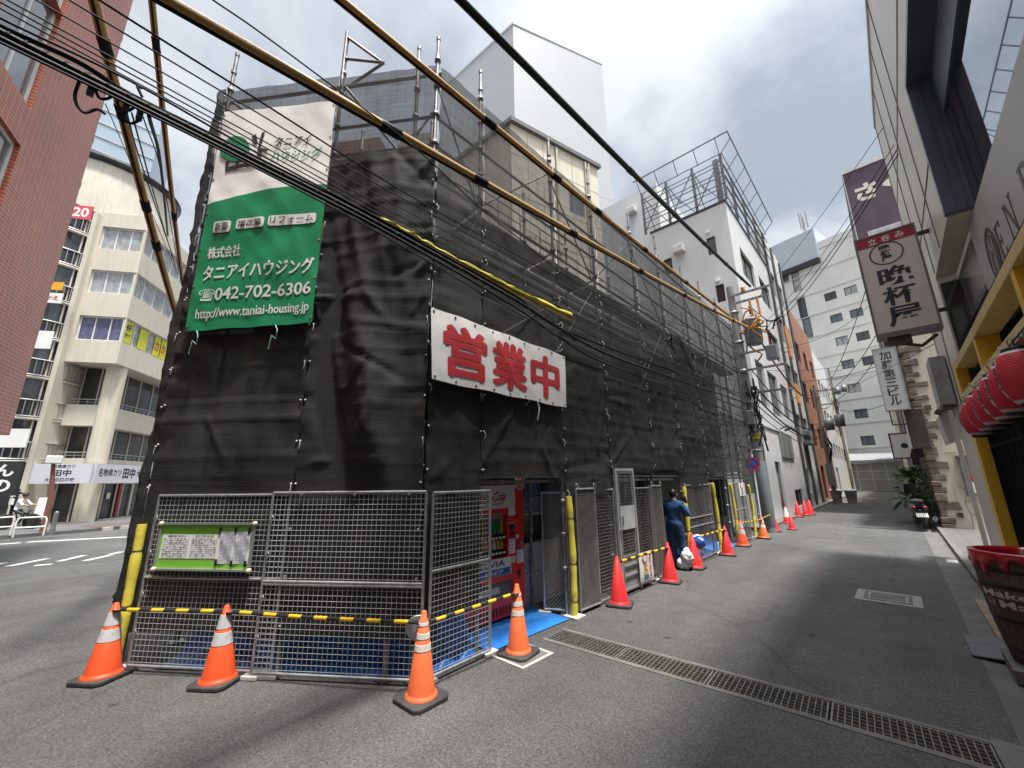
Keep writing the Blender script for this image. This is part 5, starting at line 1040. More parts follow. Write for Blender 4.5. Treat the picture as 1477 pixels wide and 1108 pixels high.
for k, (dz, r, lb) in enumerate(((0.0, 0.15, 'lower white plastic rubbish bag beside the worker'), (0.16, 0.12, 'upper white plastic rubbish bag beside the worker'))):
    m = MB(); c = q+V((-0.02+0.09*k, 0.02-0.05*k, r*0.8+dz)); vs = []
    m.sphere((0,0,0), 1, 22, 16); m.v = [((c.x+v[0]*r*(1+0.28*noise.noise(V((v[0]*2.2+k*5, v[1]*2.2, v[2]*2.2)))+0.12*noise.noise(V((v[0]*6, v[1]*6, v[2]*6+k))))), c.y+v[1]*r*(1+0.28*noise.noise(V((v[0]*2.2+k*5, v[1]*2.2, v[2]*2.2)))), c.z+v[2]*r*(0.85 if k == 0 else 1.0)*(1+0.35*noise.noise(V((v[0]*4+k, v[1]*4, v[2]*4))))+(0.05 if v[2] > 0.9 else 0)) for v in m.v]
    tag(m.build('rubbish_bag', BAG, origin=(c.x, c.y, c.z-r)), lb, 'rubbish bag', 'white rubbish bags by the worker')
# manholes and covers in the road
t = thing('manhole_cover', 'pale rectangular steel cover with border set in the alley asphalt', 'manhole cover', (-0.42, 8.72, 0))
m = MB(); m.bx(-0.79, -0.05, 8.33, 9.08, 0.002, 0.007); m.build('surround', M('cover border', (0.24, 0.235, 0.22), 0.8, var=0.2, vs=10), t)
m = MB(); m.bx(-0.69, -0.15, 8.43, 8.98, 0.0075, 0.012); m.build('lid', M('cover lid', (0.09, 0.09, 0.09), 0.7, var=0.3, vs=15), t)
m = MB(); m.bx(-0.64, -0.62, 8.48, 8.93, 0.0125, 0.015); m.bx(-0.22, -0.20, 8.48, 8.93, 0.0125, 0.015); m.bx(-0.62, -0.22, 8.48, 8.5, 0.0125, 0.015); m.bx(-0.62, -0.22, 8.91, 8.93, 0.0125, 0.015)
for k in range(4): m.bx(-0.5, -0.38, 8.75+k*0.035, 8.76+k*0.035, 0.0125, 0.015)
m.build('raised_rim', M('cover rim', (0.27, 0.265, 0.25), 0.7, var=0.2), t)
t = thing('meter_cover', 'pale square concrete cover set in the ground under the vending machine cone', 'ground cover', (-3.28, 3.35, 0))
m = MB(); m.bx(-3.46, -2.98, 3.28, 3.78, 0.002, 0.008); m.build('slab', M('pale cover', (0.40, 0.36, 0.34), 0.85, var=0.2, vs=8, dirt=0.4), t)
m = MB(); m.bx(-3.42, -3.02, 3.32, 3.74, 0.0085, 0.011); m.build('centre_plate', CONCD, t)
# ================================================================== RIGHT SIDE OF THE ALLEY
PANEL = M('pale metal cladding', (0.62, 0.595, 0.53), 0.4, 0.05, var=0.06, vs=0.8, dirt=0.25, dcol=(0.35, 0.28, 0.15), streak=True)
MIRR = M('reflective shop glass', (0.045, 0.055, 0.065), 0.015, 0.0, var=0.2, vs=0.5, spec=1.0, coat=1.0)
MIRR2 = M('upper reflective glass', (0.34, 0.37, 0.40), 0.015, 1.0, var=0.08, vs=0.4)
FRAMEB = M('dark blue grey window frame', (0.09, 0.12, 0.17), 0.35, 0.0, var=0.15)
YELP = M('yellow frame paint', (0.75, 0.48, 0.03), 0.45, var=0.12, vs=3, dirt=0.35, dcol=(0.30, 0.20, 0.08))
YELB = M('pale yellow frame paint', (0.70, 0.55, 0.22), 0.5, var=0.12, vs=3, dirt=0.5, dcol=(0.33, 0.25, 0.14))
X1, YE, ZR = 1.1, 12.5, 10.45
t = thing('shop_building', 'metal clad building with a recessed glass window over the yellow framed bar', 'building', (X1, YE, 0))
m = MB(); ux = V((0,-1,0)); n = V((-1,0,0)); O = V((X1, YE, 0.1)); Wd = YE+5
facade(m, O, ux, n, Wd, ZR-0.1, [(YE-7.65, 5.15, Wd, 7.45, 'b'), (YE-10.0, 0.0, YE-7.65, 5.15, 'rb'), (YE-7.65, 0.0, Wd, 5.15, 'tlb')], 0.26)
m.quad((X1, YE, 0.1), (X1, YE, ZR), (X1+9, YE, ZR), (X1+9, YE, 0.1)); m.quad((X1, -5, ZR), (X1+9, -5, ZR), (X1+9, YE, ZR), (X1, YE, ZR)); m.quad((X1+.3, -5, 0.1), (X1+9, -5, 0.1), (X1+9, -5, ZR), (X1+.3, -5, ZR))
m.build('cladding', PANEL, t)
m = MB()
for y in (12.49, 11.1, 9.9, 8.75): m.bx(X1-0.012, X1-0.001, y-0.012, y+0.012, 5.3 if y < 9.95 else 3.0, ZR)
for z in (8.1, 6.2): m.bx(X1-0.010, X1-0.0015, 7.7 if z < 7 else -4.5, YE, z, z+0.02)
m.build('joint', M('cladding joint', (0.16, 0.15, 0.14), 0.6), t)
m = MB(); m.bx(X1-0.03, X1-0.004, -4.9, YE+0.02, ZR-0.03, ZR+0.08); m.build('coping', ALU, t)
m = MB(); m.bx(X1+0.264, X1+0.29, -4.9, 7.64, 5.21, 6.9); m.build('window_glass', MIRR2, t)
m = MB()
m.bx(X1-0.02, X1+0.262, 7.56, 7.648, 5.27, 7.54); m.bx(X1-0.02, X1+0.262, -4.9, 7.555, 7.46, 7.545); m.bx(X1+0.24, X1+0.275, -4.9, 7.555, 6.78, 7.455)
for q in (0.09, 0.18): m.bx(X1+q, X1+q+0.012, 7.548, 7.558, 5.27, 7.45)
m.build('window_frame', FRAMEB, t)
m = MB(); m.bx(X1+0.262, X1+0.9, -4.9, 9.99, 4.36, 5.16); m.build('recess_wall', FRAMEB, t)
m = MB(); m.bx(X1+0.9, X1+1.0, -4.9, 9.99, 0.12, 4.35); m.build('shop_wall', M('dark shop interior', (0.018, 0.017, 0.016), 0.6, var=0.4), t)
m = MB()
for k in range(11): y = 9.4-k*0.62; m.bx(X1+0.84, X1+0.898, y-0.03, y+0.03, 0.12, 4.1)
for z in (2.5, 3.3, 4.1): m.bx(X1+0.85, X1+0.896, 2.0, 9.5, z, z+0.05)
m.build('shopfront_frame', M('grey shopfront frame', (0.12, 0.12, 0.115), 0.4, 0.3, var=0.2), t)
m = MB(); m.bx(X1+0.02, X1+0.9, 9.93, 9.985, 0.12, 5.1); m.build('end_panel', MIRR, t)
m = MB(); m.bx(X1+0.255, X1+0.2605, 8.05, 9.6, 4.4, 5.12); m.build('poster', M('dark printed film', (0.08, 0.08, 0.085), 0.25, var=0.95, vs=4, dirt=0.5, dcol=(0.3, 0.3, 0.3)), t)
for k in range(2):
    m = MB(); m.bx(X1+0.30+.3*k, X1+0.34+.3*k, 2.0, 9.9, 4.33-0.16*k, 4.36-0.16*k); m.build('canopy_slat', M('slat grey', (0.2, 0.2, 0.2), 0.5), t)
# EN sign
XS = X1+0.22
t = thing('fascia_sign', 'grey shop fascia sign with an oval compass logo and dark serif capitals', 'sign', (XS, 6, 4.5))
def es(u, v): return atx(u, v, XS)
yl = es(1406, 350).y; zb = es(1440, 408).z
m = MB(); m.bx(XS, XS+0.03, 1.0, 8.05, 4.22, 5.19); m.build('panel', M('grey sign panel face', (0.44, 0.44, 0.43), 0.4, 0.1, var=0.04), t)
c = es(1434, 368); h_ = 0.36; LG = M('sign charcoal', (0.05, 0.05, 0.053), 0.4)
m = MB()
def ring(mb, c, r0, r1, sy=1.0, x=XS-0.004, seg=40):
    P = lambda r, a: (x, c.y-r*sy*cos(a), c.z+r*sin(a))
    for k in range(seg): a, b = 2*pi*k/seg, 2*pi*(k+1)/seg; mb.prism([V(P(r0, a)), V(P(r1, a)), V(P(r1, b)), V(P(r0, b))], (-0.004, 0, 0))
ring(m, c, h_*0.84, h_*1.0, 0.78); m.build('logo_ring', LG, t)
m = MB(); m.prism([V((XS-0.004, c.y-0.78*h_*0.75*cos(a), c.z+h_*0.75*sin(a))) for a in [2*pi*k/40 for k in range(40)]], (-0.004, 0, 0)); d_ = m.build('logo_disc', LG, t)
m = MB()
for s in (1, -1): m.prism([V((XS-0.0085, c.y, c.z+s*h_*0.74)), V((XS-0.0085, c.y-0.14*h_, c.z-s*h_*0.3)), V((XS-0.0085, c.y+0.02*h_, c.z-s*h_*0.02))], (-0.002, 0, 0)); m.prism([V((XS-0.0085, c.y+s*0.42*h_, c.z-s*h_*0.5)), V((XS-0.0085, c.y+s*0.34*h_, c.z-s*h_*0.55)), V((XS-0.0085, c.y+s*0.10*h_, c.z+s*h_*0.66)), V((XS-0.0085, c.y+s*.16*h_, c.z+s*h_*0.68))], (-0.002, 0, 0))
m.build('logo_needle', M('sign pale', (0.44, 0.44, 0.43), 0.4), d_)
def serif(mb, ch, O, ux, uy, n, h):
    O, ux, uy, n = V(O), V(ux), V(uy), V(n); 
    def r(x0, y0, x1, y1): mb.prism([O+ux*x0*h+uy*y0*h, O+ux*x1*h+uy*y0*h, O+ux*x1*h+uy*y1*h, O+ux*x0*h+uy*y1*h], n*0.004)
    def pl(*pts): mb.prism([O+ux*x*h+uy*y*h for x, y in pts], n*0.004)
    if ch == 'E':
        r(0.08, 0, 0.22, 1); r(0, 0, 0.08, 0.05); r(0, 0.95, 0.08, 1); r(0.22, 0, 0.62, 0.06); r(0.22, 0.94, 0.6, 1); r(0.22, 0.48, 0.46, 0.54); r(0.57, 0.06, 0.62, 0.22); r(0.55, 0.8, 0.6, 0.94); r(0.42, 0.38, 0.46, 0.48); r(0.42, 0.54, 0.46, 0.64)
    if ch == 'N':
        r(0.08, 0.05, 0.13, 0.95); r(0, 0, 0.22, 0.05); r(-0.02, 0.95, 0.2, 1); pl((0.13, 0.95), (0.62, 0.02), (0.7, 0.02), (0.7, 0.12), (0.24, 0.97)); r(0.65, 0.14, 0.7, 0.95); r(0.57, 0.95, 0.78, 1)
    if ch == 'D':
        r(0.08, 0, 0.22, 1); r(0, 0, 0.08, 0.05); r(0, 0.95, 0.08, 1)
        for k in range(12):
            a, b = -pi/2+pi*k/12, -pi/2+pi*(k+1)/12; P = lambda t, q: (0.3+q*cos(t), 0.5+0.5*(q/0.45 if q > 0.4 else q/0.345*0.88)*sin(t))
            pl(P(a, 0.45), P(b, 0.45), P(b, 0.31), P(a, 0.31))
        r(0.22, 0, 0.31, 0.06); r(0.22, 0.94, 0.31, 1)
uy = V((0,0,1)); ux = V((0,-1,0)); b0_ = c.z-0.24
for ch, u, v in (('E', 1441, 355), ('N', 1454, 325), ('D', 1471, 262)):
    m = MB(); q = es(u, v); serif(m, ch, (XS-0.001, q.y, b0_), ux, uy, (-1,0,0), 0.44); m.build('dark_letter', LG, t)
# yellow frame with post
t = thing('yellow_frame', 'yellow painted steel frame and post in front of the bar hung with lanterns', 'frame', (X1, 10, 0.1))
m = MB(); m.bx(X1-0.10, X1+0.03, 9.72, 10.02, 0.105, 3.62); m.build('post', YELP, t, bevel=0.006)
for z, nm in ((3.50, 'upper_beam'), (2.98, 'lower_beam')):
    m = MB(); m.bx(X1-0.10, X1+0.12, 1.5, 9.715, z, z+0.12); m.build(nm, YELB, t, bevel=0.006)
for y in (7.6, 5.2, 2.8):
    m = MB(); m.bx(X1-0.095, X1+0.115, y-0.06, y+0.06, 3.105, 3.495); m.build('upright', YELP, t)
for y in (8.7, 6.3, 4.0):
    m = MB(); m.bx(X1+0.125, X1+0.85, y-0.05, y+0.05, 3.5, 3.6); m.build('tie_beam', YELP, t)
m = MB(); m.bx(X1+0.3, X1+0.33, 1.5, 9.7, 3.15, 3.45); m.build('back_rail', M('wood rail', (0.25, 0.19, 0.12), 0.7, var=0.2, dirt=.3), t)
t = thing('bulb_cable', 'white bulb cable looped along the lower yellow beam over the lanterns', 'cable', (X1-.1, 9.5, 2.95)); m = MB(); pts = []
for k in range(81): y = 9.6-k*0.08; pts.append(V((X1-0.13-0.04*sin(k*1.3), y, 2.94+0.05*sin(k*0.9)+0.05*abs(sin(k*0.31)))))
m.tube(pts, 0.006, 5); m.build('wire', EYEL, t)
for k in range(9):
    m = MB(); y = 9.3-k*0.7; m.lathe([(0.012, 0.05), (0.022, 0.03), (0.03, -0.01), (0.02, -0.04), (0, -0.05)], 10, (X1-0.14, y, 2.9)); m.build('bulb', M('bulb glass', (0.3, 0.28, 0.25), 0.15, var=0.1) if k == 0 else bpy.data.materials['bulb glass'], t)
# lanterns
LRED = M('red lantern paper', (0.66, 0.045, 0.07), 0.6, var=0.1, vs=6); LWH = M('white lantern paper', (0.62, 0.56, 0.55), 0.6, var=0.08)
proto = None; LN = [((1410, 604), 'farthest small red paper lantern at the yellow post'), ((1422, 594), 'second red paper lantern from the yellow post'), ((1434, 584), 'third red paper lantern from the yellow post'), ((1447, 573), 'fourth red paper lantern from the yellow post'), ((1461, 560), 'fifth red paper lantern from the yellow post'), ((1480, 543), 'nearest red paper lantern at the right edge of the photo')]
for i, ((u, v), lb) in enumerate(LN):
    q = atx(u, v, X1-0.17)
    if proto is None:
        proto = t = thing('paper_lantern', lb, 'lantern', (0,0,0), 'red paper lanterns on the yellow frame'); m = MB(); m.smooth = True; prof = []; nseg = 30
        for k in range(61):
            f_ = k/60; z = -0.23+0.46*f_; r = 0.078+0.088*sin(pi*f_)**0.55-0.005*(k % 3 == 0); prof.append((r, z))
        m.lathe(prof, nseg)
        for j, f in enumerate(m.f):
            cxx = sum(m.v[a][0] for a in f)/4; cyy = sum(m.v[a][1] for a in f)/4; czz = sum(m.v[a][2] for a in f)/4; an = math.degrees(math.atan2(cyy, cxx)) % 360
            if (abs((an-178+180) % 360-180) < 15 or abs((an-294+180) % 360-180) < 14) and abs(czz) < 0.16: m.mi[j] = 1
            if abs(czz) > 0.2: m.mi[j] = 1
        m.build('paper', [LRED, LWH], t)
        m = MB(); m.lathe([(0.05, 0.228), (0.088, 0.228), (0.088, 0.255), (0.05, 0.255)], 20); m.build('top_ring', BLACK, t); m = MB(); m.lathe([(0.05, -0.255), (0.088, -0.255), (0.088, -0.228), (0.05, -0.228)], 20); m.build('bottom_ring', BLACK, t)
        m = MB()
        for (az0, z0_, w1, h1) in ((186, 0.09, 0.022, 0.008), (190, 0.06, 0.007, 0.03), (186, 0.01, 0.024, 0.008), (189, -0.03, 0.007, 0.03), (188, -0.085, 0.02, 0.008)):
            a = radians(az0); f_ = (z0_+0.23)/0.46; r = 0.078+0.088*sin(pi*f_)**0.55+0.003; p = V((r*cos(a), r*sin(a), z0_)); tg = V((-sin(a), cos(a), 0)); m.ob(p-tg*w1-V((0,0,h1)), tg*2*w1, V((cos(a), sin(a), 0))*0.002, V((0,0,2*h1)))
        m.build('brush_mark', INK, t)
        m = MB(); m.tube([(0, 0, 0.25), (0, 0, 0.33)], 0.006, 5); m.build('hanger', BLACK, t); o = t
    else: o = copy_tree(proto); o['label'] = lb
    o.location = q; o.rotation_euler = (0.03*sin(i*2), 0.04*cos(i*3), radians(6*sin(i*5)))
t = thing('lantern_rail', 'black rail the red lanterns hang from', 'rail', (X1-.17, 9, 2.95)); m = MB(); q0 = atx(1410, 604, X1-.17); q1 = atx(1480, 543, X1-.17); m.tube([q0+V((0,0.5,0.335)), q1+V((0,-0.8,0.335))], 0.008, 6); m.build('bar', BLACK, t)
m = MB(); m.beam(q0+V((0.0,0.48,0.335)), q0+V((0.1,0.48,0.335)), 0.03, 0.015); m.build('bracket', BLACK, t)
# hanging sign with lit white face
YS = 9.2; a = aty(1232, 350, YS); b = aty(1312, 326, YS); d = aty(1269, 482, YS); sx0, sx1, sz0, sz1 = (a.x+d.x)/2, 0.92, d.z, a.z
t = thing('hanging_sign', 'projecting bar sign with red top band and bold black brush lettering', 'sign', (X1, YS, sz0)); SW = sx1-sx0; SH = sz1-sz0; dep = 0.22
m = MB(); m.bx(sx0, sx1, YS, YS+dep, sz0, sz1); m.build('box', SIGNW, t)
m = MB(); e_ = 0.03
m.bx(sx0-e_, sx1+e_, YS-0.012, YS+dep+0.01, sz1+0.001, sz1+e_); m.bx(sx0-e_, sx1+e_, YS-0.012, YS+dep+0.01, sz0-0.09, sz0-0.001); m.bx(sx0-e_, sx0-0.001, YS-0.011, YS+dep+0.009, sz0, sz1); m.bx(sx1+0.001, sx1+e_, YS-0.011, YS+dep+0.009, sz0, sz1); m.build('frame', M('sign frame grey', (0.17, 0.165, 0.16), 0.4, 0.4, var=0.2), t)
P = lambda a, b, d=0.003: V((sx0+SW*a, YS-d, sz0+SH*b)); ux = V((1,0,0)); uy = V((0,0,1))
m = MB(); m.bx(sx0, sx1, YS-0.004, YS-0.001, sz0+SH*0.895, sz1-0.001); rb = m.build('red_band', M('sign red', (0.33, 0.02, 0.04), 0.4, var=0.05), t)
m = MB()
for k, ch in enumerate('立呑み'): text(m, ch, P(0.2+0.24*k, 0.912, 0.0055), ux, uy, w=SW*0.16, h=SH*0.065, bold=0.02)
m.build('white_lettering', WPAINT, rb)
m = MB(); cc = P(0.47, 0.79)
for k in range(36):
    p, q = 2*pi*k/36, 2*pi*(k+1)/36; R1, R2 = SW*0.30, SW*0.275; f2 = lambda r, t_: V((cc.x+r*cos(t_), YS-0.003, cc.z+r*0.95*sin(t_))); m.prism([f2(R2, p), f2(R1, p), f2(R1, q), f2(R2, q)], (0, -0.002, 0))
m.build('circle_emblem', INK, t)
m = MB(); vtext(m, '晩杯屋', P(0.36, 0.88, 0.003), ux, uy, SW*0.2, SH*0.17, bold=0.04, gap=0.05); m.build('small_lettering', INK, t)
m = MB()
for dx_ in (-0.010, 0.0, 0.010): vtext(m, '晩杯屋', P(0.24+dx_, 0.645, 0.003+0.0012*(dx_ > 0)+.0006*(dx_ < 0)), ux, uy, SW*0.56, SH*0.60, bold=0.012, gap=0.08)
m.build('black_lettering', M('dark blue black ink', (0.018, 0.03, 0.042), 0.5), t)
m = MB(); m.bx(sx1+e_, X1-0.003, YS+0.05, YS+0.1, sz1-0.2, sz1-0.14); m.bx(sx1+e_, X1-0.003, YS+0.05, YS+0.1, sz0+0.2, sz0+0.26); m.build('bracket', BLACK, t)
m = MB(); m.bx(sx0+0.1, sx0+0.4, YS+0.04, YS+0.16, sz0-0.22, sz0-0.092); m.tube([(sx0+.25, YS+.1, sz0-.2), (sx0+.5, YS+.12, sz0-.3), (sx1-.05, YS+.12, sz0-.15)], 0.03, 6); m.build('ballast', M('grimy ballast', (0.1, 0.095, 0.085), 0.8, var=0.4, vs=8), t)
# purple building with white kana
YP = 26.0; PUR = M('purple painted cladding', (0.06, 0.034, 0.056), 0.5, var=0.25, vs=1.5, dirt=0.4, dcol=(0.12, 0.085, 0.10), streak=True)
a = aty(1217, 252, YP); d = aty(1235, 345, YP); px0 = 0.6
t = thing('purple_building', 'tall purple clad building with white kana behind the hanging bar sign', 'building', (px0, YP, 0))
m = MB(); m.bx(px0, 7, YP, YP+10, 0, a.z); m.build('wall', PUR, t)
m = MB(); m.bx(px0-0.04, 7.02, YP-0.05, YP+10, a.z+0.002, a.z+0.22); m.build('coping', WHITE2, t)
m = MB(); m.bx(px0-0.03, px0-0.001, YP-0.03, YP+0.25, 0, a.z); m.build('corner_trim', WHITE2, t)
q1 = aty(1255, 300, YP); m = MB()
for k, (u, v, ch) in enumerate(((1237, 293, 'さ'), (1276, 279, 'く'))): q = aty(u, v, YP); text(m, ch, (q.x, YP-0.004, q.z), (1,0,0), (0,0,1), w=0.85, h=1.0, bold=0.045)
m.build('white_lettering', M('cream white letter', (0.62, 0.60, 0.52), 0.5, var=0.08, dirt=.2), t)
m = MB(); q = aty(1262, 330, YP); m.bx(q.x-0.3, q.x+1.4, YP-0.03, YP-0.001, q.z-0.7, q.z-0.05); f_ = m.build('window', ALU, t); m = MB(); m.bx(q.x-0.22, q.x+1.32, YP-0.036, YP-0.031, q.z-0.62, q.z-0.13); m.build('pane', CURT, f_)
# cream building with stone quoins
YQ, XQ = 20.0, 0.87
t = thing('stone_corner_building', 'old cracked cream wall with rough brown corner stones', 'building', (XQ, YQ, 0))
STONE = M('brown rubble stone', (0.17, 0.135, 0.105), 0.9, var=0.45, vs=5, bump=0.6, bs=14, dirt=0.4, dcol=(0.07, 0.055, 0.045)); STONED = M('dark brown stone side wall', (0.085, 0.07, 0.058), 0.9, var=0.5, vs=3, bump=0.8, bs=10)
HQ = 9.0; m = MB(); m.quad((XQ, YQ, 0), (XQ+5, YQ, 0), (XQ+5, YQ, HQ), (XQ, YQ, HQ)); m.quad((XQ, YQ, HQ), (XQ+5, YQ, HQ), (XQ+5, YP-.02, HQ), (XQ, YP-.02, HQ)); m.build('wall', CREAM2, t)
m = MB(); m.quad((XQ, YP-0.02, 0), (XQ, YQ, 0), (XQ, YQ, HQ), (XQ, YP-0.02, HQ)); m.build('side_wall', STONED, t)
random.seed(11); m = MB(); z = 0.0; k = 0
while z < HQ-0.2:
    h = random.uniform(0.17, 0.30); w_ = [0.20, 0.34, 0.16, 0.48, 0.22, 0.30][k % 6]*random.uniform(0.8, 1.15); pr_ = random.uniform(0.03, 0.08)
    m.add([(XQ-pr_+random.uniform(-.01, .01) if i in (0, 3, 4, 7) else XQ+w_*random.uniform(.94, 1.06), YQ-pr_ if j == 0 else YQ+0.3, z+0.012 if kz == 0 else z+h) for i, (j, kz) in enumerate(((0, 0), (0, 0), (1, 0), (1, 0), (0, 1), (0, 1), (1, 1), (1, 1)))], [(0,3,2,1),(4,5,6,7),(0,1,5,4),(1,2,6,5),(2,3,7,6),(3,0,4,7)]); z += h; k += 1
m.build('quoin_stone', STONE, t, bevel=0.025)
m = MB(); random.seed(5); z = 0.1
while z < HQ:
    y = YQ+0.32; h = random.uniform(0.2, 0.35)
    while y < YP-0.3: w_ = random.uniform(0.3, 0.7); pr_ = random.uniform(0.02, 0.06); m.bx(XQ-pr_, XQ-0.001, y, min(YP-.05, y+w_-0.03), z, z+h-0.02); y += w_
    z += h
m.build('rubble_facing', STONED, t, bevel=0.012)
m = MB()                                            # cracks in the render
for pts in (((0.35, 0.0), (0.40, 0.5), (0.33, 0.9), (0.45, 1.3), (0.42, 1.9)), ((0.40, 0.5), (0.62, 0.7), (0.75, 0.62)), ((0.45, 1.3), (0.25, 1.45)), ((0.33, 0.9), (0.55, 1.05), (0.9, 1.0)), ((0.15, 2.55), (0.6, 2.5), (1.4, 2.6)), ((0.62, 2.5), (0.6, 3.0))):
    m.tube([(XQ+0.25+x, YQ-0.001, z) for x, z in pts], 0.006, 4)
m.build('crack', M('crack line', (0.16, 0.14, 0.11), 0.9), t)
for (x, z) in ((1.12, 4.05), (1.2, 0.45), (1.3, 3.4)):
    m = MB(); m.bx(x, x+0.14, YQ-0.06, YQ-0.001, z, z+0.14); m.build('wall_fitting', STONED, t)
# gutter pipe and strip along the near building end
t = thing('white_post', 'thin white post at the end of the metal clad building', 'post', (X1-.06, YE+.05, .1)); m = MB(); m.bx(X1-0.09, X1-0.02, YE+0.06, YE+0.13, 0.105, 3.9); m.build('pole', WPAINT, t); m = MB(); m.bx(X1-0.1, X1+0.0, YE+0.05, YE+0.14, 3.905, 3.95); m.build('cap', WPAINT, t)
# duct hood, canopy, meter box
t = thing('duct_hood', 'galvanised duct hood on the wall above the white side canopy', 'duct', (X1, 12.0, 4.2)); a = atx(1344, 508, X1-0.2); z1 = a.z
m = MB(); m.bx(X1-0.24, X1-0.015, 11.55, 12.35, z1-1.0, z1); m.build('casing', M('galvanised sheet', (0.33, 0.34, 0.34), 0.45, 0.4, var=0.25, vs=5), t, bevel=0.01)
m = MB(); m.bx(X1-0.21, X1-0.03, 11.6, 12.3, z1-1.03, z1-1.005); m.build('opening', BLACK, t)
YA = 12.62; t = thing('side_canopy', 'white sheet side panel of a small canopy with dark sloping edge', 'canopy', (X1, YA, 2.7)); pa, pb, pc, pd = [aty(u, v, YA) for u, v in ((1354, 600), (1377, 562), (1397, 630), (1369, 640))]
m = MB(); m.prism([pa, pd, pc, pb], (0, 0.9, 0)); m.build('panel', WHITE2, t)
m = MB(); m.beam(pa+V((-.03,-.03,0.03)), pb+V((.02,-.03,0.05)), 0.1, 0.05, up=(0,1,0)); m.build('edge', M('dark canopy edge', (0.09, 0.085, 0.08), 0.7), t)
a = aty(1382, 660, YQ-0.2); b = aty(1412, 716, YQ-0.2); t = thing('meter_box', 'grey meter box with a red panel on the cream wall', 'meter box', (a.x, YQ-.1, b.z))
m = MB(); m.bx(a.x, b.x+0.0, YQ-0.2, YQ-0.003, b.z, a.z); m.build('box', M('blue grey box', (0.16, 0.18, 0.2), 0.5, var=0.15), t, bevel=0.01)
m = MB(); m.bx(a.x+0.1, b.x-0.03, YQ-0.21, YQ-0.201, b.z+0.48, b.z+0.72); m.build('red_panel', REDP, t); m = MB(); m.bx(a.x+0.1, b.x-0.03, YQ-0.21, YQ-0.201, b.z+0.1, b.z+0.44); m.build('white_panel', WPAINT, t)
m = MB(); m.bx(a.x-.05, b.x+0.05, YQ-0.26, YQ-0.002, a.z+0.002, a.z+0.07); m.build('top_board', M('rusty board', (0.2, 0.12, 0.08), 0.8), t)
# building-name sign
YN = 19.2; a = aty(1260, 505, YN); b = aty(1292, 499, YN); d = aty(1277, 592, YN); e2 = aty(1308, 581, YN)
nx0, nx1, nz0, nz1 = (a.x+d.x)/2, (b.x+e2.x)/2, d.z, a.z
t = thing('name_sign', 'grey vertical building name sign projecting from the stone corner', 'sign', (nx1, YN, nz0)); m = MB(); m.bx(nx0, nx1, YN, YN+0.3, nz0, nz1); m.build('box', M('grey white sign', (0.40, 0.41, 0.41), 0.5, var=0.08, dirt=0.2), t)
m = MB(); m.bx(nx0-.03, nx0-.001, YN-.01, YN+.31, nz0-.03, nz1+.03); m.bx(nx1+.001, nx1+.03, YN-.01, YN+.31, nz0-.03, nz1+.03); m.bx(nx0, nx1, YN-.01, YN+.31, nz1+.001, nz1+.03); m.bx(nx0, nx1, YN-.01, YN+.31, nz0-.03, nz0-.001); m.build('frame', M('sign edge', (0.25, 0.25, 0.25), 0.5), t)
m = MB(); vtext(m, '加藤第三ビル', (nx0+(nx1-nx0)*0.24, YN-0.003, nz1-0.12), (1,0,0), (0,0,1), (nx1-nx0)*0.52, (nz1-nz0)*0.88, gap=0.08, bold=0.02); m.build('black_lettering', INK, t)
m = MB()
for z in (nz0+.3, nz1-.3): m.bx(nx1+.03, XQ+0.0, YN+.1, YQ-0.09, z, z+0.05)
m.bx(nx0+.05, nx0+.09, YN+.1, YN+.14, nz0-.5, nz0-.031); m.bx(nx0+.05, XQ, YN+.1, YN+.14, nz0-.54, nz0-.5); m.build('bracket', DARKF, t)
a = aty(1300, 591, 19.6); b = aty(1333, 647, 19.6); t = thing('dark_box_sign', 'dark brown blank box sign below the building name sign', 'sign', (a.x, 19.6, b.z)); m = MB(); m.bx(a.x+0.05, a.x+0.52, 19.5, 19.86, b.z, a.z); m.build('box', M('dark brown sign', (0.045, 0.035, 0.03), 0.5, var=0.2), t, bevel=0.03)
m = MB(); m.bx(a.x+0.0, a.x+0.048, 19.55, 19.85, b.z+.02, a.z-.02); m.build('side_face', SIGNW, t); m = MB(); m.bx(a.x+.52, XQ-.03, 19.7, 19.75, a.z-.3, a.z-.25); m.build('bracket', BLACK, t)
a = aty(1283, 627, 25.2); b = aty(1307, 660, 25.2); t = thing('small_sign', 'small white sign panel beyond the dark box sign', 'sign', (a.x, 25.2, b.z)); m = MB(); m.bx(a.x, a.x+0.75, 25.2, 25.3, b.z, a.z); m.build('panel', WPAINT, t); m = MB()
m.bx(a.x-.05, a.x-.001, 25.19, 25.31, b.z-.05, a.z+.05); m.bx(a.x+.751, a.x+.8, 25.19, 25.31, b.z-.05, a.z+.05); m.bx(a.x, a.x+.75, 25.19, 25.31, a.z+.001, a.z+.05); m.bx(a.x, a.x+.75, 25.19, 25.31, b.z-.05, b.z-.001); m.build('frame', DARKF, t)
m = MB(); m.disc((a.x+.4, 25.198, (a.z+b.z)/2), (0,-1,0), 0.12, .004, 14); m.build('dark_mark', INK, t)
t = thing('doorway_awning', 'small black awning at the stone corner above the plants', 'awning', (0.4, 20.3, 2.4)); a = aty(1313, 659, 20.4); m = MB(); m.prism([V((a.x, 20.4, a.z)), V((XQ-.04, 20.4, a.z)), V((XQ-.04, 20.4, a.z+.5)), V((a.x+.1, 20.4, a.z+.35))], (0, 1.0, 0)); m.build('cover', BLACK, t)
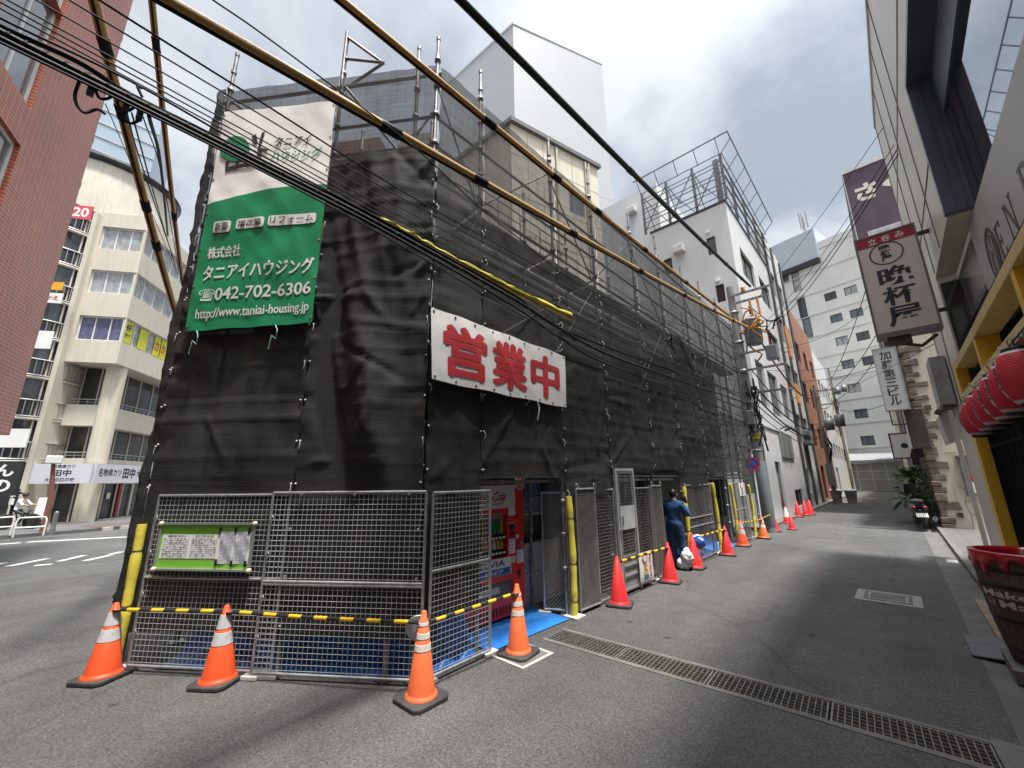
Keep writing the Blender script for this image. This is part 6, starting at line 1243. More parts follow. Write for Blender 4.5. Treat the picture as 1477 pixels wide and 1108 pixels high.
# things continuing on the right beyond
ops = [(1+2.6*j, 3.5+3*k, 2.6+2.6*j, 5+3*k) for k in range(3) for j in range(5)]
t = thing('right_far_building', 'pale building on the right of the alley beyond the purple one', 'building', (0.75, 36.1, 0)); m = MB(); facade(m, (0.75, 66, 0), (0,-1,0), (-1,0,0), 29.9, 13, ops, 0.14); m.bx(0.9, 8, 36.1, 66, 0, 12.99); m.quad((.75, 36.1, 0), (.9, 36.1, 0), (.9, 36.1, 13), (.75, 36.1, 13)); m.build('wall', CREAM2, t)
for o in ops: window(t, (0.75, 66, 0), (0,-1,0), (-1,0,0), o, ALU, GLASS, 0.14, mull=2)
# barrel planter with wax drips
bc_ = V((0.74, 6.22, 0)); zb0, zt0 = 0.13, 1.08
def br(z): f_ = (z-zb0)/(zt0-zb0); return 0.245+0.085*f_+0.035*sin(pi*min(1, f_*0.9))
WOOD = M('dark barrel wood', (0.095, 0.07, 0.052), 0.7, var=0.4, vs=3, bump=0.3, bs=30, dirt=0.3, dcol=(0.025, 0.02, 0.018), streak=True); HOOP = M('blackened hoop', (0.03, 0.028, 0.026), 0.5, 0.4, var=0.3, vs=6); WAX = M('red wax', (0.36, 0.008, 0.018), 0.18, var=0.1, vs=4, coat=0.6)
t = thing('barrel', 'dark wooden barrel with dripping red wax rim at the right edge', 'barrel', (bc_.x, bc_.y, zb0))
m = MB(); prof = [(br(zb0+(zt0-zb0)*k/16), zb0+(zt0-zb0)*k/16) for k in range(17)]; prof += [(br(zt0)-0.035, zt0), (br(zt0)-0.05, zt0-0.12), (0.0, zt0-0.12)]; m.lathe([(0, zb0)]+prof, 36, bc_); m.build('staves', WOOD, t)
m = MB()
for k in range(30):
    a = 2*pi*k/30; m.tube([bc_+V(((br(z)+0.0005)*cos(a), (br(z)+.0005)*sin(a), z)) for z in [zb0+0.01+(zt0-.02-zb0)*j/8 for j in range(9)]], 0.0022, 4, False)
m.build('stave_joint', BLACK, t)
for z in (0.24, 0.50, 0.78, 0.92):
    m = MB(); h = 0.045; m.lathe([(br(z)+0.001, z), (br(z)+0.006, z+0.003), (br(z+h)+0.006, z+h-0.003), (br(z+h)+0.001, z+h)], 40, bc_); m.build('hoop', HOOP, t)
m = MB(); m.smooth = True; na = 120; random.seed(21); drips = [(random.uniform(0, 2*pi), random.uniform(0.06, 0.17), random.uniform(0.05, 0.085)) for k in range(18)]+[(radians(-168), 0.12, 0.07), (radians(-120), 0.10, 0.08), (radians(-145), 0.17, 0.06), (radians(-95), 0.15, 0.07)]
def dl_(a):
    L_ = 0.065+0.008*sin(a*7)
    for a0, l_, w_ in drips:
        dd_ = abs((a-a0+pi) % (2*pi)-pi)
        if dd_ < w_: L_ = max(L_, 0.06+l_*(cos(dd_/w_*pi/2)**0.35))
    return L_
def wx(i, j):
    a = 2*pi*i/na; Ld = dl_(a); 
    if j <= 8:
        f_ = j/8; z = zt0-Ld*f_; r = br(z)+0.004+0.017*sin(min(1, (1-f_)*2.2)*pi/2)+(0.006 if Ld > 0.1 and f_ > 0.55 and f_ < 0.97 else 0); 
        if j == 8: r = br(z)+0.0015
        z += 0.012 if j == 0 else 0
    else:
        q = j-8; r = [0, br(zt0)-0.005, br(zt0)-0.035, br(zt0)-0.045, br(zt0)-0.05][q]; z = [0, zt0+0.016, zt0+0.012, zt0-0.03, zt0-0.11][q]
    return (bc_.x+r*cos(a), bc_.y+r*sin(a), z)
order = [12, 11, 10, 9, 0, 1, 2, 3, 4, 5, 6, 7, 8]; vs_ = [wx(i, j) for j in order for i in range(na)]
m.add(vs_, [(j*na+i, j*na+(i+1) % na, (j+1)*na+(i+1) % na, (j+1)*na+i) for j in range(len(order)-1) for i in range(na)]); m.build('wax_rim', WAX, t)
def btext(mb, s, a0, a1, z0, z1, off=0.0075, bold=0.02):
    vs, fs, _ = text_geo(s, bold, 0.0); vs, fs = cut_geo(vs, fs, 24, 4)
    out = []
    for x, y in vs: a = radians(a0+(a1-a0)*x); z = z0+(z1-z0)*y; r = br(z)+off; out.append((bc_.x+r*cos(a), bc_.y+r*sin(a), z))
    mb.add(out, fs)
LET = M('off white barrel print', (0.55, 0.52, 0.47), 0.7, var=0.2, dirt=0.4, dcol=(.1, .09, .08))
m = MB(); btext(m, "Maker's", -163, -75, 0.70, 0.765); btext(m, 'Mark', -140, -80, 0.615, 0.68); m.build('white_lettering', LET, t)
m = MB()
for k in range(24):
    p, q = 2*pi*k/24, 2*pi*(k+1)/24; f3 = lambda r, t_: (lambda a, z: V((bc_.x+(br(z)+.0075)*cos(a), bc_.y+(br(z)+.0075)*sin(a), z)))(radians(-153)+r/0.33*cos(t_), 0.648+r*sin(t_)); m.quad(f3(0.032, p), f3(0.036, p), f3(0.036, q), f3(0.032, q))
btext(m, 'SIV', -157, -149, 0.632, 0.66, bold=0.01); m.build('round_mark', LET, t)
# step plates at the gutter
t = thing('ramp_plate', 'dark grey steel ramp plate lying over the gutter beside the barrel', 'plate', (0.3, 6.9, 0)); m = MB(); pts = [atz(u, v, 0.012) for u, v in ((1392, 921), (1404, 950), (1462, 964))]; m.prism([V((0.24, 7.25, 0.012)), V((0.24, 6.5, 0.012)), V((1.0, 6.3, 0.112)), V((1.0, 7.2, 0.112))], (0, 0, 0.014)); m.build('plate', M('dark steel plate', (0.10, 0.105, 0.115), 0.45, 0.5, var=0.3, vs=6, dirt=0.4, dcol=(.13, .12, .1)), t)
m = MB(); m.bx(0.45, 1.05, 5.9, 6.55, 0.02, 0.128); m.build('support', CONCD, t)
t = thing('timber_plank', 'worn brown plank along the kerb behind the ramp plate', 'plank', (0.6, 8, 0.0)); m = MB(); m.bx(0.50, 0.64, 7.3, 9.2, 0.006, 0.05); m.build('board', M('worn plank', (0.22, 0.16, 0.12), 0.85, var=0.3, vs=6, bump=0.3), t, bevel=0.005)
t = thing('pipe_rail', 'short bent chrome pipe rail on the pavement by the yellow post', 'rail', (0.95, 11.3, 0.1)); m = MB(); m.tube([(0.92, 11.4, 0.105), (0.92, 11.4, 0.30), (0.93, 11.37, 0.36), (0.96, 11.28, 0.40), (1.0, 11.15, 0.37), (1.02, 11.1, 0.3), (1.02, 11.1, 0.105)], 0.03, 10); m.build('pipe', M('chrome', (0.6, 0.6, 0.6), 0.15, 1.0, var=0.05), t)
# ================================================================== LEFT: STREET, BEIGE BUILDING, BRICK BUILDING
kd = V((-0.25, 0.968, 0)).normalized(); kn = V((0.968, 0.25, 0)); k0 = V((-23.75, 0.0, 0))
m = MB(); m.prism([k0-kd*60, k0+kd*60, k0+kd*60-kn*60, k0-kd*60-kn*60][::-1], (0, 0, 0.11)); struct(m.build('street_pavement', TILE))
m = MB(); m.prism([k0-kd*60+kn*0.002, k0+kd*0.7+kn*0.002, k0+kd*0.7+kn*0.17, k0-kd*60+kn*0.17], (0, 0, 0.125)); struct(m.build('street_kerb', CONCD))
m = MB(); m.prism([k0+kd*0.9-kn*0.05, k0+kd*9-kn*0.05, k0+kd*9-kn*1.9, k0+kd*0.9-kn*1.9], (0, 0, 0.122)); struct(m.build('brick_paving', brickmat('red paving', (1, 0), (0.22, 0.09, 0.07), (0.18, 0.08, 0.065), (0.12, 0.08, 0.07), 0.25, 0.12, bump=0)))
m = MB()
for k in range(14): p = k0+kd*(1.0+k*0.55)+kn*0.03; m.prism([p, p+kd*0.3, p+kd*0.3+kn*0.16, p+kn*0.16], (0, 0, 0.128))
def strip(m, a, b, w): a, b = atz(*a), atz(*b); d = (b-a).normalized(); s = V((-d.y, d.x, 0))*w/2; m.prism([a-s, b-s, b+s, a+s], (0, 0, 0.005))
strip(m, (-40, 788), (30, 783), 0.28); strip(m, (40, 782), (205, 773.5), 0.28)
for a, b in (((-20, 818), (6, 812)), ((12, 817), (68, 806)), ((50, 816), (75, 814)), ((85, 810), (122, 801)), ((122, 809), (160, 801)), ((158, 800), (176, 796)), ((186, 802), (200, 800))): strip(m, a, b, 0.16)
struct(m.build('lane_marking', PAINT))
K = V((-27.5, 0.35, 0)); la = V((-0.57, -0.82, 0)).normalized(); lb_ = V((-0.82, 0.57, 0)).normalized(); nL = V((0.82, -0.57, 0)).normalized(); nR = V((0.57, 0.82, 0)).normalized()
zk = lambda u, v: at(u, v, K, (1, 0, 0)).z
aL = lambda u, v: (at(u, v, K, nL)-K).dot(la)
z4b, z4w, z5s, z5w, z6s, z6w, z7s, ztop = zk(167, 524), zk(172, 492), zk(177, 457), zk(189, 425), zk(196, 393), zk(203, 363), zk(208, 331), zk(213, 312)
t = thing('beige_building', 'beige clad corner building with round column and restaurant ground floor', 'building', K)
WL = aL(100, 492); WR = 9.0
opsL = [(0.03, z4w, WL-0.15, z5s), (0.03, z5w, WL-0.15, z6s), (0.03, z6w, WL-0.15, z7s)]
opsR = [(0.03, z4w, WR-0.4, z5s), (0.03, z5w, WR-0.4, z6s), (0.03, z6w, WR-0.4, z7s)]
m = MB(); zz = V((0, 0, z4b)); sh = lambda ops: [(a, b-z4b, c, d-z4b) for a, b, c, d in ops]
facade(m, K+la*WL+zz, -la, nL, WL, ztop-z4b, [(WL-c, b, WL-a, d) for a, b, c, d in sh(opsL)], 0.15)
facade(m, K+zz, lb_, nR, WR, ztop-z4b, sh(opsR), 0.15)
foot = [K+la*WL, K, K+lb_*WR, K+lb_*WR+la*WL]
m.poly([f+zz for f in foot][::-1]); m.poly([f+V((0,0,ztop)) for f in foot]); m.build('upper_wall', BEIGE, t)
m = MB(); ci = [f for f in foot]; c0 = K-nL*0.16-nR*0.16
m.prism([c0+la*(WL-.2), c0, c0+lb_*(WR-.2), c0+lb_*(WR-.2)+la*(WL-.4)], (0,0,0)) if False else None
for i, o in enumerate(opsL): window(t, K+la*WL, -la, nL, (WL-o[2], o[1], WL-o[0], o[3]), WPAINT, (CURTB, CURT, CURT)[i], 0.15, mull=3, fr=0.06)
for i, o in enumerate(opsR): window(t, K, lb_, nR, o, WPAINT, CURT, 0.15, mull=10, fr=0.05)
YPOS = M('yellow poster', (0.55, 0.55, 0.04), 0.6, var=0.05)
m = MB(); hz = z5s-z4w
for k, (x0, x1) in enumerate(((0.12, 0.72), (1.25, 1.9), (2.5, 3.0), (3.1, 3.6), (3.7, 4.2))): m.ob(K+lb_*x0+nR*(-0.10)+V((0,0,z4w+0.08)), lb_*(x1-x0), nR*0.02, V((0,0,hz-.16)))
yp = m.build('yellow_poster', YPOS, t)
m = MB()
for s, x, z, w_ in (('4F', 0.18, z4w+hz*0.55, 0.45), ('麻雀', 0.2, z4w+hz*0.25, 0.45)): text(m, s, K+lb_*x-nR*0.078+V((0,0,z)), lb_, (0,0,1), w=w_, bold=0.03)
m.build('black_lettering', INK, yp); m = MB()
for s, x in (('さ', 2.52), ('か', 3.13), ('え', 3.73)): text(m, s, K+lb_*x-nR*0.078+V((0,0,z4w+hz*0.3)), lb_, (0,0,1), w=0.42, h=hz*0.42, bold=0.04)
m.build('red_lettering', REDINK, yp)
Kp = K-nL*0.6-nR*0.6
z3t, z3b, z2t = zk(150, 581), zk(147, 612), zk(142, 660)
m = MB(); ins = 0.35                                    # loggia parapets and slabs of the two open floors
for zb_, zt_ in ((z3b, z3t), (zk(140, 672), z2t)):
    m.ob(Kp+la*0.0+V((0,0,zb_))-nL*0.12, la*(WL-.6), nL*0.12, V((0,0,zt_-zb_))); m.ob(Kp+lb_*0.0+V((0,0,zb_))-nR*0.12, lb_*(WR-.6), nR*0.12, V((0,0,zt_-zb_)))
    m.prism([Kp+la*(WL-.6)-nL*.13+V((0,0,zb_)), Kp-nL*.13-nR*.13+V((0,0,zb_)), Kp+lb_*(WR-.6)-nR*.13+V((0,0,zb_)), Kp+lb_*(WR-.6)+la*(WL-.6)+V((0,0,zb_))][::-1], (0, 0, 0.2))
m.build('parapet', BEIGE, t)
m = MB(); bi = K-nL*1.25-nR*1.25; m.prism([bi+la*(WL-1.3), bi, bi+lb_*(WR-1.3), bi+lb_*(WR-1.3)+la*(WL-1.3)][::-1], (0, 0, z4b-0.01)); m.build('core_wall', M('dark recessed glazing', (0.05, 0.052, 0.055), 0.15, var=0.5, vs=1.2), t)
m = MB()
for k in range(7):
    p = bi+lb_*(0.5+k*1.1)+nR*0.001; m.ob(p, lb_*0.07, nR*0.04, V((0,0,z4b-0.02)))
for k in range(2): m.ob(bi+la*(0.05+k*0.75)+nL*0.001, la*0.06, nL*0.04, V((0,0,z4b-.02)))
m.build('mullion', BEIGE, t)
m = MB()
for zt_ in (z3t, z2t):
    for o, d, L_ in ((Kp-nL*0.06, la, WL-.6), (Kp-nR*.06, lb_, WR-.6)):
        m.tube([o+V((0,0,zt_+0.28)), o+d*L_+V((0,0,zt_+0.28))], 0.025, 6); m.tube([o+V((0,0,zt_+0.14)), o+d*L_+V((0,0,zt_+0.14))], 0.012, 5)
        for k in range(int(L_/0.35)): m.tube([o+d*k*0.35+V((0,0,zt_)), o+d*k*.35+V((0,0,zt_+0.28))], 0.012, 4)
m.build('railing', STEEL, t)
pc = atz(118, 757); m = MB(); m.lathe([(0.40, 0), (0.40, z4b-0.002)], 28, pc)
for z in (0.95, 1.9, 2.85, 3.8, 4.75, 5.7): m.lathe([(0.402, z), (0.396, z+0.012), (0.402, z+0.024)], 28, pc)
m.build('column', M('stained stone column', (0.62, 0.58, 0.48), 0.6, var=0.05, dirt=0.6, dcol=(0.42, 0.30, 0.14), streak=True), t)
# pilaster and curved glazed bay with railings
pa0, pa1 = WL, aL(60, 600)-0.1
m = MB(); m.ob(K+la*pa0+nL*0.25, la*(pa1-pa0), -nL*2.0, V((0,0,z7s+0.6))); m.build('pilaster', BEIGE, t)
cb = K+la*(pa1+2.0)-nL*0.9; RB = 2.3
fl = [zk(100, v) for v in (700, 640, 560, 470, 395, 330)]; fl = [2.95+1.93*k for k in range(7)]
m = MB(); m.lathe([(RB-0.12, 0), (RB-0.12, fl[-1]+1.5)], 40, cb); m.build('bay_glazing', glassmat('bay glass', (0.04, 0.045, 0.05)), t)
for z in fl[:7]:
    m = MB(); m.lathe([(RB-0.1, z-0.12), (RB+0.02, z-0.12), (RB+0.02, z), (RB-.1, z)], 40, cb); m.build('bay_slab', BEIGE, t)
    m = MB()
    for zz_ in (z+0.02, z+0.78): m.lathe([(RB-0.02, zz_), (RB+0.03, zz_), (RB+0.03, zz_+0.05), (RB-.02, zz_+0.05)], 40, cb)
    for k in range(60):
        a = 2*pi*k/60
        if V((cos(a), sin(a), 0)).dot(nL) > -0.3: m.tube([cb+V((RB*cos(a), RB*sin(a), z+0.05)), cb+V((RB*cos(a), RB*sin(a), z+0.8))], 0.022, 4)
    m.build('bay_railing', ALU, t)
m = MB()
for k in range(16): a = 2*pi*k/16; m.tube([cb+V(((RB-.1)*cos(a), (RB-.1)*sin(a), 0.1)), cb+V(((RB-.1)*cos(a), (RB-.1)*sin(a), fl[-1]+1.4))], 0.04, 5)
m.build('bay_mullion', BEIGE, t)
m = MB(); cp = cb+V((-1.2, 1.2, 0)); m.lathe([(3.1, fl[-1]+1.1), (3.1, ztop+3.1), (3.05, ztop+3.25), (0, ztop+3.3)], 44, cp); m.build('round_penthouse', M('penthouse panel', (0.55, 0.52, 0.44), 0.7, var=0.05, dirt=0.3, streak=True), t)
m = MB(); m.lathe([(3.15, ztop+3.0), (3.35, ztop+3.25), (3.15, ztop+3.4)], 44, cp); m.build('penthouse_trim', DARKF, t)
for (u, v, w_, h_, mat_, tx, ink_) in ((118, 307, 0.9, 0.75, M('red and white sign', (0.6, 0.08, 0.1), 0.5), '20', WPAINT), (72, 430, 1.0, 0.5, WPAINT, 'さかえ', REDINK), (82, 413, 0.55, 0.4, M('orange sign', (0.7, 0.35, 0.02), 0.5), None, None), (55, 490, 1.1, 0.85, WPAINT, None, None), (15, 632, 1.3, 0.8, WPAINT, None, None)):
    q = at(u, v, cb+nL*(RB+0.1), nL); m = MB(); m.ob(q-la*(-w_/2)-V((0,0,h_/2)), -la*w_, nL*0.05, V((0,0,h_))); s_ = m.build('balcony_sign', mat_, t)
    if tx: m = MB(); text(m, tx, q+nL*0.054, -la, (0,0,1), w=w_*0.75, bold=0.03, center=True); m.build('lettering', ink_, s_)
# ground floor of the corner restaurant
zs0, zs1 = zk(140, 697), zk(140, 669)
SGN = M('pale lilac sign face', (0.60, 0.60, 0.66), 0.4, var=0.04)
m = MB(); m.ob(K+la*(WL+0.25)+nL*0.04+V((0,0,zs0)), -la*(WL+0.25+0.1), nL*0.12, V((0,0,zs1-zs0))); sL = m.build('shop_sign', SGN, t)
m = MB(); m.ob(K+nR*0.04+lb_*0.02+V((0,0,zs0)), lb_*4.6, nR*0.12, V((0,0,zs1-zs0))); sR = m.build('shop_sign', SGN, t)
hs = zs1-zs0; m = MB(); q = K+la*(WL+0.25)+nL*0.163+V((0,0,zs0)); wd_ = WL+0.35
text(m, '田中', q-la*(wd_*0.42)+V((0,0,hs*0.36)), -la, (0,0,1), w=wd_*0.28, h=hs*0.34, bold=0.03); text(m, '名物串カツ', q-la*(wd_*0.40)+V((0,0,hs*0.77)), -la, (0,0,1), w=wd_*0.34, bold=0.02); text(m, '大阪伝統の味', q-la*(wd_*0.32)+V((0,0,hs*0.09)), -la, (0,0,1), w=wd_*0.45, bold=0.02); m.build('brush_lettering', INK, sL)
m = MB(); q = K+nR*0.163+V((0,0,zs0)); text(m, '名物串カツ', q+lb_*0.2+V((0,0,hs*0.35)), lb_, (0,0,1), w=1.5, h=hs*0.42, bold=0.02); text(m, '田中', q+lb_*1.8+V((0,0,hs*0.25)), lb_, (0,0,1), w=0.9, h=hs*0.6, bold=0.04); text(m, '大阪伝統の味', q+lb_*2.8+V((0,0,hs*0.35)), lb_, (0,0,1), w=1.5, h=hs*0.42, bold=0.02); m.build('brush_lettering', INK, sR)
m = MB(); m.ob(bi+lb_*0.3+nR*0.05, lb_*0.12, nR*0.1, V((0,0,zs0-.02))); m.ob(bi+lb_*2.6+nR*.05, lb_*0.15, nR*0.1, V((0,0,zs0-.02))); m.build('red_door_post', M('dark red door post', (0.28, 0.02, 0.03), 0.5), t)
m = MB()
for x0, x1 in ((0.5, 1.4), (1.5, 2.5), (2.9, 3.7)):
    for a, b in ((x0, x0+0.06), (x1-.06, x1)): m.ob(bi+lb_*a+nR*0.05+V((0,0,.12)), lb_*(b-a), nR*0.05, V((0,0,1.75)))
    m.ob(bi+lb_*x0+nR*.05+V((0,0,1.87)), lb_*(x1-x0), nR*.05, V((0,0,.06)))
m.build('door_frame', BEIGE, t)
m = MB()
for x in (0.9, 1.9): m.ob(bi+lb_*x+nR*0.04+V((0,0,1.1)), lb_*0.25, nR*0.01, V((0,0,.3)))
m.build('posted_notice', WPAINT, t)
m = MB(); q = K+la*(WL+0.15)+nL*0.26; m.ob(q+V((0,0,.95)), la*1.1, nL*0.05, V((0,0,.75))); mb_ = m.build('menu_board', DARKF, t); m = MB(); random.seed(9)
for j in range(2):
    for k in range(3): m.ob(q+la*(0.08+k*0.35)+nL*0.051+V((0,0,1.02+j*0.34)), la*0.26, nL*0.004, V((0,0,.26)))
m.build('menu_sheet', PAPER, mb_)
# black hanging shop sign with white brush marks
q = atz(8, 760); p = at(22, 690, K+nL*1.8+la*4.6, nL); t = thing('black_shop_sign', 'black vertical shop sign with white brush strokes low at the left edge', 'sign', p)
m = MB(); m.ob(p+la*0.9-V((0,0,.7)), -la*1.1, nL*0.12, V((0,0,1.4))); m.build('box', BLACK, t); m = MB()
for k, ch in enumerate('んの'): m = MB(); text(m, ch, p+nL*0.125+la*0.35+V((0,0,0.32-k*0.62)), -la, (0,0,1), w=0.7, h=0.5, bold=0.03, center=True); m.build('white_lettering', WPAINT, t)
m = MB(); m.ob(p+la*.3-V((0,0,.66))-nL*.9, la*0.08, nL*0.9, V((0,0,0.08))); m.build('bracket', BLACK, t)
# street furniture
q = atz(61, 768, 0.11); tp = at(77, 669, q, (1, 0, 0)); BRN = M('brown post paint', (0.20, 0.075, 0.05), 0.6, var=0.1); t = thing('street_lamp_post', 'brown leaning post with a white box head on the far pavement', 'post', q)
m = MB(); m.tube([q, q+V((0,0,1.25)), V((tp.x, tp.y, tp.z))], [0.09, 0.085, 0.055], 10); m.build('pole', BRN, t); m = MB(); m.bx(tp.x-.18, tp.x+.18, tp.y-.22, tp.y+.22, tp.z, tp.z+0.3); m.build('head', WPAINT, t, bevel=.03)
q = atz(74, 772, 0.11); t = thing('bollard', 'short grey bollard beside the brown street post', 'bollard', q); m = MB(); m.cyl(q, q+V((0,0,.75)), 0.07, 0.06, 10); m.build('post', STEELD, t); m = MB(); m.sphere(q+V((0,0,.75)), 0.062, 10, 6); m.build('cap', STEELD, t)
for i, (u0, u1, lb) in enumerate(((-22, 14, 'white tubular guard rail section at the left edge of the street'), (18, 62, 'white tubular guard rail section next to the brown street post'))):
    a = atz(u0, 775.5, 0.11); b = atz(u1, 772.5, 0.11); t = thing('guard_rail', lb, 'guard rail', a, 'white guard rails along the street'); d = (b-a)
    m = MB(); pts = [a]+[a+V((0,0,.5))]+[a+d*0.04+V((0,0,.6)), a+d*.1+V((0,0,.63)), a+d*.9+V((0,0,.63)), a+d*.96+V((0,0,.6)), b+V((0,0,.5)), b]; m.tube(pts, 0.026, 7); m.build('tube', WPAINT, t); m = MB(); m.tube([a+V((0,0,.3)), b+V((0,0,.3))], 0.03, 6); m.build('lower_rail', WPAINT, t)
q = atz(52, 760, 0.11); t = thing('menu_easel', 'white menu easel board standing on the far pavement', 'signboard', q); m = MB(); m.prism([q-la*-.2+V((0,0,.3)), q-la*.25+V((0,0,.3)), q-la*.25-nL*.1+V((0,0,1.2)), q+la*.2-nL*.1+V((0,0,1.2))], nL*0.03); m.build('board', PAPER, t); m = MB()
for s in (-.2, .22): m.tube([q-la*s, q-la*s-nL*.1+V((0,0,1.22))], 0.02, 5); m.tube([q-la*s-nL*.45, q-la*s-nL*.1+V((0,0,1.2))], 0.02, 5)
m.build('leg', BLACK, t)
m = MB(); q = atz(4, 752, 0.11); random.seed(2)
for k in range(420):
    c_ = q+V((random.gauss(0, .35), random.gauss(0, .35), 1.15+random.gauss(0, .16))); d_ = V((random.uniform(-1, 1), random.uniform(-1, 1), random.uniform(-1, 1))).normalized()*0.1; e_ = d_.cross(V((random.random(), random.random(), random.random()))).normalized()*0.05; m.quad(c_-d_, c_-e_, c_+d_, c_+e_)
t = thing('shrub', 'small green shrub in a planter at the far left pavement', 'shrub', q); m.build('foliage', M('shrub leaf', (0.05, 0.13, 0.025), 0.6, var=0.5, vs=8), t); m = MB(); m.bx(q.x-.4, q.x+.4, q.y-.4, q.y+.4, .11, .75); m.build('planter', CONC, t)
# brick tiled building at the upper left
B0 = V((-13.9, -1.19, 0)); bd = V((0.97, -0.245, 0)).normalized(); bn_ = V((0.245, 0.97, 0)).normalized(); zb0_ = at(13, 628, B0, (F.x, F.y, 0)).z; HB_ = 21.0
RT = brickmat('red brick tile', (bd.x, bd.y), (0.42, 0.098, 0.048), (0.33, 0.075, 0.038), (0.50, 0.36, 0.29), 0.17, 0.082, 0.006, rough=0.35, offset=0.0, bump=0.4, dirt=0.15)
bq = lambda u, v: ((at(u, v, B0, bn_)-B0).dot(bd), at(u, v, B0, bn_).z)
t = thing('brick_tile_building', 'red brick tiled building with white framed windows at the upper left', 'building', B0)
def brect_(px):
    p = [bq(*q) for q in px]; return (min(a for a, z in p), min(z for a, z in p), max(a for a, z in p), max(z for a, z in p))
r1 = brect_(((6, 90), (43, 163), (70, 87))); a0 = bq(43, 163)[0]; a1 = bq(7, 90)[0]; zA = bq(43, 163)[1]; zB = bq(70, 87)[1]
wz0 = (bq(43, 163)[1]+bq(7, 90)[1])/2; H_w = zB-zA+2.2
ops = [(a0, wz0, a0+1.55, wz0+2.5)]
b2 = bq(30, 211); ops.append((b2[0], b2[1]-1.7, b2[0]+1.6, b2[1]+0.0)); b2z = bq(0, 290)
b3 = bq(90, 32); ops.append((b3[0], b3[1], b3[0]+1.4, b3[1]+2.4))
ops = [(a, max(zb0_+.3, b)-zb0_, c, d-zb0_) for a, b, c, d in ops]
m = MB(); Wb = 14
facade(m, B0+bd*Wb+V((0,0,zb0_)), -bd, bn_, Wb, HB_, [(Wb-c, b, Wb-a, d) for a, b, c, d in ops], 0.12)
ibk = -bn_*0.125; m.prism([B0+ibk+V((0,0,zb0_)), B0+bd*Wb+ibk+V((0,0,zb0_)), B0+bd*Wb-bn_*8+V((0,0,zb0_)), B0-bn_*8+V((0,0,zb0_))][::-1], (0, 0, HB_-.01))
m.quad(B0+V((0,0,zb0_)), B0+ibk+V((0,0,zb0_)), B0+ibk+V((0,0,zb0_+HB_)), B0+V((0,0,zb0_+HB_))); m.quad(B0+V((0,0,zb0_)), B0+bd*Wb+V((0,0,zb0_)), B0+bd*Wb+ibk+V((0,0,zb0_)), B0+ibk+V((0,0,zb0_)))
m.build('wall', RT, t)
for o in ops: window(t, B0+bd*Wb+V((0,0,zb0_)), -bd, bn_, (Wb-o[2], o[1], Wb-o[0], o[3]), WPAINT, M('pale window reflection', (0.25, 0.27, 0.28), 0.05, 0.6, var=0.3, vs=1.5) if o is ops[0] else bpy.data.materials['pale window reflection'], 0.12, mull=2, fr=0.07)
m = MB(); m.prism([B0+bd*1.6-bn_*1.2, B0+bd*Wb-bn_*1.2, B0+bd*Wb-bn_*7, B0+bd*1.6-bn_*7][::-1], (0, 0, zb0_-.002)); m.build('ground_floor', DARKF, t)
TINT = M('green tinted balcony glass', (0.34, 0.40, 0.37), 0.1, var=0.15, vs=1.0, spec=0.8)
for k, (u, v) in enumerate(((163, 70), (139, 179), (129, 215), (107, 278), (96, 328), (71, 414), (61, 470), (35, 540))):
    z = at(u, v, B0-bd*0.8, (F.x, F.y, 0)).z; m = MB(); L_ = 0.75
    m.ob(B0-bd*0.003-bn_*0.25+V((0,0,z)), -bd*L_, -bn_*3, V((0,0,0.16))); bs_ = m.build('balcony_slab', DARKF, t)
    m = MB(); m.ob(B0-bd*0.01-bn_*0.27+V((0,0,z+0.17)), -bd*(L_-.04), -bn_*0.03, V((0,0,0.8))); m.ob(B0-bd*(L_-.03)-bn_*0.31+V((0,0,z+0.17)), -bd*0.03, -bn_*2.6, V((0,0,.8))); m.build('balcony_glass', TINT, bs_)
# glassy tower far behind
t = thing('glass_tower', 'pale glassy tower far behind the beige building', 'tower', (-62, 8, 0)); m = MB(); q = at(150, 130, (-62, 4, 0), (1, 0, 0)); q2 = at(205, 285, (-62, 4, 0), (1, 0, 0)); m.prism([V((-62, q.y-9, 0)), V((-62, q2.y+0.2, 0)), V((-72, q2.y+2, 0)), V((-72, q.y-9, 0))][::-1], (0, 0, q.z)); m.build('curtain_wall', M('sky blue curtain wall', (0.42, 0.50, 0.56), 0.15, 0.3, var=0.1, vs=.2), t)
m = MB()
for k in range(24): z = 2+k*1.9; m.bx(-61.99, -61.9, q.y-9, q2.y+.2, z, z+0.08)
m.build('mullion', ALU, t)
# ================================================================== UTILITY POLES AND CABLES
POLEC = M('concrete pole', (0.20, 0.198, 0.188), 0.8, var=0.15, vs=2, bump=0.2, bs=50, dirt=0.5, dcol=(0.14, 0.14, 0.13)); CABL = M('black cable', (0.010, 0.010, 0.011), 0.6, var=0.2, spec=0.25); GUARD = M('tan cable guard tube', (0.56, 0.345, 0.12), 0.4, var=0.12, vs=2, dirt=0.3, dcol=(0.2, 0.11, 0.04)); GUARDK = M('dark blue green cable guard', (0.018, 0.028, 0.035), 0.4, var=0.2); TRF = M('transformer grey', (0.18, 0.19, 0.20), 0.45, 0.2, var=0.12); ORNG = M('orange insulation cover', (0.55, 0.25, 0.05), 0.5, var=0.2, dirt=.3)
PX, PYY, PZ = -3.42, 16.2, 9.0
t = thing('utility_pole', 'thick concrete utility pole with transformer and orange covers at the scaffold end', 'utility pole', (PX, PYY, 0)); pt = V((PX, PYY, 0)); lean = V((-0.1, 0, 0))
m = MB(); m.tube([pt+V((0,0,z))+lean*(z/PZ) for z in (0, 3, 6, PZ)], [0.185, 0.165, 0.145, 0.125], 18); m.build('shaft', POLEC, t)
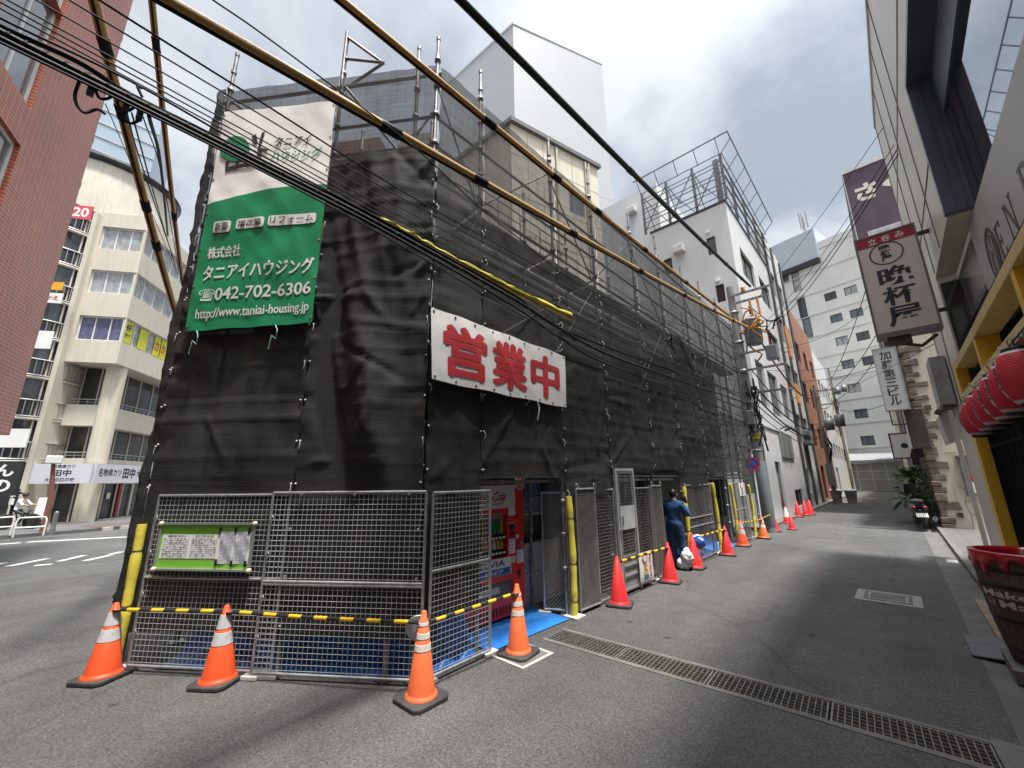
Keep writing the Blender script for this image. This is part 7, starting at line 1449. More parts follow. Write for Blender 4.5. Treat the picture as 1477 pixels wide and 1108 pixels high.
m = MB(); m.lathe([(0.19, 0.2), (0.195, 0.22), (0.19, 2.3), (0.182, 2.32)], 18, pt); m.build('grey_guard', M('pole guard sheet', (0.15, 0.17, 0.185), 0.5, var=0.1, dirt=.3), t)
m = MB(); m.lathe([(0.181, 3.1), (0.183, 3.12), (0.178, 3.3)], 18, pt); m.build('yellow_band', M('worn yellow band', (0.5, 0.38, 0.05), 0.6), t)
for z in (2.7, 3.4, 4.4, 5.6, 6.7, 7.9):
    m = MB(); m.lathe([(0.16, z), (0.185, z+0.005), (0.185, z+0.05), (0.16, z+.055)], 14, pt+lean*(z/PZ)); m.build('clamp_band', STEEL, t)
for (z, x0, x1, y) in ((8.55, -0.1, 1.2, -0.1), (8.3, -0.1, 1.1, 0.1), (5.55, -0.2, 1.3, -0.17), (4.75, -0.3, 1.1, .17), (6.2, -0.1, 0.9, -.15)):
    m = MB(); m.bx(PX+x0, PX+x1, PYY+y-0.035, PYY+y+0.035, z, z+0.07); m.build('crossarm', STEELD, t)
m = MB(); c_ = pt+V((0.42, 0.1, 0)); m.lathe([(0.0, 6.55), (0.25, 6.56), (0.27, 6.6), (0.27, 7.45), (0.28, 7.46), (0.28, 7.52), (0.24, 7.56), (0, 7.6)], 20, c_); tr_ = m.build('transformer', TRF, t)
m = MB()
for a in range(10): m.bx(c_.x+0.272*cos(a*.63)-.012, c_.x+0.272*cos(a*.63)+.012, c_.y+0.272*sin(a*.63)-.012, c_.y+.272*sin(a*.63)+.012, 6.65, 7.4)
m.build('cooling_fin', TRF, tr_)
m = MB()
for a in (-.5, .5, 1.6): m.lathe([(0.04, 7.56), (0.055, 7.62), (0.03, 7.66), (0.055, 7.7), (0.025, 7.78)], 10, c_+V((.12*cos(a), .12*sin(a), 0)))
m.build('bushing', WPAINT, tr_)
m = MB(); m.bx(PX+0.75, PX+1.1, PYY-0.2, PYY+0.15, 5.85, 6.35); m.build('switch_box', TRF, t, bevel=.02)
m = MB(); m.bx(PX+0.15, PX+0.4, PYY-.12, PYY+.12, 2.0, 2.0) if False else m.bx(PX-.12, PX+.12, PYY-.33, PYY-.17, 3.6, 4.1); m.build('junction_box', TRF, t, bevel=.02)
random.seed(14)
for k in range(11):
    m = MB(); c1 = pt+V((0.2+random.uniform(0, .7), random.uniform(-.2, .2), random.uniform(6.6, 8.2))); pts = [c1]; 
    for j in range(5): pts.append(pts[-1]+V((random.uniform(-.28, .3), random.uniform(-.12, .12), random.uniform(-.35, .22))))
    sp = []
    for j in range(len(pts)-1):
        for s in range(5):
            f_ = s/5; p0_, p1_, p2_, p3_ = pts[max(0, j-1)], pts[j], pts[j+1], pts[min(len(pts)-1, j+2)]; sp.append(0.5*((2*p1_)+(p2_-p0_)*f_+(2*p0_-5*p1_+4*p2_-p3_)*f_**2+(3*p1_-p0_-3*p2_+p3_)*f_**3))
    m.tube(sp, 0.03 if k < 7 else 0.018, 7); m.build('insulated_jumper', ORNG if k < 6 else CABL, t)
m = MB(); m.lathe([(0.05, 8.62), (0.09, 8.66), (0.05, 8.72), (0.09, 8.77), (0.04, 8.84)], 12, pt+V((.35, -.1, 0))); m.build('insulator', ORNG, t)
m = MB(); m.tube([pt+V((.5, -.1, 8.3)), pt+V((.53, -.1, 7.7)), pt+V((.5, -.05, 7.5))], 0.04, 8); m.tube([pt+V((.75, -.1, 8.3)), pt+V((.78, -.1, 7.5))], 0.04, 8); m.build('dropper_tube', ORNG, t)
random.seed(4)
for k in range(34):
    m = MB(); z0 = random.uniform(3.4, 5.4); a = random.uniform(0, 6.28); pts = [pt+V((0.2*cos(a), 0.2*sin(a), z0))]
    for j in range(4): a += random.uniform(-.6, .8); r_ = random.uniform(.19, .34); pts.append(pt+V((r_*cos(a), r_*sin(a), z0-0.3*(j+1)*random.uniform(.4, 1.2))))
    m.tube(pts, random.choice((0.012, 0.018, 0.03)), 5); m.build('cable_tail', CABL, t)
# other poles down the alley
def farpole(label, x, y, H, r=0.14):
    t = thing('utility_pole', label, 'utility pole', (x, y, 0), 'far utility poles'); b = V((x, y, 0))
    m = MB(); m.tube([b, b+V((0,0,H))], [r, r*0.65], 12); m.build('shaft', POLEC, t)
    for z in (H-.5, H-1.5, H-3): m = MB(); m.bx(x-.2, x+1.2, y-.04, y+.04, z, z+.08); m.build('crossarm', STEELD, t)
    for i, z in enumerate((H-2.9, H-2.7)): m = MB(); m.lathe([(0, z-.4), (.27, z-.38), (.28, z+.4), (0, z+.45)], 12, b+V((.45+.6*i, -.15+.1*i, 0))); m.build('transformer', TRF, t)
    m = MB(); m.bx(x-.2, x+.2, y-.3, y-.15, 1.2, 2.6); m.build('posted_sheet', WPAINT if x < -4 else TRF, t)
    for k in range(4):
        m = MB(); a = random.uniform(0, 6); z0 = H-3.5-random.random(); m.tube([b+V((.2*cos(a), .2*sin(a), z0)), b+V((.4*cos(a), .4*sin(a), z0-.6)), b+V((.15*cos(a), .15*sin(a), z0-1.4))], .03, 5); m.build('cable_tail', CABL, t)
farpole('slim utility pole beside the rust brick building', -3.3, 35.3, 8.2); farpole('farthest utility pole with a white sheet before the gate', -3.9, 60, 14.5, 0.2)
# cables
W0 = V((-2.62, 0, 0)); wdv = V((-0.72, 16.2, 0)).normalized(); wn = V((wdv.y, -wdv.x, 0))
def crom(pts, n=8):
    out = []
    for j in range(len(pts)-1):
        p0_, p1_, p2_, p3_ = pts[max(0, j-1)], pts[j], pts[j+1], pts[min(len(pts)-1, j+2)]
        if j == 0: p0_ = p1_*2-p2_
        if j == len(pts)-2: p3_ = p2_*2-p1_
        for s in range(n): f_ = s/n; out.append(0.5*((2*p1_)+(p2_-p0_)*f_+(2*p0_-5*p1_+4*p2_-p3_)*f_**2+(3*p1_-p0_-3*p2_+p3_)*f_**3))
    return out+[pts[-1]]
def wpx(pts, off=0.0): return [at(u, v, W0+wn*off, wn) for u, v in pts]
def cable(label, pts, r, off=0.0, mat=None, group='black overhead cables', name='cable', cat='cable'):
    P = crom(wpx(pts, off)) if not isinstance(pts[0], Vector) else crom(pts)
    m = MB(); m.tube(P, r, 6); return tag(m.build(name, mat or CABL, origin=P[-1]), label, cat, group), P
E1 = (1080, 588)
cable('thick lower main cable of the black bundle crossing the scaffold', [(-60, 10), (0, 46), (187, 141), (370, 233), (550, 325), (740, 431), (863, 505), (970, 545), (1080, 583)], 0.017)
cable('lowest main cable of the black bundle crossing the scaffold', [(-60, 22), (0, 55), (187, 147), (370, 239), (550, 331), (740, 441), (863, 520), (985, 566), (1080, 606)], 0.012, 0.02)
cable('second main cable riding on top of the black bundle', [(-60, 0), (0, 38), (110, 88), (187, 136), (283, 184), (370, 228), (550, 319), (740, 425), (863, 496), (1080, 572)], 0.013, -0.02)
cable('thin cable lashed under the black bundle', [(-60, 30), (0, 61), (190, 153), (370, 243), (550, 338), (740, 448), (900, 532), (1080, 612)], 0.006, 0.03)
# lashing wire spiralled round the bundle
P = crom(wpx([(-60, 10), (0, 46), (187, 141), (370, 233), (550, 325), (740, 431), (863, 505), (970, 545), (1080, 583)])); m = MB(); pts = []; n_ = 600
for k in range(n_+1):
    f_ = k/n_*(len(P)-1); i = min(int(f_), len(P)-2); p = P[i].lerp(P[i+1], f_-i); pts.append(p+wn*0.021*cos(k*.55)+V((0,0,0.021*sin(k*.55))))
m.tube(pts, 0.0025, 3, False); tag(m.build('lashing_wire', CABL, origin=P[-1]), 'thin lashing wire spiralled around the thick black bundle', 'wire', 'black overhead cables')
nm_ = ['highest', 'second highest', 'third highest', 'fourth highest', 'fifth highest', 'sixth highest', 'seventh highest', 'eighth highest']
for i, (pts, r) in enumerate((([(60, -60), (143, 0), (370, 143), (533, 247), (623, 300), (737, 363), (900, 452), (1075, 540)], 0.009), ([(20, -55), (100, 0), (370, 162), (560, 275), (740, 372), (900, 458), (1075, 545)], 0.007), ([(-30, -50), (52, 0), (370, 182), (560, 290), (740, 385), (900, 470), (1075, 552)], 0.006), ([(-60, -40), (0, -6), (370, 198), (560, 302), (740, 397), (900, 480), (1076, 557)], 0.006), ([(-60, -32), (0, 3), (370, 206), (560, 310), (740, 405), (900, 488), (1076, 563)], 0.006), ([(-60, -24), (0, 12), (370, 213), (560, 316), (740, 412), (900, 494), (1076, 568)], 0.006), ([(-60, -12), (0, 26), (190, 118), (370, 220), (560, 322), (740, 418), (900, 505), (1076, 576)], 0.009))):
    cable('%s of the thin parallel cables above the black bundle' % nm_[i], pts, r*0.72, -0.06+0.01*i)
cable('thin cable crossing above the first tan tube and the front bracket', [(250, -40), (307, 0), (370, 43), (470, 117), (603, 217), (737, 335), (900, 440), (1078, 500)], 0.006, 0.06)
# yellow cover and hanging bits on the bundle
P = wpx([(548, 316), (600, 344), (640, 368), (700, 398), (760, 428), (822, 456)], -0.05); m = MB(); P = crom(P, 6); rr = [0.02+0.018*abs(sin(k*0.9))+0.012*(k/len(P)) for k in range(len(P))]; m.tube(P, rr, 8); tag(m.build('cable_cover', M('yellow cable cover', (0.60, 0.52, 0.05), 0.45, var=0.15, vs=5), origin=P[0]), 'yellow plastic cover wrapped on the black cable bundle', 'cable cover')
def tubecable(label, p0, p1, r, mat, joints, group='tan guarded power lines', n_j=True):
    t = thing('guarded_cable', label, 'guarded cable', p1, group); m = MB(); P = [p0.lerp(p1, k/24) for k in range(25)]; P = [p-V((0,0,0.18*4*(k/24)*(1-k/24)*0.5)) for k, p in enumerate(P)]
    m.tube(P, r, 14); m.build('guard_tube', mat, t); m = MB(); d = (p1-p0).normalized(); dn_ = V((0,0,-1)); m.tube([p+V((0,0,-r*0.92)) for p in P], r*0.35, 6); m.build('under_cable', CABL, t)
    for f_ in joints:
        i = min(23, int(f_*24)); p = P[i].lerp(P[i+1], f_*24-i); m = MB(); m.lathe([(r, -0.10), (r*1.2, -0.085), (r*1.14, 0), (r*1.22, 0.08), (r, 0.10)], 14, p, d); m.build('tape_joint', CABL if mat is not GUARDK else GUARDK, t)
    return t
def ends(u0, v0, x0, u1, v1, y1): return atx(u0, v0, x0), aty(u1, v1, y1)
a, b = ends(150, -50, -2.62, 1078, 472, 15.9); tubecable('lower tan guard tube passing over the green banner', a, b, 0.040, GUARD, (0.105, 0.17, 0.28, 0.42, 0.57, 0.72, 0.86))
a, b = ends(400, -75, -2.62, 1072, 470, 16.0); tubecable('upper tan guard tube passing over the corner scaffold poles', a, b, 0.038, GUARD, (0.14, 0.225, 0.30, 0.42, 0.58, 0.74, 0.88))
a, b = ends(590, -75, -2.30, 1082, 413, 16.0); tubecable('dark blue guard tube passing in front of the tower', a, b, 0.043, GUARDK, (0.3, 0.45, 0.6, 0.75, 0.9), 'dark guarded power line')
def seg(u0, v0, d0, u1, v1, d1): r0_, r1_ = ray(u0, v0), ray(u1, v1); return EYE+r0_*d0, EYE+r1_*d1
a, b = seg(128, -30, 4.2, 262, 480, 8.6); tubecable('left tan guard tube hanging down to the edge of the netting', a, b, 0.052, GUARD, (0.10, 0.22, 0.45, 0.58), 'tan guarded tubes at the left')
a, b = seg(216, -30, 4.6, 264, 412, 8.9); tubecable('slim tan guard tube beside the netting with a yellow tip', a, b, 0.036, GUARD, (0.12, 0.62), 'tan guarded tubes at the left')
t = bpy.data.objects.get('guarded_cable')
for i, (u0, v0, u1, v1, r, u2, v2) in enumerate(((182, 160, 250, 372, 0.008, 205, 240), (190, 163, 253, 385, 0.007, 222, 280), (205, 165, 258, 392, 0.006, 235, 260), (215, 168, 242, 340, 0.016, 232, 240), (152, 150, 256, 395, 0.005, 180, 215))):
    p0, p1 = seg(u0, v0, 3.4, u1, v1, 8.7); mid = EYE+ray(u2, v2)*5.0; cable(['first', 'second', 'third', 'thick fourth', 'slack fifth'][i]+' service drop cable from the bundle down to the left of the netting', [p0, mid, p1], r)
for i, pts in enumerate(([(118, 108), (108, 140), (120, 162), (140, 158), (152, 165)], [(136, 122), (142, 140), (152, 143), (160, 140)], [(182, 152), (178, 170), (190, 178), (202, 170), (196, 155), (186, 160)], [(192, 118), (205, 128), (198, 124), (205, 140)])):
    cable(['large cable loop hanging from the bundle over the brick tiles', 'small cable loop right of the large loop', 'coiled cable end under the bundle by the tan tube', 'short jumper cable above the bundle by the tan tube'][i], pts, 0.007, 0.0, group='cable loops on the bundle')
for i, (u, v) in enumerate(((133, 124), (183, 150), (203, 160))):
    q = at(u, v, W0, wn); m = MB(); m.bx(q.x-.012, q.x+.012, q.y-.013, q.y+.013, q.z-.06, q.z+.01); tag(m.build('cable_clamp', BLACK, origin=q, bevel=.004), ['left black cable clamp under the bundle', 'middle black cable clamp under the bundle', 'right black cable clamp under the bundle'][i], 'cable clamp', 'black cable clamps')
pe = pt+V((0.3, 0, 0))
def far(label, p0, p1, sag, r=0.012):
    P = [p0.lerp(p1, k/20)-V((0,0,sag*4*(k/20)*(1-k/20))) for k in range(21)]; m = MB(); m.tube(P, r, 5); tag(m.build('cable', CABL, origin=p0), label, 'cable', 'thin cables over the far alley')
tgt = lambda u, v, y: aty(u, v, y)
far('upper of the cables from the near pole to behind the bar sign', pt+V((.8, 0, 8.3)), V((1.05, 10.5, 9.0)), 0.1, .007)
far('second of the cables from the near pole to behind the bar sign', pt+V((.9, 0, 7.3)), V((1.05, 9.9, 8.1)), 0.25, .007)
far('third of the cables from the near pole to behind the bar sign', pt+V((.9, 0, 7.1)), V((1.05, 9.8, 7.9)), 0.3, .01)
far('lowest of the cables from the near pole to behind the bar sign', pt+V((.9, 0, 6.9)), V((1.05, 9.7, 7.75)), 0.3, .01)
far('cable looping low from the near pole across to the stone corner', pt+V((.7, 0, 5.5)), V((0.85, 20.5, 6.6)), 0.35, .008)
far('higher cable from the near pole across to the purple building', pt+V((.9, 0, 6.2)), V((0.65, 26.0, 10.4)), 0.5, .01)
B2, B3 = V((-3.3, 35.3, 0)), V((-3.9, 60, 0))
for i, (za, zb, sg, r) in enumerate(((7.0, 7.7, 1.3, .03), (5.6, 5.6, 0.9, .02), (5.0, 5.2, 0.8, .03), (4.6, 4.9, 0.9, .03), (4.3, 4.6, 0.7, .02), (4.0, 4.5, .8, .015))):
    far('%s cable strung from the near pole to the slim pole' % nm_[i], pt+V((.5 if i == 0 else .2, .1, za)), B2+V((.2, 0, zb)), sg, r)
for i, (za, zb) in enumerate(((7.8, 13.5), (6.5, 11.5), (5.2, 9.0))): far('%s cable strung from the slim pole to the farthest pole' % nm_[i], B2+V((.2, 0, za)), B3+V((.2, 0, zb)), .6, .03)
for i, (z, y, x, zb) in enumerate(((13, 60, .7, 15.5), (12, 60, .7, 12.6), (10.5, 60, .7, 11.8), (9.5, 60, .7, 8.0))): far('%s cable from the farthest pole across to the right side' % nm_[i], V((-3.9, 60, z)), V((x, 38+i*3, zb)), .5, .03)
far('long cable crossing the alley above the far gate', V((-4, 33, 8.2)), V((0.75, 37, 9.4)), .3, .02)
far('straight thin cable crossing to the duct hood', V((-3.3, 35.3, 7.3)), V((1.05, 12.2, 4.55)), .2, .008)
# no-parking sign
q = atz(1117, 786, 0.0); q = V((-3.42, 15.2, 0)); c_ = aty(1085, 669, 15.2); t = thing('no_parking_sign', 'round blue and red road sign on a white pole at the netting end', 'road sign', q)
m = MB(); m.tube([q, V((c_.x+0.02, 15.2, c_.z+0.3))], 0.03, 8); m.build('pole', WPAINT, t)
sn = V((0.25, -0.97, 0)).normalized(); m = MB(); m.disc(c_+sn*0.04, sn, 0.22, 0.01, 24); d_ = m.build('blue_disc', M('sign blue', (0.02, 0.08, 0.42), 0.4), t); m = MB(); sx_ = V((sn.y, -sn.x, 0))*-1
for k in range(28):
    p, q_ = 2*pi*k/28, 2*pi*(k+1)/28; g_ = lambda r, a: c_+sn*0.051+sx_*(r*cos(a))+V((0,0,r*sin(a))); m.prism([g_(.17, p), g_(.22, p), g_(.22, q_), g_(.17, q_)], sn*0.003)
m.beam(c_+sn*.053-sx_*.13+V((0,0,.13)), c_+sn*.053+sx_*.13-V((0,0,.13)), .045, .004, up=tuple(sn)); m.build('red_ring', REDP, d_)
# ================================================================== PEOPLE, SCOOTER, PLANTS
NAVY = M('navy work clothes', (0.016, 0.06, 0.17), 0.8, var=0.3, vs=5, bump=0.4, bs=14); NAVYT = M('navy trousers', (0.016, 0.05, 0.13), 0.8, var=0.3, vs=5, bump=0.4, bs=14); SKIN = M('skin', (0.36, 0.19, 0.12), 0.55, var=0.08); HAIR = M('black hair', (0.012, 0.011, 0.011), 0.5, var=0.3, vs=30); SHOE = M('dark shoe', (0.02, 0.02, 0.022), 0.6)
def skin_body(name, joints, edges, mats, classify, parent, loc, rz=0, scale=1.0, sub=2, wrinkle=0.0):
    names = list(joints); me = bpy.data.meshes.new(name); me.from_pydata([joints[k][0] for k in names], [(names.index(a), names.index(b)) for a, b in edges], [])
    o = bpy.data.objects.new(name, me); C.objects.link(o); md = o.modifiers.new('skin', 'SKIN'); md.use_smooth_shade = True
    if not me.skin_vertices: me.attributes  # layer is made by the modifier below
    bpy.context.view_layer.objects.active = o
    if not me.skin_vertices:
        bm = bmesh.new(); bm.from_mesh(me); bm.verts.layers.skin.verify(); bm.to_mesh(me); bm.free()
    for i, k in enumerate(names):
        r = joints[k][1]; me.skin_vertices[0].data[i].radius = r if isinstance(r, tuple) else (r, r); me.skin_vertices[0].data[i].use_root = (i == 0)
    sb = o.modifiers.new('sub', 'SUBSURF'); sb.levels = sb.render_levels = sub
    dg = bpy.context.evaluated_depsgraph_get(); m2 = bpy.data.meshes.new_from_object(o.evaluated_get(dg)); o.modifiers.clear(); o.data = m2; bpy.data.meshes.remove(me)
    m2.materials.clear()
    for m_ in mats: m2.materials.append(m_)
    for p in m2.polygons: p.material_index = classify(p.center); p.use_smooth = True
    ca, sa = cos(rz), sin(rz)
    if wrinkle:                                         # cloth folds: slanting at the back and sleeves, stacked at elbows, knees and ankles
        dn_ = [v.normal.copy() for v in m2.vertices]
        for v, nn in zip(m2.vertices, dn_):
            c = v.co
            if c.z > 1.47 or c.z < 0.08 or (c.y > 0.26 and c.z > 1.1): continue
            f1 = 1-2*abs(noise.noise(V((c.x*7+c.z*5, c.y*7, c.z*9)))); f2 = noise.noise(V((c.x*4, c.y*4, c.z*26)))*(1.0 if (0.42 < c.z < 0.6 or c.z < 0.25 or 0.95 < c.z < 1.06) else 0.35)
            v.co = c+nn*(wrinkle*(f1*0.9+f2*0.9-0.1)+(0.012 if c.z < 1.0 else 0.004))
    for v in m2.vertices: x, y, z = v.co*scale; v.co = (x*ca-y*sa, x*sa+y*ca, z)
    o.parent = parent; return o
# worker in navy, seen from behind, hands up before the face holding a phone
J = {'pelvis': ((0, 0, 0.95), (0.155, 0.115)), 'waist': ((0, 0.0, 1.08), (0.145, 0.11)), 'chest': ((0, -0.01, 1.27), (0.175, 0.12)), 'upper': ((0, -0.005, 1.41), (0.15, 0.095)), 'neck': ((0, 0.02, 1.50), 0.058), 'skull': ((0.012, 0.05, 1.585), (0.075, 0.085)), 'crown': ((0.012, 0.045, 1.665), (0.07, 0.082)),
     'shR': ((0.185, -0.005, 1.39), 0.075), 'elR': ((0.285, 0.10, 1.15), 0.055), 'wrR': ((0.16, 0.30, 1.33), 0.036), 'paR': ((0.125, 0.335, 1.375), (0.028, 0.04)),
     'shL': ((-0.185, -0.005, 1.39), 0.075), 'elL': ((-0.28, 0.09, 1.14), 0.055), 'wrL': ((-0.06, 0.30, 1.20), 0.036), 'paL': ((-0.015, 0.33, 1.225), (0.028, 0.04)),
     'hipR': ((0.095, 0.0, 0.88), (0.105, 0.11)), 'knR': ((0.115, 0.04, 0.50), 0.075), 'anR': ((0.12, -0.02, 0.10), 0.055), 'heR': ((0.12, -0.03, 0.045), 0.045), 'toR': ((0.135, 0.17, 0.035), 0.038),
     'hipL': ((-0.095, 0.0, 0.88), (0.105, 0.11)), 'knL': ((-0.115, 0.05, 0.50), 0.075), 'anL': ((-0.14, 0.06, 0.10), 0.055), 'heL': ((-0.14, 0.05, 0.045), 0.045), 'toL': ((-0.165, 0.25, 0.035), 0.038)}
Ed = [('pelvis', 'waist'), ('waist', 'chest'), ('chest', 'upper'), ('upper', 'neck'), ('neck', 'skull'), ('skull', 'crown')]
for s in 'RL':
    Ed += [('upper', 'sh'+s), ('sh'+s, 'el'+s), ('el'+s, 'wr'+s), ('wr'+s, 'pa'+s), ('pelvis', 'hip'+s), ('hip'+s, 'kn'+s), ('kn'+s, 'an'+s), ('an'+s, 'he'+s), ('he'+s, 'to'+s)]
    pa = V(J['pa'+s][0]); sg = -1 if s == 'R' else 1
    for k, (dz, L_) in enumerate(((0.03, 0.05), (0.01, 0.058), (-0.01, 0.054), (-0.028, 0.042))):
        J['f%s%da' % (s, k)] = (tuple(pa+V((sg*0.03, 0.02, dz))), 0.0095); J['f%s%db' % (s, k)] = (tuple(pa+V((sg*(0.03+L_*0.8), 0.005, dz+0.012))), 0.008); J['f%s%dc' % (s, k)] = (tuple(pa+V((sg*(0.035+L_), -0.025, dz+0.012))), 0.007); Ed += [('pa'+s, 'f%s%da' % (s, k)), ('f%s%da' % (s, k), 'f%s%db' % (s, k)), ('f%s%db' % (s, k), 'f%s%dc' % (s, k))]
    J['t%sa' % s] = (tuple(pa+V((0, -0.02, 0.035))), 0.011); J['t%sb' % s] = (tuple(pa+V((sg*0.025, -0.03, 0.065))), 0.009); Ed += [('pa'+s, 't%sa' % s), ('t%sa' % s, 't%sb' % s)]
def cls(c):
    if c.z > 1.505: return 2
    if c.y > 0.285 and c.z > 1.1: return 2
    if c.z < 0.085: return 3
    return 0 if c.z > 0.97 else 1
mp_ = (-3.57, 8.74); s_h = 0.91
t = thing('person', 'worker in navy jacket and trousers seen from behind, hands raised before the face', 'person', (mp_[0], mp_[1], 0)); RZ = radians(-4)
skin_body('body', J, Ed, [NAVY, NAVYT, SKIN, SHOE], cls, t, mp_, RZ, s_h, 3, 0.009)
def loc(p): x, y, z = p; return V((mp_[0]+s_h*(x*cos(RZ)-y*sin(RZ)), mp_[1]+s_h*(x*sin(RZ)+y*cos(RZ)), z*s_h))
m = MB(); m.smooth = True; random.seed(6)
hc = V((0.012, 0.038, 1.640)); vs_ = []
m.sphere((0, 0, 0), 1, 20, 14); m.v = [tuple(loc((hc.x+v[0]*0.088, hc.y-0.006+v[1]*0.102, hc.z+(v[2]*0.098 if v[2] > 0 else v[2]*(0.10 if v[1] < 0.15 else 0.015))+0.006*noise.noise(V(v)*6)))) for v in m.v]; m.build('hair', HAIR, t)
m = MB(); 
for s in (1, -1): m.sphere(loc((0.012+s*0.082, 0.05, 1.595)), 0.022, 8, 6, (0.5, 0.8, 1.3))
m.sphere(loc((0.012, 0.140, 1.585)), 0.016, 8, 6, (0.7, 1, 1.2)); m.build('ear_and_nose', SKIN, t)
m = MB(); m.tube([loc((0.0+0.062*cos(a), 0.012+0.062*sin(a), 1.485)) for a in [k*pi/6 for k in range(13)]], 0.016, 6); m.build('collar', NAVY, t)
m = MB(); m.tube([loc((0.150*cos(a), 0.112*sin(a)-0.0, 0.985)) for a in [k*pi/8 for k in range(17)]], 0.014, 6); m.build('belt', M('dark belt', (0.012, 0.02, 0.05), 0.6), t)
m = MB(); m.ob(loc((0.10, 0.345, 1.385)), V((0.07, 0.01, 0.02)), V((0, 0.012, 0)), V((-0.02, -0.01, 0.135))); tag(m.build('phone', BLACK, origin=loc((0.1, .345, 1.38))), 'dark phone held up by the worker in navy', 'phone')
# person in a white shirt sitting on a scooter across the street
q = atz(17, 764, 0.11); t = thing('person', 'person in a white shirt sitting on a dark bicycle across the street', 'person', q); fx = (-la)
J2 = {'pelvis': ((0, 0, 0.78), (0.14, 0.11)), 'waist': ((0.05, 0, 0.92), (0.13, 0.10)), 'chest': ((0.12, 0, 1.1), (0.15, 0.11)), 'neck': ((0.16, 0, 1.27), 0.05), 'head': ((0.2, 0, 1.36), 0.085), 'crown': ((0.19, 0, 1.44), 0.075)}
E2 = [('pelvis', 'waist'), ('waist', 'chest'), ('chest', 'neck'), ('neck', 'head'), ('head', 'crown')]
for s, sg in (('R', 1), ('L', -1)):
    J2.update({'sh'+s: ((0.13, sg*.17, 1.18), .06), 'el'+s: ((0.30, sg*.2, 1.0), .045), 'ha'+s: ((0.48, sg*.2, 0.98), .035), 'fi'+s: ((0.54, sg*.19, 0.96), .022), 'hi'+s: ((0.05, sg*.1, .75), .09), 'kn'+s: ((0.36, sg*.12, .62), .065), 'an'+s: ((0.25, sg*.13, .2), .05), 'to'+s: ((0.4, sg*.13, .17), .035)})
    E2 += [('chest', 'sh'+s), ('sh'+s, 'el'+s), ('el'+s, 'ha'+s), ('ha'+s, 'fi'+s), ('pelvis', 'hi'+s), ('hi'+s, 'kn'+s), ('kn'+s, 'an'+s), ('an'+s, 'to'+s)]
RZ2 = math.atan2(fx.y, fx.x); skin_body('body', J2, E2, [WPAINT, BLACK, SKIN], lambda c: 2 if c.z > 1.24 or (c.x > .34 and c.z > .85) else (0 if c.z > .82 else 1), t, q, RZ2, 0.95)
hl = lambda x, y, z: V((q.x+.95*(x*cos(RZ2)-y*sin(RZ2)), q.y+.95*(x*sin(RZ2)+y*cos(RZ2)), q.z+.95*z))
m = MB(); m.sphere(hl(.17, 0, 1.42), .098, 12, 8); m.build('hair', HAIR, t)
t = thing('bicycle', 'dark bicycle under the person in a white shirt', 'bicycle', q)
for x in (-.35, .62):
    m = MB(); m.lathe([(.27, -.02), (.31, -.02), (.31, .02), (.27, .02), (.27, -.02)], 24, hl(x, 0, .31), axis=V((-sin(RZ2), cos(RZ2), 0))); w_ = m.build('wheel', RUB, t); m = MB()
    for k in range(8): m.tube([hl(x, 0, .31), hl(x+.27*cos(k*.785), 0, .31+.27*sin(k*.785))], .004, 4)
    m.build('spoke', STEEL, w_)
m = MB(); m.tube([hl(-.35, 0, .31), hl(.1, 0, .33), hl(.5, 0, .78), hl(.62, 0, .31)], .025, 6); m.tube([hl(.1, 0, .33), hl(-.02, 0, .72)], .025, 6); m.tube([hl(-.02, 0, .68), hl(-.35, 0, .31)], .018, 6); m.build('frame', BLACK, t)
m = MB(); m.sphere(hl(-.03, 0, .74), .12, 10, 6, (1.1, .8, .35)); m.build('saddle', BLACK, t); m = MB(); m.tube([hl(.48, .25, .95), hl(.5, 0, .92), hl(.48, -.25, .95)], .018, 6); m.tube([hl(.5, 0, .92), hl(.5, 0, .76)], .02, 6); m.build('handlebar', STEEL, t)
# big scooter parked at the stone wall, rear towards the camera
SX, SY = 0.30, 19.25; t = thing('motor_scooter', 'black motor scooter parked by the stone wall with its rear plate showing', 'motor scooter', (SX, SY, 0)); GB = M('gloss black body', (0.008, 0.009, 0.012), 0.12, var=0.3, coat=0.6); LEANS = 0.10
S = lambda x, y, z: V((SX+1.18*(x+LEANS*z*-1+0.1), SY+1.18*y, 1.18*z))
def loft(m, secs):
    ng = 14; vs = []
    for y, cx_, cz_, wx_, hz_ in secs:
        for k in range(ng):
            a = 2*pi*k/ng; vs.append(S(cx_+wx_*cos(a)*(0.9+0.1*abs(cos(a))), y, cz_+hz_*sin(a)))
    sm = m.smooth; m.smooth = True; m.add(vs, [(i*ng+k, i*ng+(k+1) % ng, (i+1)*ng+(k+1) % ng, (i+1)*ng+k) for i in range(len(secs)-1) for k in range(ng)]); m.smooth = False; m.add(vs[:ng], [tuple(range(ng))]); m.add(vs[-ng:], [tuple(range(ng-1, -1, -1))]); m.smooth = sm
for y in (0.28, 1.62):
    m = MB(); ax = S(1, y, .26)-S(0, y, .26); m.lathe([(0.15, -.065), (.235, -.06), (.262, -.03), (.265, 0), (.262, .03), (.235, .06), (.15, .065), (.15, -.065)], 28, S(0, y, .265), ax); w_ = m.build('wheel', RUB, t); m = MB(); m.lathe([(0, -.03), (.05, -.05), (.15, -.045), (.15, .045), (.05, .05), (0, .03)], 20, S(0, y, .265), ax); m.build('rim', ALU, w_)
m = MB(); loft(m, [(-.02, 0, .70, .08, .05), (.10, 0, .66, .17, .12), (.35, 0, .62, .20, .17), (.75, 0, .56, .21, .19), (.95, 0, .42, .17, .13), (1.1, 0, .36, .16, .10), (1.3, 0, .45, .2, .2), (1.5, 0, .66, .23, .24), (1.66, 0, .8, .19, .17), (1.76, 0, .82, .08, .08)]); m.build('body', GB, t)
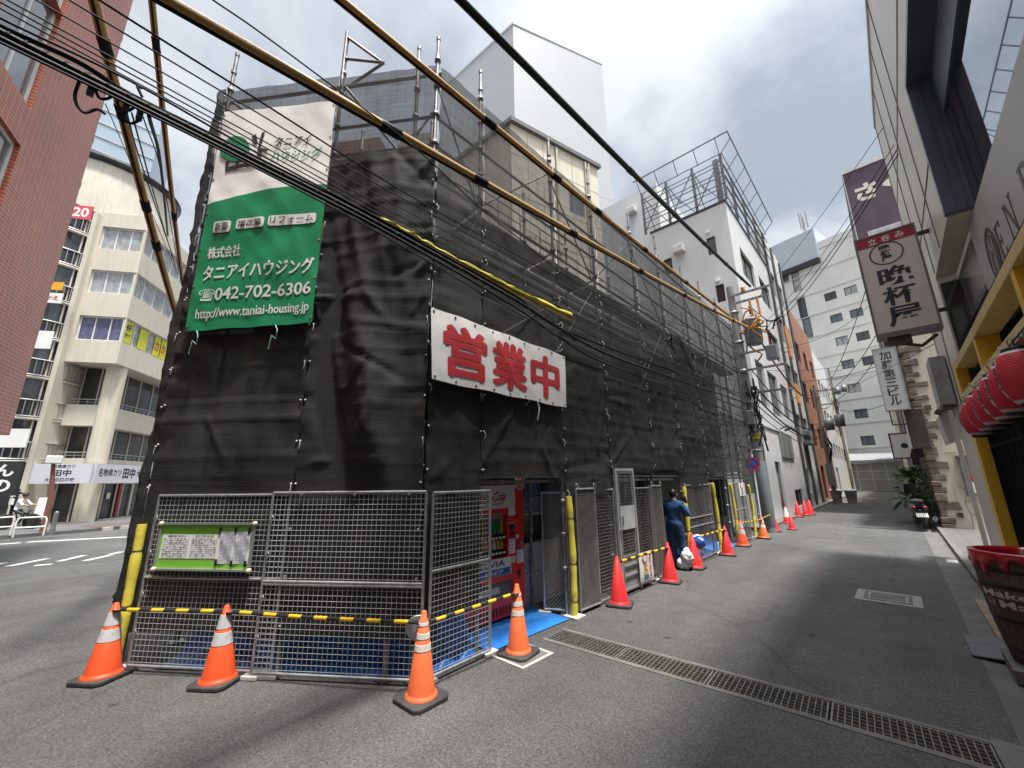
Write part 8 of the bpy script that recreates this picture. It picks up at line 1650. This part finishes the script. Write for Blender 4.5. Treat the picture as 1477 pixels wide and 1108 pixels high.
m = MB(); loft(m, [(.02, 0, .80, .10, .03), (.2, 0, .82, .15, .06), (.5, 0, .80, .16, .06), (.62, 0, .78, .16, .07), (.95, 0, .70, .15, .06), (1.02, 0, .66, .1, .03)]); m.build('seat', M('black seat vinyl', (0.018, 0.018, 0.018), .5), t)
m = MB(); loft(m, [(-.08, 0, .56, .12, .02), (0.0, 0, .52, .13, .05), (.2, 0, .48, .12, .06)]); m.build('rear_fender', GB, t)
m = MB(); P0 = S(-.115, -.10, .40); m.ob(P0, S(.12, -.10, .40)-P0, V((0, .012, 0)), V((-.012, .04, .125))); pl_ = m.build('number_plate', WPAINT, t)
m = MB(); text(m, '12-31', P0+V((.02, -.006, .025)), V((1, 0, 0)), V((-.09, .25, 1)), w=.19, h=.065, bold=.02); m.build('plate_digits', INK, pl_)
m = MB()
for s in (-1, 1): m.sphere(S(s*.11, -.01, .66), .05, 10, 6, (1.2, .5, .6))
m.build('tail_light', M('red lens', (.35, .01, .01), .15), t)
m = MB(); m.tube([S(.20, .85, .24), S(.22, .4, .28), S(.23, .02, .36)], [.04, .065, .07], 12); m.build('exhaust', M('exhaust grey', (.15, .15, .15), .35, .5), t)
m = MB()
for s in (-1, 1): m.tube([S(s*.06, 1.42, .95), S(s*.2, 1.4, 1.0), S(s*.34, 1.34, .99)], .018, 7)
m.build('handlebar', BLACK, t)
for s in (-1, 1):
    m = MB(); m.tube([S(s*.24, 1.42, 1.0), S(s*.30, 1.45, 1.14)], .01, 5); m.sphere(S(s*.33, 1.45, 1.17), .07, 10, 6, (1.2, .35, .7)); m.build('mirror', GB, t)
m = MB(); m.grid(lambda a, b: tuple(S((a-.5)*.42*(1-.3*b), 1.62-.16*b-.1*(a-.5)**2*4, .95+.32*b)), 10, 6); m.build('windscreen', glassmat('smoked screen', (.05, .055, .06)), t)
m = MB(); m.tube([S(.0, .8, .25), S(-.22, .75, .01)], .014, 6); m.build('side_stand', BLACK, t)
m = MB()
for s in (-1, 1): m.disc(S(s*.02-.0, .0, .58), V((0, -1, 0)), .022, .01, 10)
m.build('badge', STEEL, t)
# cycads
LEAF = M('cycad leaf', (0.035, 0.085, 0.022), 0.45, var=0.4, vs=3); TRK = M('cycad trunk', (0.075, 0.06, 0.045), .9, var=.4, vs=10, bump=.7, bs=20)
def cycad(label, x, y, zt, n, L_, seed, planter=False):
    t = thing('cycad', label, 'palm plant', (x, y, 0), 'cycads by the stone wall'); random.seed(seed); m = MB(); prof = []
    for k in range(25): f_ = k/24; prof.append((0.11+0.03*sin(f_*60)*.5+.02*(1-f_), 0.01+zt*f_))
    m.lathe(prof+[(0.05, zt+.03)], 14, (x, y, 0)); m.build('trunk', TRK, t); m = MB()
    for k in range(n):
        a = 2*pi*k*0.382+random.uniform(-.2, .2); el = random.uniform(0.15, 1.25); Lk = L_*random.uniform(.75, 1.1); d = V((cos(a), sin(a), 0)); pts = []
        for j in range(13):
            s = j/12*Lk; pts.append(V((x, y, zt))+d*(s*cos(el)*(1-.12*s/Lk))+V((0, 0, s*sin(el)-0.55*(s/Lk)**2*L_*(.5+.5*cos(el)))))
        m.tube(pts, [.010*(1-j/14) for j in range(13)], 4, False); side = d.cross(V((0, 0, 1)))
        for j in range(46):
            f_ = .1+.9*j/45; i = min(11, int(f_*12)); p = pts[i].lerp(pts[i+1], f_*12-i); tg = (pts[i+1]-pts[i]).normalized(); ll = .17*L_*sin(pi*min(1, f_*.85+.12))+.03
            for s in (1, -1): e_ = p+(side*s*.85+tg*.6+V((0, 0, .18))).normalized()*ll; w_ = tg*.009; m.add([p-w_, p+w_, e_], [(0, 1, 2)])
    m.build('frond', LEAF, t)
cycad('taller cycad with arching fronds beside the stone wall', 0.36, 23.2, 1.6, 28, 1.15, 3); cycad('lower bushy cycad just behind the motor scooter', 0.28, 22.2, 0.8, 32, 1.05, 8)
m = MB(); random.seed(31)
for k in range(700):
    c_ = V((.55+random.gauss(0, .12), 21.3+random.gauss(0, .5), abs(random.gauss(0.9, .5)))); d_ = V((random.uniform(-1, 1), random.uniform(-1, 1), random.uniform(-1, 1))).normalized()*.05; e_ = d_.cross(V((random.random(), random.random(), random.random()))).normalized()*.022; m.quad(c_-d_, c_-e_, c_+d_, c_+e_)
t = thing('shrub', 'leafy green shrub against the stone wall behind the motor scooter', 'shrub', (.55, 21.3, 0)); m.build('foliage', LEAF, t); m = MB()
for k in range(5): m.tube([V((.55, 21.0+.15*k, 0)), V((.52+.03*k, 20.95+.17*k, 1.3))], .012, 5)
m.build('stem', TRK, t)
# bins by the brick building
for i, (u, lb) in enumerate(((1204, 'left of the two grey lidded bins by the rust brick building'), (1216, 'right of the two grey lidded bins by the rust brick building'))):
    q = atz(u, 725); q.y = 36.5+0.1*i; q = V((-3.35+0.8*i, 36.6, 0)); t = thing('rubbish_bin', lb, 'bin', q, 'grey lidded bins'); m = MB(); m.lathe([(.25, .004), (.33, .75), (.36, .76), (.36, .8), (.3, .8)], 18, q); m.build('body', M('grey bin plastic', (.38, .4, .41), .5) if i == 0 else bpy.data.materials['grey bin plastic'], t); m = MB(); m.lathe([(.39, .81), (.4, .84), (.3, .92), (.06, .95), (.05, 1.0), (0, 1.0)], 18, q); m.build('lid', WPAINT, t)
# chair and small things by the white building door
t = thing('folded_chair', 'red and black folded chair in the doorway of the white building', 'chair', (-4.12, 22.4, .09)); m = MB()
for y in (22.1, 22.5): m.tube([(-3.95, y, .1), (-4.1, y, 1.0)], .02, 6)
m.build('leg', BLACK, t); m = MB(); m.ob((-4.06, 22.12, .55), V((-.03, 0, .12)), V((0, .36, 0)), V((.03, 0, .01))); m.ob((-4.08, 22.12, .8), V((-.03, 0, .18)), V((0, .36, 0)), V((.03, 0, .01))); m.build('seat', REDP, t)
# ================================================================== separate loose pieces into parts of their own
def split_loose(o, gap=0.012):
    me = o.data; n = len(me.vertices); par = list(range(n))
    def fd(a):
        while par[a] != a: par[a] = par[par[a]]; a = par[a]
        return a
    key = {}
    for i, v in enumerate(me.vertices):
        k = (round(v.co.x, 4), round(v.co.y, 4), round(v.co.z, 4))
        if k in key: par[fd(i)] = fd(key[k])
        else: key[k] = i
    for p in me.polygons:
        a = fd(p.vertices[0])
        for q in p.vertices[1:]: par[fd(q)] = a
    comp = {}
    for i in range(n): comp.setdefault(fd(i), []).append(i)
    cs = [(c, [min(me.vertices[i].co[k] for i in c)-gap for k in range(3)], [max(me.vertices[i].co[k] for i in c)+gap for k in range(3)]) for c in comp.values()]
    g = list(range(len(cs)))
    def fg(a):
        while g[a] != a: a = g[a]
        return a
    for i in range(len(cs)):
        for j in range(i):
            if all(cs[i][1][k] < cs[j][2][k] and cs[j][1][k] < cs[i][2][k] for k in range(3)): g[fg(i)] = fg(j)
    gr = {}
    for i in range(len(cs)): gr.setdefault(fg(i), set()).update(cs[i][0])
    if len(gr) < 2: return
    base = o.name.split('.')[0]
    for k, vs_ in enumerate(gr.values()):
        idx = {}; co = []; fs = []; mi = []; sm = []
        for p in me.polygons:
            if p.vertices[0] in vs_:
                f = []
                for q in p.vertices:
                    if q not in idx: idx[q] = len(co); co.append(tuple(me.vertices[q].co))
                    f.append(idx[q])
                fs.append(f); mi.append(p.material_index); sm.append(p.use_smooth)
        m2 = bpy.data.meshes.new(base); m2.from_pydata(co, [], fs)
        for m_ in me.materials: m2.materials.append(m_)
        m2.polygons.foreach_set('material_index', mi); m2.polygons.foreach_set('use_smooth', sm); m2.update()
        if k == 0: keep = m2; continue
        q = bpy.data.objects.new(base, m2); C.objects.link(q); q.parent = o.parent; q.location = o.location
        for md in o.modifiers:
            b = q.modifiers.new(md.name, md.type)
            if md.type == 'BEVEL': b.width = md.width; b.segments = md.segments; b.limit_method = md.limit_method; b.angle_limit = md.angle_limit
    o.data = keep
SPLIT = ('clip', 'corner_cap', 'red_door_post', 'post', 'bracket', 'spotlight', 'downpipe', 'leg', 'eyelet', 'tape', 'print_title', 'rope', 'posted_notice', 'wall_fitting', 'tail_light', 'badge', 'wax_mark', 'vent_cap', 'bushing', 'dropper_tube', 'yellow_poster', 'handlebar', 'ear_and_nose', 'upright', 'red_panel', 'crossarm')
for o in list(C.objects):
    if o.type == 'MESH' and o.name.split('.')[0] in SPLIT and o.data.users == 1 and not len(o.children): split_loose(o)
